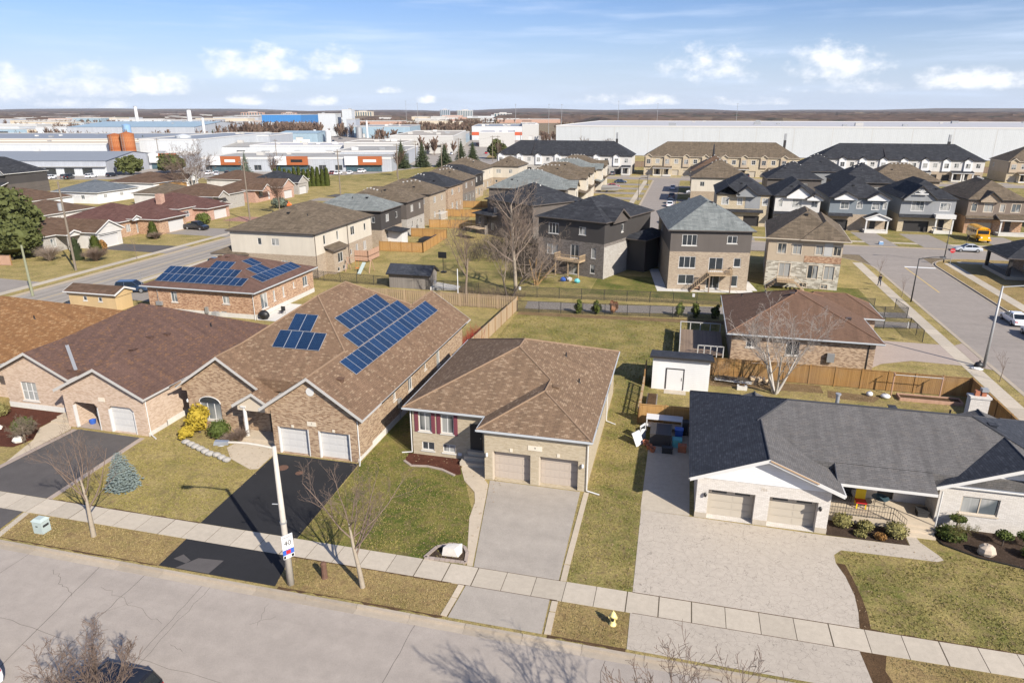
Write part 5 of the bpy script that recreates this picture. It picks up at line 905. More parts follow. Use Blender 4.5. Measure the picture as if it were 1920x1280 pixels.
V1, z = front_house('dark roofed two-storey house with pale grey bay and black garage left of the corner row', 7.2, 18.6, 164.8, 184, 'sh_slate', 'brick_cream', 'brick_cream', (7.8,3.4,'door_black'), [('gy',6.8,12.0,163.6,176,7.2,.7,''),('gy',11.0,16.0,163.4,176,7.2,.75,'a')], [(1.8,1.4,4.8,6.3,2),(5.0,1.0,4.8,6.3,2),(7.8,1.6,4.7,6.7,3),(10.4,1.0,4.8,6.3,2)], None, gable='siding_grey')
m = MB(); obox(m, WL((7.2,164.8),(18.6,164.8)), 6.2, 9.4, 4.0, 7.1, .004, .05); m.build('bay_cladding', 'siding_grey', V1)
front_house('two-storey house with broad white front gable and dark roof', 19.6, 29.0, 163.6, 182, 'sh_slate', 'siding_pale', 'brick_palegrey', (2.8,3.2,'door_black'), [('gy',21.6,27.6,162.6,176,7.2,.75,'a'),('gy',25.8,29.6,162.2,170,6.9,.6,'a')], [(1.2,.7,4.8,6.3,1,2),(4.6,2.0,4.7,6.9,3,2),(8.2,1.3,4.8,6.2,2,2)], (5.0+19.6-.4,29.0,1.4,3.2,'lean'))
front_house('two-storey house with twin small gables, teal panels and gabled front porch', 31.0, 42.6, 163.8, 184, 'sh_slate', 'siding_blue', 'brick_sand', (2.4,3.4,'door_black'), [('gy',31.4,36.6,162.6,172,7.2,.5,'a'),('gy',38.0,42.9,162.6,172,7.2,.55,'a')], [(3.0,1.6,4.7,6.2,2,2),(6.0,1.0,4.9,6.2,1),(9.2,1.4,4.7,6.2,2,2),(11.0,.6,4.9,6.2,1)], (38.2,42.8,2.4,3.2,'gy'))
h, z = front_house('grey two-storey house with white gable ornament, arched window and wide black garage', 45.6, 56.2, 165.6, 185, 'sh_slate', 'siding_grey', 'brick_cream', (3.6,5.0,'door_black'), [('gy',45.6,52.2,164.4,177,7.2,.85,'a')], [(3.3,2.4,4.5,6.6,3,2),(8.6,1.9,4.7,6.3,3,2)], (52.4,56.0,1.6,3.3,''), gable='siding_grey')
m = MB()
for a in (0, 32, -32, 62, -62): m.tube((48.9,164.36,8.4),(48.9+.75*math.sin(R(a)),164.36,8.4+.75*math.cos(R(a))), .09, .13, 6)
m.box(47.6,50.2,164.28,164.42,8.1,8.35); m.build('gable_ornament', 'trim_white', h)
h, z = front_house('brown brick two-storey house with tall taupe roof behind the school bus', 58.8, 69.6, 166.4, 185.5, 'sh_taupe', 'siding_brown', 'brick_orange', (3.2,4.2,'door_taupe'), [('gy',60.6,64.8,165.4,174,7.2,.85,'a')], [(1.2,1.0,4.7,6.3,1),(3.9,1.7,4.6,6.8,2),(6.5,.9,4.7,6.3,1),(9.0,1.6,4.7,6.4,2)], (64.6,70.6,2.6,3.4,'lean'), gable='brick_sand', fm='trim_beige'); whitecaps(h, z, 64.0, 176.0, 5, .05, .9)
# roofs behind them and around the back street
for x0, x1, y0, y1, rm, up, ph in ((1.5,16.5,205,220,'sh_taupe','siding_cream','taupe roof beside the back street, first behind the dark corner roof'),(22,36,206,220,'sh_slate','siding_taupe','long slate roof behind the white gabled house'),(39,53,200,216,'sh_slate','siding_taupe','slate roof behind the twin gabled house'),(48,65.5,207.5,221,'sh_taupe','brick_sand','low taupe roof behind the grey ornamented house'),(1.5,15.0,228,243,'sh_bronze','siding_brown','bronze-brown roof with small dormer near the tan townhouses'),(32,48,234,250,'sh_slate','siding_grey','slate roof in front of the right dark townhouse row'),(84,98,172,190,'sh_slate','siding_charcoal','dark house at the right edge behind parked cars')):
    h, z = two('two_storey_house', 'two-storey house with '+ph, x0, x1, y0, y1, 7.2, rm, 'brick_sand', up, 3.3, {'s': [('w',3,1.2,4.7,6,2),('w',(x1-x0)*.7,1.4,4.7,6,2)], 'w': [('w',4,1.2,4.7,6,2)]}, .6, group='houses inside the block beyond the cross street'); whitecaps(h, z, (x0+x1)/2-2, (y0+y1)/2-.5, 5, 1.0, 0)
h, z = two('bungalow', 'dark porch-fronted house cut off by the right edge at the corner', 53.5, 66, 112, 128.5, 4.6, 'sh_slate', 'brick_brown', 'siding_charcoal', 2.6, {'w': [('w',5,1.4,1,2.4,2),('w',11,1.4,1,2.4,2)], 'n': []}, .5, comps=[('hip',49.2,56,119.6,129.4,3.4,.5)])
for x, y in ((50.0,120.2),(50.0,128.6)): m = MB(); m.box(x-.22,x+.22,y-.22,y+.22,0,3.2); m.build('column', 'trim_dark', h)
m = MB(); m.box(49.6,53.4,119.8,129.0,-.05,.5); m.build('porch_floor', 'concrete', h); m = MB(); m.box(49.7,49.75,120.2,128.6,1.2,1.28); [m.box(49.7,49.74,120.4+k*.4,120.44+k*.4,.5,1.2) for k in range(21)]; m.build('railing', 'dark_metal', h)
# townhouse rows facing us beyond the far street
def townrow(label, x0, x1, y0, y1, rm, walls, n, gable, dark=False, flue=()):
    h = thing('townhouse_row', label, 'townhouses', (x0+x1)/2, (y0+y1)/2, 0, 0, 'townhouse rows in front of the white warehouse'); U = (x1-x0)/n; ops = []; comps = [('hip',x0-.4,x1+.4,y0-.4,y1+.4,7.5,.62)]
    for i in range(n):
        c = U*(i+.5); mir = i % 2
        ops += [('w',c-U*.26,1.4,4.8,6.4,2,2), ('w',c+U*.22,1.4,4.8,6.4,2,2), ('g',c+(U*.2 if mir else -U*.2),2.6,2.3,'door_taupe' if not dark else 'door_black',4,4,0,False)]
        comps.append(('gy',x0+c-U*.26-1.5,x0+c-U*.26+1.5,y0-.9,y0+5,7.5,.7,'a'))
    body(h, x0, x1, y0, y1, 0, [(3.4, walls[0]), (7.4, walls[1])], {'s': ops, 'e': [('w',4,1,4.8,6.2,2)], 'w': [('w',4,1,4.8,6.2,2)]}, 'trim_white', 'glass_curtain', .06, None, trim=.09)
    roof(h, comps, rm, 'trim_dark' if dark else 'trim_beige', None, gable)
    for i in range(n):
        c = x0+U*(i+.5); mir = i % 2; p = c+(-U*.24 if mir else U*.24)
        m = MB(); obox(m, WL((x0,y0),(x1,y0)), U*(i+.5)-U*.26-1.3, U*(i+.5)-U*.26+1.3, 3.5, 7.3, .004, .5); m.build('bay', walls[2], h); window(h, WL((x0,y0-.5),(x1,y0-.5)), U*(i+.5)-U*.26-.75, U*(i+.5)-U*.26+.75, 4.7, 6.4, -.03, 'trim_white', 'glass_curtain', 2, 2)
        m = MB(); m.box(p-1.7,p+1.7,y0-2.2,y0-.01,-.05,.45); m.build('porch_floor', 'concrete_white', h); roof(h, [('lean',p-1.9,p+1.9,y0-2.4,y0+.02,3.1,.3,'n')], rm, 'trim_white', None, name='porch_roof')
        for x in (p-1.5, p+1.5): m = MB(); m.box(x-.2,x+.2,y0-2.1,y0-1.7,.45,2.9); m.build('column', 'trim_white' if dark else 'brick_cream', h)
        door(h, WL((x0,y0),(x1,y0)), p-x0-.5, p-x0+.5, .5, 2.6, -.03, 'door_black')
    for f in flue:        # fire walls and tall metal flues
        if f[1] == 'wall': m = MB(); m.hexa([(f[0]-.25,y0-.3,7.2),(f[0]+.25,y0-.3,7.2),(f[0]+.25,(y0+y1)/2,7.2),(f[0]-.25,(y0+y1)/2,7.2),(f[0]-.25,y0-.3,8.1),(f[0]+.25,y0-.3,8.1),(f[0]+.25,(y0+y1)/2,12.9),(f[0]-.25,(y0+y1)/2,12.9)]); m.build('fire_wall', 'trim_dark', h)
        else: m = MB(); m.box(f[0]-.45,f[0]+.45,(y0+y1)/2-.45,(y0+y1)/2+.45,10,13.9); m.build('chimney', 'trim_dark', h); m = MB(); m.box(f[0]-.4,f[0]+.4,(y0+y1)/2-.4,(y0+y1)/2+.4,13.9,16.4); m.build('flue_pipe', 'galv', h)
    return h
townrow('slate roofed townhouse row with white upper bays, left of the tan row', -79.5, -22.2, 292.0, 309.0, 'sh_slate', ('brick_palegrey','siding_pale','siding_white'), 7, 'siding_white', True, ((-64,'wall'),(-29.5,'flue')))
townrow('tan brick townhouse row with taupe roof in front of the white warehouse', -17.2, 42.2, 292.5, 309.5, 'sh_taupe', ('brick_cream','brick_cream','siding_tan'), 8, 'brick_cream', False, ((10,'wall'),(37,'flue')))
townrow('slate roofed townhouse row with white windows, right of the tan row', 49.0, 106.5, 294.0, 311.0, 'sh_slate', ('brick_sand','siding_pale','siding_white'), 8, 'siding_white', True, ((73,'wall'),(96,'flue')))
townrow('tan townhouse row cut off by the right edge of the photo', 114.2, 156, 294.0, 311.0, 'sh_taupe', ('brick_cream','siding_tan','siding_tan'), 6, 'brick_cream', False)
# bungalows across the left road, nearest first
def bung(label, x0, x1, y0, y1, ze, rm, wall, ops, slope, comps=(), gable=None, fas='trim_white', group='bungalows across the left road', gm='glass_pale'):
    h = thing('bungalow', label, 'house', (x0+x1)/2, (y0+y1)/2, 0, 0, group); body(h, x0, x1, y0, y1, 0, [(ze-.1, wall)], ops, 'trim_white', gm, .07, None)
    z = roof(h, [('hip',x0-.45,x1+.45,y0-.45,y1+.45,ze,slope)] + list(comps), rm, fas, None, gable); return h, z
h, z = bung('beige bungalow with bronze roof and gabled garage nearest across the left road', -127, -113.5, 99.5, 113, 3.2, 'sh_bronze', 'brick_palegrey', {'s': [('w',3,1,1,2.3,2)], 'e': [('w',2.5,1.2,.9,2.5,2)]}, .36, [('gx',-121,-107.2,105.6,112.8,3.2,.55,'b'),('gx',-118,-110.6,102.4,106,3.2,.4,'b')], 'siding_pale')
body(h, -113.49, -107.8, 106.1, 112.3, 0, [(3.1,'siding_pale')], {'e': [('g',3.1,4.6,2.4,'door_white',4,4,0,False)]}); m = MB(); m.box(-111.0,-110.6,102.7,103.1,0,3); m.build('column', 'brick_palegrey', h)
h, z = bung('orange brick bungalow with wine roof and white garage door behind the black pickup', -127.5, -113.0, 117.6, 131.0, 3.3, 'sh_wine', 'brick_orange', {'s': [('w',3,1,1,2.3,2)], 'e': [('w',2.2,1.2,.9,2.4,2),('w',5.0,1.1,.3,2.4,1)]}, .4, [('hip',-120,-107.0,122.0,131.6,3.3,.45),('gx',-114,-111.6,119.8,122.4,3.6,.5,'b')], 'siding_white')
body(h, -112.99, -107.7, 122.5, 131.0, 0, [(3.2,'brick_orange')], {'e': [('g',5.4,5.0,2.5,'door_white',4,4,0,False)]})
h, z = bung('pink brick bungalow with wine roof and stub chimney beyond the pickup', -128.5, -114.2, 136.8, 152, 3.4, 'sh_wine', 'brick_rose', {'s': [('w',4,1,1,2.3,2)], 'e': [('w',2.6,1.8,1.2,2.6,2)]}, .36, [('hip',-119,-109.8,141.4,150.8,3.0,.36)], 'brick_rose')
body(h, -114.19, -110.4, 142.0, 150.2, 0, [(2.9,'brick_rose')], {'e': [('g',4.8,5.0,2.3,'door_white',4,4,0,False)]}); m = MB(); m.box(-121.2,-119.8,138.2,139.6,3,6.4); m.build('chimney', 'brick_rose', h)
h, z = bung('raised bungalow with bronze roof and small arched gable beside the road pole', -134, -118.6, 155, 168.5, 4.0, 'sh_bronze', 'brick_palegrey', {'s': [('w',5,1,1.4,2.7,2)], 'e': [('w',2.2,2.0,1.9,3.3,3),('w',2.2,1.4,.3,.9,2)]}, .36, [('gx',-124,-116.6,155.0,159.6,4.0,.62,'b')], 'brick_palegrey')
h, z = bung('rose brick bungalow with bronze roof and white double garage behind the orange car', -132, -119.2, 174.5, 190.5, 3.6, 'sh_bronze', 'brick_rose', {'e': [('w',3.0,1.8,1.4,3,2),('g',12,4.8,2.5,'door_white',4,4,0,False),('d',7,1,.3,2.5,'door_white')]}, .38, [('gx',-126,-116.4,174.2,179.6,3.6,.62,'b'),('gx',-126,-115.8,183.6,190.8,3.6,.6,'b')], 'brick_rose'); body(h, -119.19, -116.3, 184.1, 190.3, 0, [(3.5,'brick_rose')], {'e': [('g',3.1,4.6,2.4,'door_white',4,4,0,False)]})
h, z = bung('pale brick bungalow with dark slate roof beside the tall cedar hedge', -135, -121.8, 193.5, 208.5, 3.8, 'sh_slate', 'brick_palegrey', {'s': [('w',6,1,1.4,2.6,2)], 'e': [('w',11,1.4,1.2,2.8,2)]}, .42, [('gx',-128,-117.4,195.2,201.8,3.8,.6,'b')], 'brick_palegrey'); body(h, -121.79, -118.0, 195.8, 201.3, 0, [(3.7,'brick_palegrey')], {'e': [('g',2.75,4.2,2.4,'door_white',4,4,0,False)]})
h, z = bung('white sided bungalow with brown roof near the big cedar at the left', -181, -163.8, 141.6, 156.0, 2.9, 'sh_bronze', 'siding_white', {'s': [('w',10,1.2,1.2,2.3,2),('w',14.5,1.0,.9,2.3,1)], 'e': [('w',5,1.2,1.2,2.3,2)]}, .34)
h, z = bung('white sided bungalow with blue-grey roof behind the wine roofed houses', -176, -161.0, 161.6, 177.0, 3.2, 'sh_blue', 'siding_white', {'s': [('w',10,1.2,1.2,2.3,2)], 'e': [('w',3,1.2,1.4,2.4,2),('w',9,1.2,1.4,2.4,2)]}, .34)
h, z = bung('white bungalow with bronze roof and cedar sided addition below the birch', -180, -163.0, 186.0, 204.0, 3.4, 'sh_bronze', 'siding_white', {'s': [], 'e': [('w',14,3.4,.8,3.0,3)]}, .3, [('gx',-170,-160.0,198.0,204.4,3.4,.55,'b')], 'siding_white'); body(h, -162.99, -158.8, 188.5, 196, 0, [(2.9,'wood_gold')], {}); body(h, -162.9, -160.6, 198.4, 204, 0, [(3.3,'siding_white')], {'e': [('w',2.8,3.2,.8,2.9,3)]})
h, z = two('two_storey_house', 'grey gabled two-storey house with white porch at the far left', -222, -203.5, 171.5, 186, 6.6, 'sh_slate', 'siding_taupe', 'siding_charcoal', 3.4, {'s': [('w',4,1.6,4.4,5.9,2),('w',9.5,1.4,4.2,6,2),('w',14.6,1.8,4.4,5.9,3),('w',4,1.6,1.2,2.8,2),('w',12,1.6,1,2.8,2)]}, .6, .4, [('gy',-215.2,-208.8,170.0,180,6.6,.9,'a'),('gy',-208.6,-203.0,170.4,180,6.6,.9,'a'),('lean',-212,-203.2,168.6,171.6,3.2,.3,'n')], 'trim_white', gable='siding_grey')
for x in (-211.4,-207.5,-203.8): m = MB(); m.box(x-.15,x+.15,168.9,169.2,0,3.1); m.build('column', 'trim_white', h)
# more roofs glimpsed between them
for x0, x1, y0, y1, rm, ph in ((-150,-137,163,176,'sh_taupe','taupe roofed bungalow between the birch and the arched gable house'),(-158,-143,205,219,'sh_bronze','bronze roofed bungalow just below the parking lot'),(-150,-137,122,136,'sh_bronze','brown roofed bungalow hidden behind the orange brick one')): bung(ph, x0, x1, y0, y1, 3.2, rm, 'siding_pale', {'e': [('w',4,1.2,1.2,2.4,2)]}, .34)
# sheds
h = thing('shed', 'white sided shed with black-framed door and slate roof behind the white bungalow', 'shed', 1, 63.5); ss = body(h, -1.7, 3.5, 61.6, 65.2, 0, [(2.45,'siding_white')], {}); m = MB(); [m.poly(p_) for p_ in ([(-1.7,61.6,2.45),(3.5,61.6,2.45),(3.5,61.6,3.14),(-1.7,61.6,3.14)],[(3.5,61.6,2.45),(3.5,65.2,2.45),(3.5,61.6,3.14)],[(-1.7,65.2,2.45),(-1.7,61.6,2.45),(-1.7,61.6,3.14)])]; m.build('wall', 'siding_white', h); w = ss['s']; m = MB(); obox(m, w, 1.35, 2.85, .15, 2.1, .004, .03); d = m.build('door', 'white', h); m = MB()
for a in ((1.25,1.35,.1,2.2),(2.85,2.95,.1,2.2),(1.35,2.85,2.1,2.2)): obox(m, w, a[0], a[1], a[2], a[3], .004, .05)
m.build('door_frame', 'trim_dark', h); roof(h, [('lean',-2.0,3.8,61.2,65.5,2.55,.2,'s')], 'sh_charcoal', 'trim_dark', None); m = MB(); obox(m, w, 2.7, 2.74, 1.0, 1.3, .03, .06); m.build('handle', 'black', d)
sheet('path', rect(-.5,1.5,60.6,61.58), .02, 'concrete')
h = thing('shed', 'small yellow shed with brown roof between the tan and plum roofs', 'shed', -75, 73); body(h, -78.6, -71.2, 71.2, 74.0, 0, [(2.3,'stucco_beige')], {'s': [('w',2.6,.6,1.2,1.8,1),('w',5.0,.6,1.2,1.8,1)]}, depth=.05); roof(h, [('gx',-79,-70.8,70.8,74.4,2.4,.4,'ab')], 'sh_bronze', 'trim_white', None, 'stucco_beige', .3); _DEF['yellow_wall'] = (m_siding, ((.5,.36,.19),), {}); [c.data.materials.__setitem__(0, MAT('yellow_wall')) for c in h.children if c.name.startswith(('wall','gable'))]
h = thing('shed', 'weathered grey wooden shed with dark roof on the green behind the chain-link fence', 'shed', -38.5, 93.5); body(h, -41.8, -35.4, 92.0, 95.0, 0, [(2.1,'wood_grey')], {}); roof(h, [('gx',-42.1,-35.1,91.6,95.4,2.2,.62,'ab')], 'sh_charcoal', 'trim_dark', None, 'wood_grey', .3); m = MB(); m.hexa([(-35.3,91.8,.0),(-31.6,92.6,.0),(-31.6,95.0,.0),(-35.3,95.0,.0),(-35.3,91.8,.5),(-31.6,92.6,.06),(-31.6,95.0,.06),(-35.3,95.0,.5)]); m.build('ramp', 'concrete_white', h)
# ================================================================ INDUSTRIAL ESTATE AND TOWN BEYOND (square to the view)
def shed_b(label, X0, X1, Y0, Y1, h, wall, roofm='roof_membrane', ops=None, units=3, parapet=.35, name='industrial_building', cat='building', band=None, gab=0, group=None, seed=0, windows=True):
    cx, cy = (X0+X1)/2, (Y0+Y1)/2; g = local(name, label, cat, *CW(cx, cy), 0, R(14), group); a, b = (X1-X0)/2, (Y1-Y0)/2; q = random.Random(label+str(seed))
    if ops is None and windows:
        ops = []; n = max(1, int(2*a/14))
        for i in range(n):
            t = 2*a*(i+.5)/n; ops.append(('g', t, 3.4, min(h-.8, 3.8), 'door_white', 4, 2, 0, False) if q.random() < .55 else ('w', t, min(5., 2*a/n*.6), h*.35, h*.35+1.4, 3))
    body(g, -a, a, -b, b, 0, [(h, wall)], {'s': ops or []}, 'trim_grey', 'glass', .1, None)
    if gab:
        m = MB(); m.poly([(-a-.4,-b-.3,h),(a+.4,-b-.3,h),(a+.4,0,h+gab),(-a-.4,0,h+gab)]); m.poly([(-a-.4,0,h+gab),(a+.4,0,h+gab),(a+.4,b+.3,h),(-a-.4,b+.3,h)]); m.build('roof', roofm, g)
        for x, k in ((-a, 1), (a, -1)): m = MB(); p = [(x,-b,h),(x,b,h),(x,0,h+gab)]; m.poly(p[::-1] if k > 0 else p); m.build('gable_wall', wall, g)
    else:
        m = MB(); m.poly([(-a,-b,h-.02),(a,-b,h-.02),(a,b,h-.02),(-a,b,h-.02)]); m.build('roof', roofm, g)
        m = MB()
        for w in sides(-a, a, -b, b).values(): obox(m, w, -.15, w.L+.15, h-.3, h+parapet, -.15, .15)
        m.build('parapet', 'trim_white' if wall in ('metal_white','stucco_white','metal_pale') else 'trim_grey', g)
    if band: m = MB(); obox(m, sides(-a, a, -b, b)['s'], 0, 2*a, band[0], band[1], .02, .12); m.build('wall_band', band[2], g)
    for k in range(units):
        x, y = q.uniform(-a*.8, a*.8), q.uniform(-b*.6, b*.7); s = q.uniform(.8, 1.7); m = MB(); zt = h + (gab*(1-abs(y)/b) if gab else 0); m.box(x-s, x+s, y-s*.7, y+s*.7, zt-.1, zt+s*.9); m.build('rooftop_unit', q.choice(('galv','trim_white','trim_grey')), g)
    return g, a, b
g, a, b = shed_b('long grey metal-clad shop block with the Noble sign and gable roof', -330, -164, 284, 328, 5.9, 'metal_grey', 'roof_metal', [('w',190-8-x,4.6,.6,3.2,3) if x % 3 else ('w',182-x,5.5,.4,3.3,3) for x in range(20,120,9)], 2, .2, gab=2.6)
w = sides(-a, a, -b, b)['s']; m = MB(); obox(m, w, 0, 2*a, 3.6, 3.7, .02, 1.2); m.build('canopy', 'trim_grey', g); m = MB(); obox(m, w, 0, 2*a, .02, 3.5, .004, .06); m.build('pale_front', 'metal_white', g)
for k in range(14): window(g, w, 60+k*7.4, 64+k*7.4, .5, 3.0, -.1, 'trim_dark', 'glass', 3)
m = MB(); obox(m, w, 70.5, 83.0, 3.7, 8.2, .1, .5); sg = m.build('sign_board', 'black', g)
text_part('Noble', 2.6, 'white', g, w.P(78.2, 6.0, .52), (R(90), 0, 0)); m = MB(); m.lathe([(1.05,-.02),(1.05,.02)], 0, 0, 24); o = m.build('sign_emblem', 'white', g); o.location = w.P(73.2,6.0,.54); o.rotation_euler = (R(90),0,0); m = MB(); m.lathe([(.6,-.02),(.6,.03)], 0, 0, 20); o = m.build('sign_emblem', 'red', g); o.location = w.P(72.9,6.1,.56); o.rotation_euler = (R(90),0,0)
m = MB(); obox(m, w, 118.0, 128, 4.9, 7.0, .1, .4); m.build('sign_board', 'white', g); m = MB(); obox(m, w, 118.3, 124, 6.2, 6.7, .4, .43); m.build('sign_stripe', 'red', g)
def front_mall(label, X0, X1, Y0, Y1, h, panels):
    g, a, b = shed_b(label, X0, X1, Y0, Y1, h, 'metal_pale', 'roof_membrane', [('w',t,3.2,.6,2.8,2) for t in [3+i*7 for i in range(int((X1-X0-3)/7))]], 4, .5); w = sides(-a, a, -b, b)['s']
    for t, wd, sgn in panels:
        m = MB(); obox(m, w, t, t+wd*.36, 2.9, h+.9, .1, 1.4); m.build('facade_panel', 'white', g); m = MB(); obox(m, w, t+wd*.36+.02, t+wd, 2.9, h+.9, .1, 1.4); m.build('facade_panel', 'copper_panel', g); m = MB(); obox(m, w, t+wd*.5, t+wd*.85, 4.1, 5.2, 1.42, 1.52); m.build('sign_board', sgn, g); m = MB(); obox(m, w, t+.3, t+wd-.3, .1, 2.85, .06, .25); m.build('shop_window', 'glass_blue', g)
    return g, a, b
front_mall('pale strip mall with three rust-orange shop fronts behind the bungalows', -134, -52, 304, 346, 5.6, ((4,13,'white'),(32,14,'black'),(62,16,'white')))
g, a, b = shed_b('tall pale end block of the strip mall with glazed corner', -84, -51, 334, 386, 6.9, 'metal_pale', 'roof_membrane', [], 3); m = MB(); obox(m, sides(-a,a,-b,b)['e'], 0, 14, .3, 5.5, .02, .12); m.build('shop_window', 'glass_blue', g)
g, a, b = front_mall('small shop front with rust-orange panel above the pines', -164, -150, 318, 340, 6.0, ((1,12,'white'),))
shed_b('very long white factory hall with row of dark loading doors', -360, -206, 379, 415.5, 8.3, 'metal_white', 'stucco_beige', [('g',t,5.0,3.0,'door_black',4,2,0,False) for t in (95,101.5,110,117)] + [('w',72,5,2.8,3.8,3)], 5)
shed_b('long grey-roofed upper hall behind the white factory', -380, -219, 416, 520, 9.4, 'stucco_beige', 'roof_metal', [], 6); shed_b('plain white hall right of the rusty silos', -199, -168, 379, 498, 10.5, 'metal_white', 'roof_metal', [], 2); shed_b('low white annex with sloped roof beside the white cylinder', -183, -149, 411, 455, 5.2, 'metal_white', 'roof_membrane', None, 2, gab=1.6); shed_b('grey plain hall behind the white cylinder', -182, -160, 470, 520, 9.5, 'metal_pale', 'roof_metal', [], 1)
shed_b('white warehouse with wide flat front above the strip mall', -147, -94, 397, 434, 6.5, 'metal_white', 'roof_white', None, 6); shed_b('long white block with roof plant behind the mall end', -93, -60, 392, 434, 8.2, 'stucco_white', 'roof_gravel', None, 5); shed_b('big white block with gravel roof left of the spruces', -75, -36, 436, 555, 10.3, 'stucco_white', 'roof_gravel', None, 9)
shed_b('light blue metal hall with two white roller doors', -192, -160, 586, 630, 7.6, 'metal_blue', 'metal_blue', [('g',7,6,4.6,'door_white',4,2,0,False),('g',17,6,4.6,'door_white',4,2,0,False)], 1, gab=1.4); shed_b('blue-grey works with pipes behind the white block', -155, -100, 700, 780, 10.5, 'metal_blue', 'roof_metal', None, 4); shed_b('white process tower block of the works', -201, -183, 745, 770, 22, 'metal_white', 'roof_white', [], 2); shed_b('narrow white tower beside the process block', -176, -166, 745, 760, 26, 'metal_white', 'roof_white', [], 1); shed_b('grey process tower of the works', -165, -156, 715, 735, 17, 'metal_grey', 'roof_metal', [], 1)
shed_b('long pale blue roofed factory in the middle distance', -406, -290, 652, 780, 11, 'metal_pale', 'metal_blue', None, 5, gab=4); shed_b('bright cobalt blue warehouse below the horizon', -411, -347, 1180, 1300, 19, 'metal_cobalt', 'metal_blue', [], 3); shed_b('white hall with orange-red stripe near the centre', -36, 9, 640, 760, 11.5, 'metal_white', 'roof_metal', None, 6, band=(4.2,7.0,'red_band')); shed_b('white office block right of the striped hall', 9.1, 24, 640, 730, 13.5, 'stucco_white', 'roof_membrane', None, 3); shed_b('pale blue low hall between the spruces', -66, -37.5, 560, 630, 7.5, 'metal_blue', 'roof_membrane', None, 2); shed_b('white store with dock in front of the striped hall', -24, 2, 520, 580, 10, 'stucco_white', 'roof_white', None, 3)
# white tank and rusty silos
def silo(label, X, Y, r, h, mat, top=None, group=None):
    g = local('silo', label, 'silo', *CW(X, Y), 0, R(14), group); m = MB(); m.smooth = True; m.tube((0,0,0),(0,0,h), r, r, 28, caps=False); m.build('drum', mat, g); m = MB(); m.lathe([(r+.1,h-.05),(r+.1,h+.15),(r*.3,h+.9),(.3,h+1.1)], 0, 0, 28); m.build('lid', top or mat, g)
    m = MB(); [m.tube((-r*.4,-r-.15,z),(r*.0-.1,-r-.15,z), .05, None, 4) for z in range(1, int(h))]; m.tube((-r*.4,-r-.15,0),(-r*.4,-r-.15,h), .06, None, 4); m.tube((-.1,-r-.15,0),(-.1,-r-.15,h), .06, None, 4); m.build('ladder', 'galv', g)
silo('left of the two rusty orange silos at the white factory', -208.5, 374, 3.6, 12.8, 'rust', group='rusty silos'); silo('right of the two rusty orange silos at the white factory', -200.6, 371, 3.4, 13.6, 'rust', group='rusty silos'); silo('fat white cylinder tank beside the white hall', -187, 405, 4.2, 11.5, 'metal_white'); silo('dark blue tank on a frame in front of the pale blue factory', -345, 640, 3.5, 13, 'util_blue', 'util_blue'); silo('small white tank right of the light blue hall', -155, 600, 2.4, 9, 'white'); silo('grey tank at the works', -148, 690, 3, 10, 'galv')
for i, (X, Y, hh, r_) in enumerate(((-470,900,30,2.2),(-440,980,26,3.4),(-276,640,19,1.3),(-140,690,16,1.0))): g = local('stack', ('thin white stack above the far left halls','stout white stack above the far left halls','white stack right of the pale blue factory','white stack of the works')[i], 'chimney', *CW(X, Y), 0, R(14)); m = MB(); m.smooth = True; m.tube((0,0,0),(0,0,hh), r_, r_*.85, 14, caps=False); m.build('shaft', 'white', g); m = MB(); m.tube((0,0,hh),(0,0,hh+.5), r_*.95, r_*.95, 14); m.build('cap', 'galv', g)
# giant white warehouse on the street grid
g = thing('warehouse', 'huge white flat-roofed warehouse filling the right background', 'warehouse', 110, 520); ss = body(g, -78.5, 420, 425, 640, 0, [(16.4,'metal_white')], {}); m = MB(); m.poly([(-78.5,425,16.38),(420,425,16.38),(420,640,16.38),(-78.5,640,16.38)]); m.build('roof', 'roof_white', g); m = MB()
for w in ss.values(): obox(m, w, -.2, w.L+.2, 16.0, 16.8, -.3, .12)
m.build('parapet', 'trim_white', g)
q = random.Random(5)
for k in range(16):
    x, y = q.uniform(-60, 330), q.uniform(440, 620); m = MB(); s_ = q.uniform(.6, 1.6); m.box(x-s_*1.5, x+s_*1.5, y-s_, y+s_, 16.3, 16.4+s_*1.2); m.build('rooftop_unit', q.choice(('galv','trim_grey')), g)
for k in range(24): m = MB(); obox(m, ss['s'], 15+k*20, 15.2+k*20, .5, 15.9, .002, .03); m.build('panel_joint', 'trim_grey', g)
# hotel, tower blocks and town below the horizon
def block_b(label, X, Y, wd, dp, h, wall, rows, cols, group=None):
    g = local('tower_block', label, 'building', *CW(X, Y), 0, R(14), group); a, b = wd/2, dp/2; m = MB(); m.box(-a,a,-b,b,0,h); m.build('wall', wall, g); w = sides(-a,a,-b,b)['s']
    for c in range(cols): m = MB(); obox(m, w, wd*(c+.25)/cols, wd*(c+.75)/cols, 2, h-2, .02, .15); m.build('window_column', 'glass_blue', g)
    m = MB(); m.box(-a*.4,a*.4,-b*.4,b*.4,h,h+3); m.build('plant_room', 'trim_grey', g)
block_b('cream hotel block on the horizon right of centre', -178, 2735, 58, 30, 27, 'stucco_white', 7, 9); block_b('blue-grey glass block left of the cream hotel', -254, 2735, 36, 30, 29, 'metal_grey', 7, 5); block_b('long red brick block on the left horizon', -1080, 3000, 90, 30, 19, 'brick_rose', 4, 8); block_b('second red brick block on the left horizon', -960, 3100, 60, 30, 17, 'brick_rose', 4, 6); block_b('grey apartment block on the horizon above the blue warehouse', -620, 3000, 80, 40, 22, 'stucco_beige', 5, 8); block_b('white office with dark windows on the centre horizon', -30, 2400, 60, 30, 17, 'stucco_white', 3, 6)
q = random.Random(11); town = 0
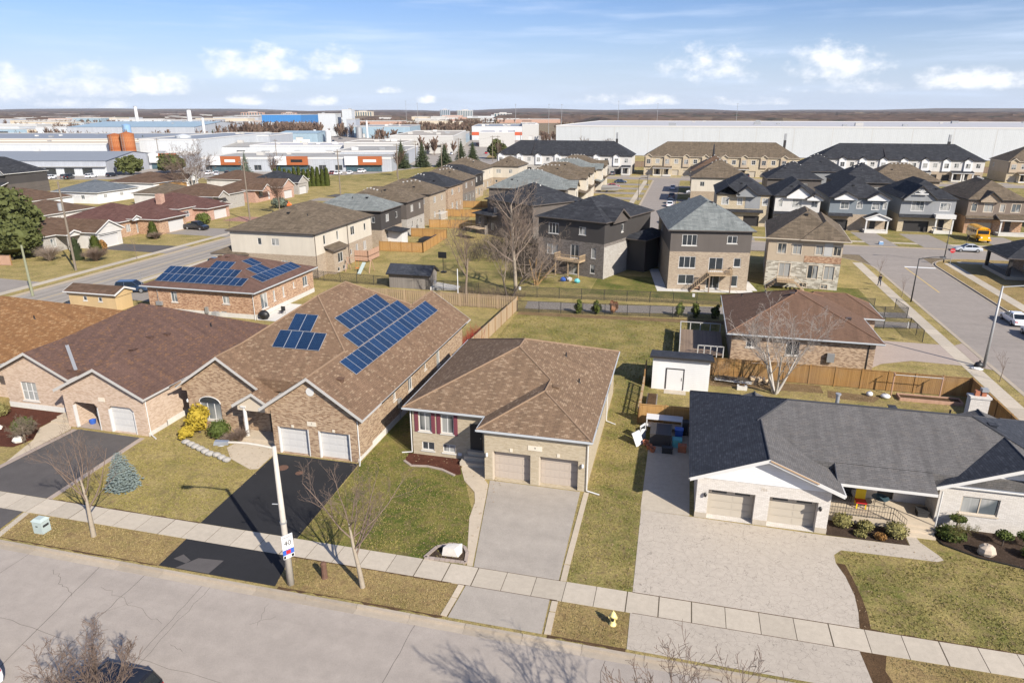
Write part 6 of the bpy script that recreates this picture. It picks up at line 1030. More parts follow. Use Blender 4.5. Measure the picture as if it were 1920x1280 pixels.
for k in range(150):
    Y = 700*math.exp(q.uniform(0, 1.75)); X = q.uniform(-.78, -.02)*Y if k % 5 else q.uniform(-.05, .1)*Y
    if Y < 1000 and X > -.5*Y: continue
    if k % 5 == 0 and Y < 1500: continue
    wd = q.uniform(25, 110); h = q.uniform(5, 11); wall = q.choice(('metal_white','stucco_white','metal_pale','stucco_white','metal_grey','stucco_beige','metal_blue','metal_white','brick_rose'))
    cn = {'metal_white':'white metal','stucco_white':'off-white','metal_pale':'pale grey','metal_grey':'dark grey','stucco_beige':'beige','metal_blue':'pale blue','brick_rose':'red brick'}[wall]; rt = X/Y; pl = 'at the far left' if rt < -.6 else 'above the silos' if rt < -.45 else 'around the cobalt warehouse' if rt < -.27 else 'left of the hotel blocks' if rt < -.1 else 'near the centre masts'; bl = 'nearest belt' if Y < 1300 else 'middle belt' if Y < 2300 else 'farthest belt'; sz = 'long' if wd > 75 else 'mid-sized' if wd > 45 else 'short'
    shed_b('%s %s low building of the far town %s, %s' % (sz, cn, pl, bl), X-wd/2, X+wd/2, Y, Y+q.uniform(25, 70), h, wall, q.choice(('roof_membrane','roof_white','roof_metal')), [('w',wd*.3,wd*.2,h*.4,h*.4+1.6,3)], 1, group='buildings of the far town', seed=k)
# wooded country to the horizon
def canopy(name, X0, X1, Y0, Y1, h, nx, ny, seed, mat, label, ragged=.5):
    q = random.Random(seed); m = MB(); m.nouv = True; V = {}
    for j in range(ny+1):
        for i in range(nx+1):
            X = X0+(X1-X0)*(i+q.uniform(-.35,.35))/nx; Y = Y0+(Y1-Y0)*(j+q.uniform(-.3,.3))/ny; e = i in (0,nx) or j in (0,ny); z = 0 if e else h*(1-ragged+ragged*q.random()); V[i,j] = len(m.v); m.v.append((*CW(X,Y), z-.1))
    for j in range(ny):
        for i in range(nx): m.f.append((V[i,j],V[i+1,j],V[i+1,j+1],V[i,j+1])); m.m.append(0)
    o = m.build(name, mat); return tag(o, label, 'wood', None, 'stuff')
def far_copse(label, X0, X1, Y0, Y1, h, n, seed, mat='twig_far', ever=0):
    """bare wood read as one mass: many small trunks with sprays of twigs"""
    q = random.Random(seed); m = MB(); m.nouv = True
    for k in range(n):
        X, Y = q.uniform(X0, X1), q.uniform(Y0, Y1); H = h*q.uniform(.6, 1.1); x, y = CW(X, Y); r = H*.28; m.tube((x,y,0),(x,y,H*.6), .14, .08, 3, caps=False)
        for t_ in range(22):
            a = q.uniform(0, 6.283); z0 = H*q.uniform(.2,.62); rr = r*q.uniform(.4,1); z1 = min(H, z0+H*q.uniform(.12,.42)); wv = H*.035; p = (x+rr*math.cos(a), y+rr*math.sin(a), z1)
            m.poly([(x-wv*math.sin(a),y+wv*math.cos(a),z0),(x+wv*math.sin(a),y-wv*math.cos(a),z0),(p[0]+wv,p[1],p[2]+wv*2),(p[0]-wv,p[1],p[2]+wv*3)])
    return tag(m.build('woodland', mat), label, 'wood', None, 'stuff')
far_copse('brown leafless wood behind the white halls left of centre', -335, -160, 700, 840, 13, 330, 1); far_copse('brown bushes along the yards at the left', -520, -385, 560, 640, 9, 90, 2); far_copse('bare trees around the works', -150, -40, 800, 900, 10, 90, 3); far_copse('reddish bare trees behind the striped hall', -160, -20, 960, 1100, 10, 120, 4); far_copse('bare trees between yards and warehouse', 25, 60, 560, 640, 8, 40, 5)
for i, (X0, X1, Y0, Y1, n_) in enumerate(((-330,-260,535,560,26),(-250,-225,560,600,16),(-120,-95,585,620,20),(-60,-30,420,434,10),(-480,-430,700,760,30),(-700,-560,900,1000,50),(-300,-200,930,1010,40),(-560,-430,1040,1120,44),(-330,-200,1350,1450,50),(-150,-60,1250,1350,44),(-900,-700,1250,1400,60),(-120,10,1500,1600,50),(60,200,900,1050,70))): far_copse('leafless tree clump among the halls, %s counted from the left factory' % ('first','second','third','fourth','fifth','sixth','seventh','eighth','ninth','tenth','eleventh','twelfth','thirteenth')[i], X0, X1, Y0, Y1, 10, n_, 60+i)
for i, (X0, X1, Y0, Y1, h) in enumerate(((150,1900,1250,2100,14),(-60,1400,1700,2600,15),(600,3200,2000,3200,17),(-500,900,2900,3900,16),(-2200,-700,1700,2200,11),(-3000,-1200,2400,3300,12),(-1500,-300,2100,2600,10),(-4200,-900,3600,4700,15),(-1400,1600,4200,5600,18),(1200,5200,3500,5200,20),(-6500,-1500,5200,7000,22))): canopy('woodland', X0, X1, Y0, Y1, h, max(20, int((X1-X0)/26)), max(8, int((Y1-Y0)/60)), 40+i, 'wood_far' if Y0 > 2300 else 'wood_mid', 'brown leafless woodland on the plain, belt %s from the camera' % ('first','second','third','fourth','fifth','sixth','seventh','eighth','ninth','tenth','eleventh')[i])
m = MB(); q = random.Random(9); m.nouv = True; nx = 160; V = []
for j, (Y, zz) in enumerate(((6500,-2),(7600,26),(8800,52),(10500,58),(12500,30),(14500,-5))):
    for i in range(nx+1): X = -13000+26000*i/nx; V.append(len(m.v)); m.v.append((*CW(X,Y), zz*(.62+.2*math.sin(X*.0011+j*.3)+.18*math.sin(X*.0031+1)+.06*q.random()) if zz > 0 else zz))
for j in range(5):
    for i in range(nx): a = j*(nx+1)+i; m.f.append((a,a+1,a+nx+2,a+nx+1)); m.m.append(0)
struct('hills', m, 'wood_far')
for i, (X0, X1, Y0, Y1) in enumerate(((260,520,1150,1260),(-1900,-1350,1250,1600),(700,1200,1480,1600))): sheet('field', [CW(X0,Y0),CW(X1,Y0),CW(X1,Y1),CW(X0,Y1)], .3, 'grass_dry')
for i, (X, Y, hh) in enumerate(((-150,1020,38),(-118,900,34),(4,800,32),(42,820,32),(58,840,32),(130,880,36),(190,940,34),(300,960,34))): g = local('light_mast', 'tall thin light mast on the skyline, number %s from the left' % ('one','two','three','four','five','six','seven','eight')[i], 'mast', *CW(X, Y), 0, 0.01, 'tall masts on the skyline'); m = MB(); m.tube((0,0,0),(0,0,hh), .3, .16, 6); m.build('pole', 'galv', g); m = MB(); m.box(-.9,.9,-.2,.2,hh-.4,hh); m.build('lamp_head', 'galv', g)
# yellow machines and trailers in the yard beside the white hall
for i, X in enumerate((-178,-170,-161)): g = local('truck_trailer', 'white trailer parked in the yard, %s of three' % ('left','middle','right')[i], 'trailer', *CW(X, 540+i*5), 0, R(14+i*7), 'trailers in the yard'); m = MB(); m.box(-4.5,4.5,-1.3,1.3,1.1,3.9); m.build('box', 'white', g); m = MB(); [m.tube((x,-1.2,.5),(x,1.2,.5), .5, None, 10) for x in (-3.4,-2.2,3.0)]; m.build('wheels', 'tyre', g)
for i, X in enumerate((-163,-156)): g = local('yellow_loader', 'yellow wheel loader in the yard, %s one' % ('left','right')[i], 'loader', *CW(X, 525), 0, R(40+i*60), 'yellow loaders'); m = MB(); m.box(-2,1.2,-1,1,1,2.2); m.box(-.8,.6,-.8,.8,2.2,3.4); m.tube((1,0,1.6),(3.2,0,1.0), .25, None, 6); m.box(3,3.6,-1.3,1.3,.3,1.4); m.build('body', 'car_bus', g); m = MB(); [m.tube((x,s-.25,.8),(x,s+.25,.8), .8, None, 12) for x in (-1.3,1.2) for s in (-1,1)]; m.build('wheels', 'tyre', g)
# ================================================================ TREES AND SHRUBS
def grow(m, q, p, d, L, r, lev, P):
    """one branch: a few tapering segments, then side shoots"""
    n = P['seg'][lev]; pts = [Vector(p)]; dd = Vector(d).normalized(); rs = [r]
    for i in range(n):
        dd = (dd + Vector((q.uniform(-1,1), q.uniform(-1,1), q.uniform(-.8,.8)))*P['wob'][lev] + Vector((0,0,P['up']*(.0,.10,.13,.12,.1)[lev]))).normalized()
        pts.append(pts[-1]+dd*(L/n)); rs.append(max(P['rmin'], r*(1-(i+1)/n*(1-P['taper'][lev]))))
    for i in range(n): m[0 if lev == 0 else 1].tube(pts[i], pts[i+1], rs[i], rs[i+1], P['n'][lev], caps=False)
    if lev >= P['lev']: return
    k = P['kids'][lev]; k = max(1, int(k*q.uniform(.8,1.2)))
    for c in range(k):
        f = P['start'][lev] + (1-P['start'][lev])*((c+q.random())/k); i = min(n-1, int(f*n)); g = f*n-i; b = pts[i].lerp(pts[i+1], min(1, max(0, g))); ax = (pts[i+1]-pts[i]).normalized()
        a = q.uniform(0, 6.283); o = ax.orthogonal().normalized(); o = (Matrix.Rotation(a, 3, ax) @ o); t_ = R(q.uniform(*P['ang'][lev])); nd = ax*math.cos(t_)+o*math.sin(t_)
        grow(m, q, b, nd, L*q.uniform(*P['len'][lev])*(1-.35*f if lev else 1), max(P['rmin'], rs[i]*P['rad'][lev]), lev+1, P)
BASE = dict(seg=(5,5,3,2,1), wob=(.07,.13,.18,.22,.25), taper=(.35,.25,.3,.4,.5), up=1.0, rmin=.0055, n=(8,5,4,3,3), lev=4, kids=(8,7,5,4), start=(.5,.18,.12,.1), ang=((15,48),(22,48),(25,55),(25,60)), len=((.75,1.15),(.35,.6),(.4,.65),(.45,.75)), rad=(.5,.45,.5,.6))
def bare_tree(label, x, y, h, seed, bark='bark', twig='twig', r=.14, lean=(0,0), group=None, name='bare_tree', trunk=1.0, stems=1, **kw):
    P = dict(BASE); P.update(kw); q = random.Random(seed); g = thing(name, label, 'tree', x, y, 0, 0, group); m = [MB(), MB()]
    for mm in m: mm.nouv = True; mm.smooth = True
    for s in range(stems):
        a = 6.283*s/stems+q.random(); sp = .0 if stems == 1 else q.uniform(.25,.5); grow(m, q, (x+(.15*math.cos(a) if stems > 1 else 0), y+(.15*math.sin(a) if stems > 1 else 0), -.05), (lean[0]+sp*math.cos(a), lean[1]+sp*math.sin(a), 1), h*.5*trunk, r*(1 if stems == 1 else .7), 0, P)
    m[0].build('trunk', bark, g); m[1].build('crown', twig, g); return g
def leaves(m, q, c, rx, ry, rz, n, s, shell=.35, up=0):
    for k in range(n):
        d = Vector((q.gauss(0,1), q.gauss(0,1), q.gauss(0,1))).normalized(); f = 1-shell*q.random()**1.5
        p = Vector((c[0]+d.x*rx*f, c[1]+d.y*ry*f, c[2]+d.z*rz*f)); a = Vector((q.uniform(-1,1), q.uniform(-1,1), q.uniform(-1,1)+up)).normalized(); b = a.orthogonal().normalized(); z = s*q.uniform(.6,1.4); b = Matrix.Rotation(q.uniform(0,6.28), 3, a) @ b
        m.poly([p-b*z*.5, p+a*z*.5+b*z*.05, p+b*z*.5, p-a*z*.35])
def shrub(label, x, y, rx, ry, h, mat, seed, n=420, s=.16, name='shrub', cat='shrub', group=None, cone=0, lumps=0, stem='bark_dark', shell=.35, z0=0):
    q = random.Random(seed); g = thing(name, label, cat, x, y, 0, 0, group); m = MB(); m.nouv = True
    if cone:
        for k in range(n):
            f = q.random()**1.4; a = q.uniform(0, 6.283); wd = (1-f)**cone; e = q.uniform(.75,1.05); p = Vector((x+rx*wd*e*math.cos(a), y+ry*wd*e*math.sin(a), z0+.05+f*(h-z0))); u = Vector((math.cos(a)*.5, math.sin(a)*.5, 1)).normalized(); b = Vector((-math.sin(a), math.cos(a), 0)); z = s*q.uniform(.7,1.4); m.poly([p-b*z*.4, p-u*z*.4, p+b*z*.4, p+u*z])
        m.lathe([(rx*.72,.05+z0),(rx*.6,h*.35),(rx*.3,h*.72),(.02,h*.95)], x, y, 9)
    elif lumps:
        for k in range(lumps):
            d = Vector((q.gauss(0,1), q.gauss(0,1), q.gauss(0,1))).normalized(); f = q.uniform(.55,.85); c = (x+d.x*rx*f, y+d.y*ry*f, z0+(h-z0)/2+d.z*(h-z0)/2*f); k2 = q.uniform(.3,.45); leaves(m, q, c, rx*k2, ry*k2, (h-z0)/2*k2, n//lumps, s, .5, .3)
        m.blob((x,y,z0+(h-z0)/2), rx*.72, ry*.72, (h-z0)/2*.74, 10, 7, .18, rg=q)
    else: leaves(m, q, (x,y,z0+(h-z0)/2), rx, ry, (h-z0)/2, n, s, shell, .3); m.blob((x,y,z0+(h-z0)/2), rx*.78, ry*.78, (h-z0)/2*.8, 9, 6, .12, rg=q)
    m.build('crown', mat, g); t_ = MB(); t_.nouv = True; t_.tube((x,y,-.05),(x,y,max(.15,z0+(h-z0)*.3)), max(.03,min(.3,rx*.09)), None, 6); t_.build('trunk', stem, g); return g
def spruce(label, x, y, r, h, mat, seed, tiers=15, nb=15, group=None, name='spruce_tree', droop=.35, blade=.2, prof=.85):
    q = random.Random(seed); g = thing(name, label, 'tree', x, y, 0, 0, group); m = MB(); m.nouv = True
    for i in range(tiers):
        f = i/tiers; z = h*(.05+.93*f); R_ = r*(1-f)**prof*q.uniform(.86,1.12)+.05; n = max(5, int(nb*(1-f*.6)))
        for k in range(n):
            a = 6.283*(k+q.random()*.7)/n+i; ra = R_*q.uniform(.82,1.1); S = max(2, int(4*(1-f)+2)); dx, dy = math.cos(a), math.sin(a)
            for j in range(S):
                t0 = (j+.2)/S; t1 = (j+1.25)/S; w = R_*blade*(1.1-.5*t0)+.035*h/5; z0_ = z-droop*R_*t0**1.3+h*.012*q.uniform(-1,1); z1_ = z-droop*R_*t1**1.3+R_*.05; o = q.uniform(-.6,.6)*w
                p0 = Vector((x+dx*ra*t0-dy*o, y+dy*ra*t0+dx*o, z0_)); p1 = Vector((x+dx*ra*t1-dy*o, y+dy*ra*t1+dx*o, z1_)); mid = (p0+p1)/2; sd = Vector((-dy,dx,0))*w
                m.poly([p0, mid+sd+Vector((0,0,-w*.5)), p1, mid-sd+Vector((0,0,-w*.5))]); 
    m.lathe([(r*.42,h*.06),(r*.32,h*.35),(r*.15,h*.7),(.02,h*.9)], x, y, 9); m.build('crown', mat, g); t_ = MB(); t_.nouv = True; t_.tube((x,y,-.05),(x,y,h*.98), max(.05,r*.07), .02, 7); t_.build('trunk', 'bark_dark', g); return g
# near street trees
bare_tree('slender bare tree with pale trunk on the verge beside the green utility cabinet', -33.96, 28.93, 7.6, 21, 'bark_pale', 'twig', .16, (-.06,.03), rmin=.005, kids=(8,6,5,4))
bare_tree('bare street tree beside the speed limit lamp post', -15.66, 28.58, 7.9, 26, 'bark_pale', 'twig', .16, (-.05,.03), rmin=.005, kids=(8,7,5,4), ang=((22,66),(22,52),(25,55),(25,60)))
bare_tree('multi-stemmed bare tree at the bottom left in front of the parked dark car', -21.0, 15.7, 7.2, 31, 'birch', 'twig', .14, (0,0), stems=5, kids=(7,7,6,4), trunk=.8, rmin=.008)
bare_tree('twiggy bare tree at the bottom edge right of centre, its shadow on the street', 2.4, 16.3, 9.4, 35, 'bark', 'twig', .24, (0,0), rmin=.009, kids=(13,9,6,4), ang=((18,60),(22,50),(25,55),(25,60)))
bare_tree('white-barked multi-stem birch by the wooden back fence', 9.6, 63.1, 9.3, 44, 'birch', 'birch_twig', .2, (.02,.02), stems=4, kids=(6,6,5,4), rmin=.009, start=(.25,.18,.12,.1))
bare_tree('tall pale bare tree on the green behind the fence', -23.0, 94.5, 16.5, 51, 'bark_pale', 'twig_pale', .3, (-.03,0), kids=(14,7,5,4), trunk=1.5, start=(.3,.15,.12,.1), ang=((30,60),(25,55),(25,55),(25,60)), len=((.3,.5),(.4,.65),(.4,.7),(.4,.7)), rmin=.009)
bare_tree('bare tree next to the white pole behind the solar roof', -28.0, 86.2, 12.5, 53, 'bark', 'twig', .24, (-.06,0), rmin=.011, kids=(7,6,5,4))
bare_tree('dark leaning two-stem tree by the end of the slatted fence', -22.6, 88.6, 10.5, 57, 'bark_dark', 'twig_pale', .22, (.28,.0), stems=2, kids=(6,6,5,3), ang=((25,60),(25,55),(25,55),(25,60)), rmin=.011)
bare_tree('golden-twigged willow spreading against the dark three-storey house', -20.8, 98.5, 8.5, 59, 'bark_orange', 'twig_pale', .2, (.2,.0), stems=4, kids=(6,6,5,3), ang=((25,70),(25,60),(25,60),(25,60)), rmin=.009, start=(.25,.15,.1,.1), up=.6)
bare_tree('bare orange-twigged tree against the taupe walled house', -29.5, 121.0, 8.5, 61, 'bark_orange', 'twig', .2, (.05,.0), stems=3, kids=(6,6,5,3), rmin=.012, up=.7)
for i, (x, y, h, ph) in enumerate(((31.2,71.5,3.4,'beside the tall grey lamp post'),(31.0,104.6,3.2,'across from the yellow centre line'),(30.9,117.0,3.4,'near the street corner'),(-94.0,100.4,4.6,'on the verge of the left road'),(43.6,96,3.2,'on the right verge above the white cars'),(-93.2,126,4.5,'further along the left road verge'),(55.0,152.5,4.4,'in front of the school bus'))): bare_tree('thin bare sapling '+ph, x, y, h, 70+i, 'bark', 'twig', .05, (0,0), 'saplings along the roads', 'sapling', kids=(6,4,3,2), lev=3)
bare_tree('tall white birch with drooping twigs at the left houses', -158.5, 198.3, 15.0, 81, 'birch', 'twig', .3, (0,0), stems=3, kids=(7,8,6,4), rmin=.022, up=.6, start=(.25,.15,.1,.1))
for i, (x, y, h, ph) in enumerate(((-100.5,157,9,'beside the road pole'),(-150,232,10,'left of the mall parking'),(-113,262,11,'in front of the rust-orange shop'),(-95,355,10,'by the mall spruces'),(-80,395,11,'beyond the mall spruces'),(-60,420,10,'left of the warehouse'),(-48,424,10,'next to the warehouse corner'))): bare_tree('bare tree '+ph, x, y, h, 90+i, 'bark', 'twig_far', .2, (0,0), 'bare trees around the estate', kids=(9,8,6,3), lev=3, rmin=.03)
# tangled thicket on the bank: uncountable stems
q = random.Random(77); m = MB(); m.nouv = True
for k in range(1500):
    x, y = q.uniform(-37,-24), q.uniform(112,131)
    if q.random() < .35: x, y = q.uniform(-26,-20), q.uniform(101,112)
    h_ = q.uniform(1.2,3.6); a = q.uniform(0,6.28); p = (x+.5*h_*math.cos(a), y+.5*h_*math.sin(a), h_); m.tube((x,y,0), p, .02, .01, 3, caps=False)
    for j in range(3): b_ = q.uniform(0,6.28); c_ = q.uniform(.4,.9); s_ = (x+(p[0]-x)*c_, y+(p[1]-y)*c_, h_*c_); m.tube(s_, (s_[0]+.5*math.cos(b_), s_[1]+.5*math.sin(b_), s_[2]+q.uniform(.1,.6)), .012, .007, 3, caps=False)
tag(m.build('thicket', 'bark_dark'), 'dark tangled thicket of bare stems on the bank of the green', 'thicket', None, 'stuff')
q = random.Random(78); m = MB(); m.nouv = True
for k in range(500): x, y = q.uniform(-31,-21), q.uniform(89,92.2); h_ = q.uniform(.4,1.5); a = q.uniform(0,6.28); m.tube((x,y,0), (x+.4*h_*math.cos(a), y+.3*h_*math.sin(a), h_), .013, .006, 3, caps=False)
tag(m.build('undergrowth', 'twig'), 'scrubby undergrowth along the chain-link fence', 'undergrowth', None, 'stuff')
q = random.Random(79); m = MB(); m.nouv = True
for k in range(520): x, y = q.uniform(-22.6,-20.9), q.uniform(66.5,71.5); h_ = q.uniform(.7,2.0); a = q.uniform(0,6.28); m.tube((x,y,0), (x+.25*h_*math.cos(a), y+.25*h_*math.sin(a), h_), .013, .006, 3, caps=False)
tag(m.build('dogwood', 'twig_red'), 'red-stemmed dogwood against the side fence', 'shrub')
# evergreens
spruce('stout blue spruce on the front lawn beside the plum-roofed house', -36.6, 34.3, 1.25, 2.9, 'needle_blue', 5, 20, 26, blade=.13, prof=.62)
for i, (X, Y, r, h, ph) in enumerate(((-50.5,322,4.8,13.6,'nearest the mall end'),(-42,330,4.5,12.8,'second from the mall'),(-31.5,330,4.9,11.4,'middle of five'),(-25,347,4.3,12.6,'fourth of five'),(-19.5,350,4.4,11.8,'nearest the taupe roofs'))): spruce('dark spruce behind the house row, '+ph, *CW(X,Y), r, h, 'needle', 110+i, 17, 18, 'five dark spruces', blade=.27)
spruce('greyish spruce in front of the strip mall', -173, 249, 3.4, 10.2, 'spruce_grey', 121, 14, 13, blade=.24)
for i, (x, y, rx, h, ph) in enumerate(((-222,242,5.0,7.6,'left of two'),(-212,254,6.0,7.6,'right of two'))): shrub('bushy pine at the mall forecourt, '+ph, x, y, rx, rx, h, 'needle_pine', 130+i, 2600, .95, 'pine_tree', 'tree', 'pines at the mall forecourt', lumps=26, z0=1)
shrub('round olive pine right of the spruces', *CW(-8,385), 5, 5, 10.5, 'needle_pine', 135, 2400, 1.0, 'pine_tree', 'tree', None, lumps=24, z0=1.2); shrub('small dark pine near the blue bin', *CW(2.5,395), 3, 3, 8.6, 'needle', 136, 800, .8, 'pine_tree', 'tree', None, lumps=14, z0=1)
shrub('huge rounded cedar at the left edge', -123.5, 99.5, 8.0, 8.0, 11.0, 'needle_pine', 140, 9000, .8, 'cedar_tree', 'tree', None, lumps=60, z0=.6); shrub('lower left bulge of cedar beside the huge one', -114.6, 94.0, 5.6, 5.6, 7.6, 'needle_pine', 141, 4200, .65, 'cedar_tree', 'tree', None, lumps=30, z0=.4); shrub('clipped cedar ball by the grey driveway at the left edge', -119, 85.6, 2.2, 2.2, 2.6, 'cedar', 142, 700, .3)
for i in range(12): shrub('columnar cedar number %s in the tall hedge beside the slate bungalow' % ('one','two','three','four','five','six','seven','eight','nine','ten','eleven','twelve')[i], -137+1.35*i, 213.5+.75*i, 1.05, 1.05, 6.0+.5*math.sin(i*1.7), 'cedar', 150+i, 330, .55, 'cedar', 'hedge', 'tall cedar hedge', cone=.32)
for i, (x, y, mt, h, ph) in enumerate(((-12.2,85.0,'cedar',1.9,'leftmost young cedar along the footpath'),(-10.0,85.3,'cedar',1.7,'second young cedar along the footpath'),(-7.9,85.6,'leaf_rust',1.8,'rust-red dead cedar along the footpath'),(.4,86.5,'cedar',2.0,'young cedar left of three by the corner bungalow'),(2.5,86.7,'cedar',2.0,'middle of three young cedars by the corner bungalow'),(4.9,86.9,'cedar',1.8,'young cedar closest to the corner bungalow roof'))): shrub(ph, x, y, .62, .62, h, mt, 170+i, 420, .26, 'young_cedar', 'shrub', 'young cedars along the footpath', lumps=9)
for i, (x, y, rx, h, mt, cone, ph) in enumerate(((-103.2,101.0,1.3,3.4,'cedar',.45,'cone cedar by the beige bungalow'),(-103.6,97.2,1.1,3.5,'needle',.45,'dark cone cedar behind the road pole'),(-105.2,104.2,1.0,2.2,'cedar_brown',.0,'tan shrub beside the garage'),(-107.0,104.9,.8,2.4,'cedar_brown',.5,'rusty cone shrub at the garage corner'),(-106.8,119.5,1.2,3.0,'cedar',.5,'cone cedar at the orange brick bungalow'),(-108.2,137.2,1.7,2.6,'cedar',.0,'round cedar behind the pickup'),(-106.5,166.5,2.2,3.0,'spruce_grey',.0,'grey juniper beside the orange car'))): shrub(ph, x, y, rx, rx, h, mt, 180+i, 420, .4, 'shrub', 'shrub', None, cone=cone)
def twigshrub(label, x, y, r, h, mat, seed, n=260):
    q = random.Random(seed); g = thing('bare_shrub', label, 'shrub', x, y); m = MB(); m.nouv = True
    for k in range(n):
        a = q.uniform(0,6.283); f = q.random()**.6; e = (x+r*f*math.cos(a), y+r*f*math.sin(a), h*q.uniform(.55,1)*(1-.25*f)); md = (x+.45*(e[0]-x), y+.45*(e[1]-y), e[2]*.6); m.tube((x+.12*math.cos(a),y+.12*math.sin(a),0), md, .014, .01, 3, caps=False); m.tube(md, e, .01, .005, 3, caps=False)
        m.tube(md, (e[0]+q.uniform(-.3,.3), e[1]+q.uniform(-.3,.3), e[2]*q.uniform(.7,1)), .008, .005, 3, caps=False)
    m.build('stems', mat, g); return g
twigshrub('bare brown shrub right of the round bush at the brown brick house', -33.0, 42.5, .9, 1.4, 'twig', 191); twigshrub('dense bare shrub on the left verge behind the pole', -99.5, 97.0, 2.4, 2.9, 'twig', 192, 700); twigshrub('spreading bare lilac beside the cone cedars', -107.5, 95.2, 2.6, 3.2, 'twig_pale', 193, 420); twigshrub('low bare hedge at the orange brick bungalow', -105.0, 118.0, 1.6, 1.8, 'twig', 194, 400)
shrub('golden yellow cedar at the corner of the brown brick house', -37.1, 43.0, 1.0, .9, 2.4, 'cedar_gold', 201, 1500, .2, lumps=18); shrub('small golden cedar in front of the tall golden one', -37.5, 41.8, .7, .6, 1.2, 'cedar_gold', 202, 700, .18, lumps=9); shrub('round green clipped bush under the arched window', -34.9, 42.6, .95, .85, 1.55, 'yew', 203, 900, .12); twigshrub('low bare shrub in front of the taller bare one at the brown brick house', -33.6, 41.9, .7, 1.0, 'twig', 204, 200)
bare_tree('low weeping ornamental tree in the red mulch bed', -49.8, 38.4, 2.5, 205, 'bark_pale', 'bark', .09, (0,0), None, 'ornamental_tree', kids=(14,9,6,4), start=(.4,.15,.1,.1), ang=((55,95),(30,60),(25,55),(25,60)), up=-.2); shrub('dark evergreen behind the weeping tree', -51.2, 39.6, .9, .9, 1.3, 'yew', 206, 500, .14); shrub('brown shrub at the far left bed', -56.0, 41.6, .9, .8, 1.2, 'juniper', 207, 400, .15)
for i, (x, y, rx, h, mt, ph) in enumerate(((11.3,41.3,.62,.95,'juniper','upright golden juniper at the garage end of the porch bed'),(14.3,40.9,.7,1.0,'juniper','round golden juniper at the step end of the porch bed'),(12.6,41.2,.5,.7,'juniper','low juniper in the middle of the porch bed'),(12.2,40.5,.4,.35,'juniper','flat juniper at the front of the porch bed'),(13.3,40.4,.35,.4,'cedar_brown','small brown tuft in the porch bed'))): shrub(ph, x, y, rx, rx*.9, h, mt, 210+i, 420, .12)
for i, (x, y, rx, z0, h, ph) in enumerate(((20.3,41.4,.5,.55,1.05,'cloud-pruned yew pad left of two under the wide window'),(21.6,41.6,.6,.5,1.0,'cloud-pruned yew pad right of two under the wide window'),(21.4,40.4,.55,.05,.75,'clipped ball left of two in the right bed'),(22.4,40.4,.5,.05,.7,'clipped ball right of two in the right bed'),(18.0,42.2,.5,.9,1.25,'flat topiary pad beside the porch corner'))): shrub(ph, x, y, rx, rx*.85, h, 'yew', 220+i, 380, .11, z0=z0)
bare_tree('gnarled juniper with bare twisted stems at the porch corner', 17.7, 41.4, 1.9, 231, 'bark_pale', 'juniper', .09, (.1,0), None, 'ornamental_tree', kids=(9,8,6,4), start=(.2,.15,.1,.1), ang=((45,90),(30,70),(25,65),(25,60)))
shrub('low green juniper mound at the porch corner', 17.5, 41.5, .9, .8, .8, 'yew', 232, 500, .13)
twigshrub('small bare shrub at the left corner of the pink brick bungalow', -57.5, 42.5, .6, .9, 'twig', 233, 120)
# conifers in the estate
q = random.Random(15)
for i in range(26):
    Y = q.uniform(430, 1500); X = q.uniform(-.6, -.02)*Y; spruce('small dark conifer among the %s' % ('nearer halls' if Y < 700 else 'middle halls' if Y < 1100 else 'farther halls'), *CW(X, Y), q.uniform(2.4,4), q.uniform(8,12), 'needle', 300+i, 7, 8, 'conifers scattered in the estate', blade=.4)
# rocks
def rock(label, x, y, rx, ry, h, mat, seed, name='boulder', group=None):
    q = random.Random(seed); m = MB(); m.blob((x,y,h*.42), rx, ry, h*.58, 9, 6, .16, rg=q); o = m.build(name, mat, None, off=(x,y)); o.location = (x,y,0); return tag(o, label, 'rock', group)
bedp = [(-13.25,31.85),(-10.75,31.95),(-10.95,32.9),(-11.3,33.4),(-12.1,33.5),(-12.9,33.0)]
sheet('flower_bed', bedp, .03, 'mulch_dark'); bp = bedp+[bedp[0]]; ki = bpy.data.objects.new('bed_edging', None); COL.objects.link(ki); ki['kind'] = 'structure'
for A, B in zip(bp, bp[1:]):
    l = WL(A, B); n = max(1, int(l.L/.3))
    for i in range(n): m = MB(); obox(m, l, l.L*i/n+.01, l.L*(i+1)/n-.01, -.02, .1, -.1, .1); m.build('brick', 'concrete_pink', ki)
q = random.Random(4); m = MB(); m.hexa([(-12.35,32.3,.02),(-11.35,32.35,.02),(-11.25,32.85,.02),(-12.2,32.95,.02),(-12.3,32.45,.5),(-11.55,32.3,.62),(-11.2,32.75,.75),(-12.1,32.8,.55)]); o = m.build('boulder', 'rock_white', None, off=(-11.8,32.6)); o.location = (-11.8,32.6,0); tag(o, 'pale angular boulder in the small mulch bed by the pavement', 'rock')
rock('rounded tan boulder in the bed under the wide window', 19.0, 40.2, .48, .42, .75, 'rock_tan', 2); rock('large grey boulder at the right bed edge', 22.3, 39.2, .75, .45, .7, 'rock_grey', 3); rock('flat stone beside the large grey boulder', 21.2, 39.1, .5, .3, .25, 'rock_tan', 4)
for i in range(9): rock('rough grey edging stone of the front bed, %s from the left' % ('first','second','third','fourth','fifth','sixth','seventh','eighth','last')[i], -36.9+i*.62, 41.1-.25*i+(.2 if i > 5 else 0), .36, .3, .34, 'rock_grey', 20+i, 'edging_stone', 'edging stones of the front bed')
rock('pale stone in the red mulch bed', -54.0, 39.5, .6, .35, .4, 'rock_white', 31); rock('pale stone lantern base under the weeping tree', -50.0, 38.0, .4, .35, .55, 'rock_white', 32)
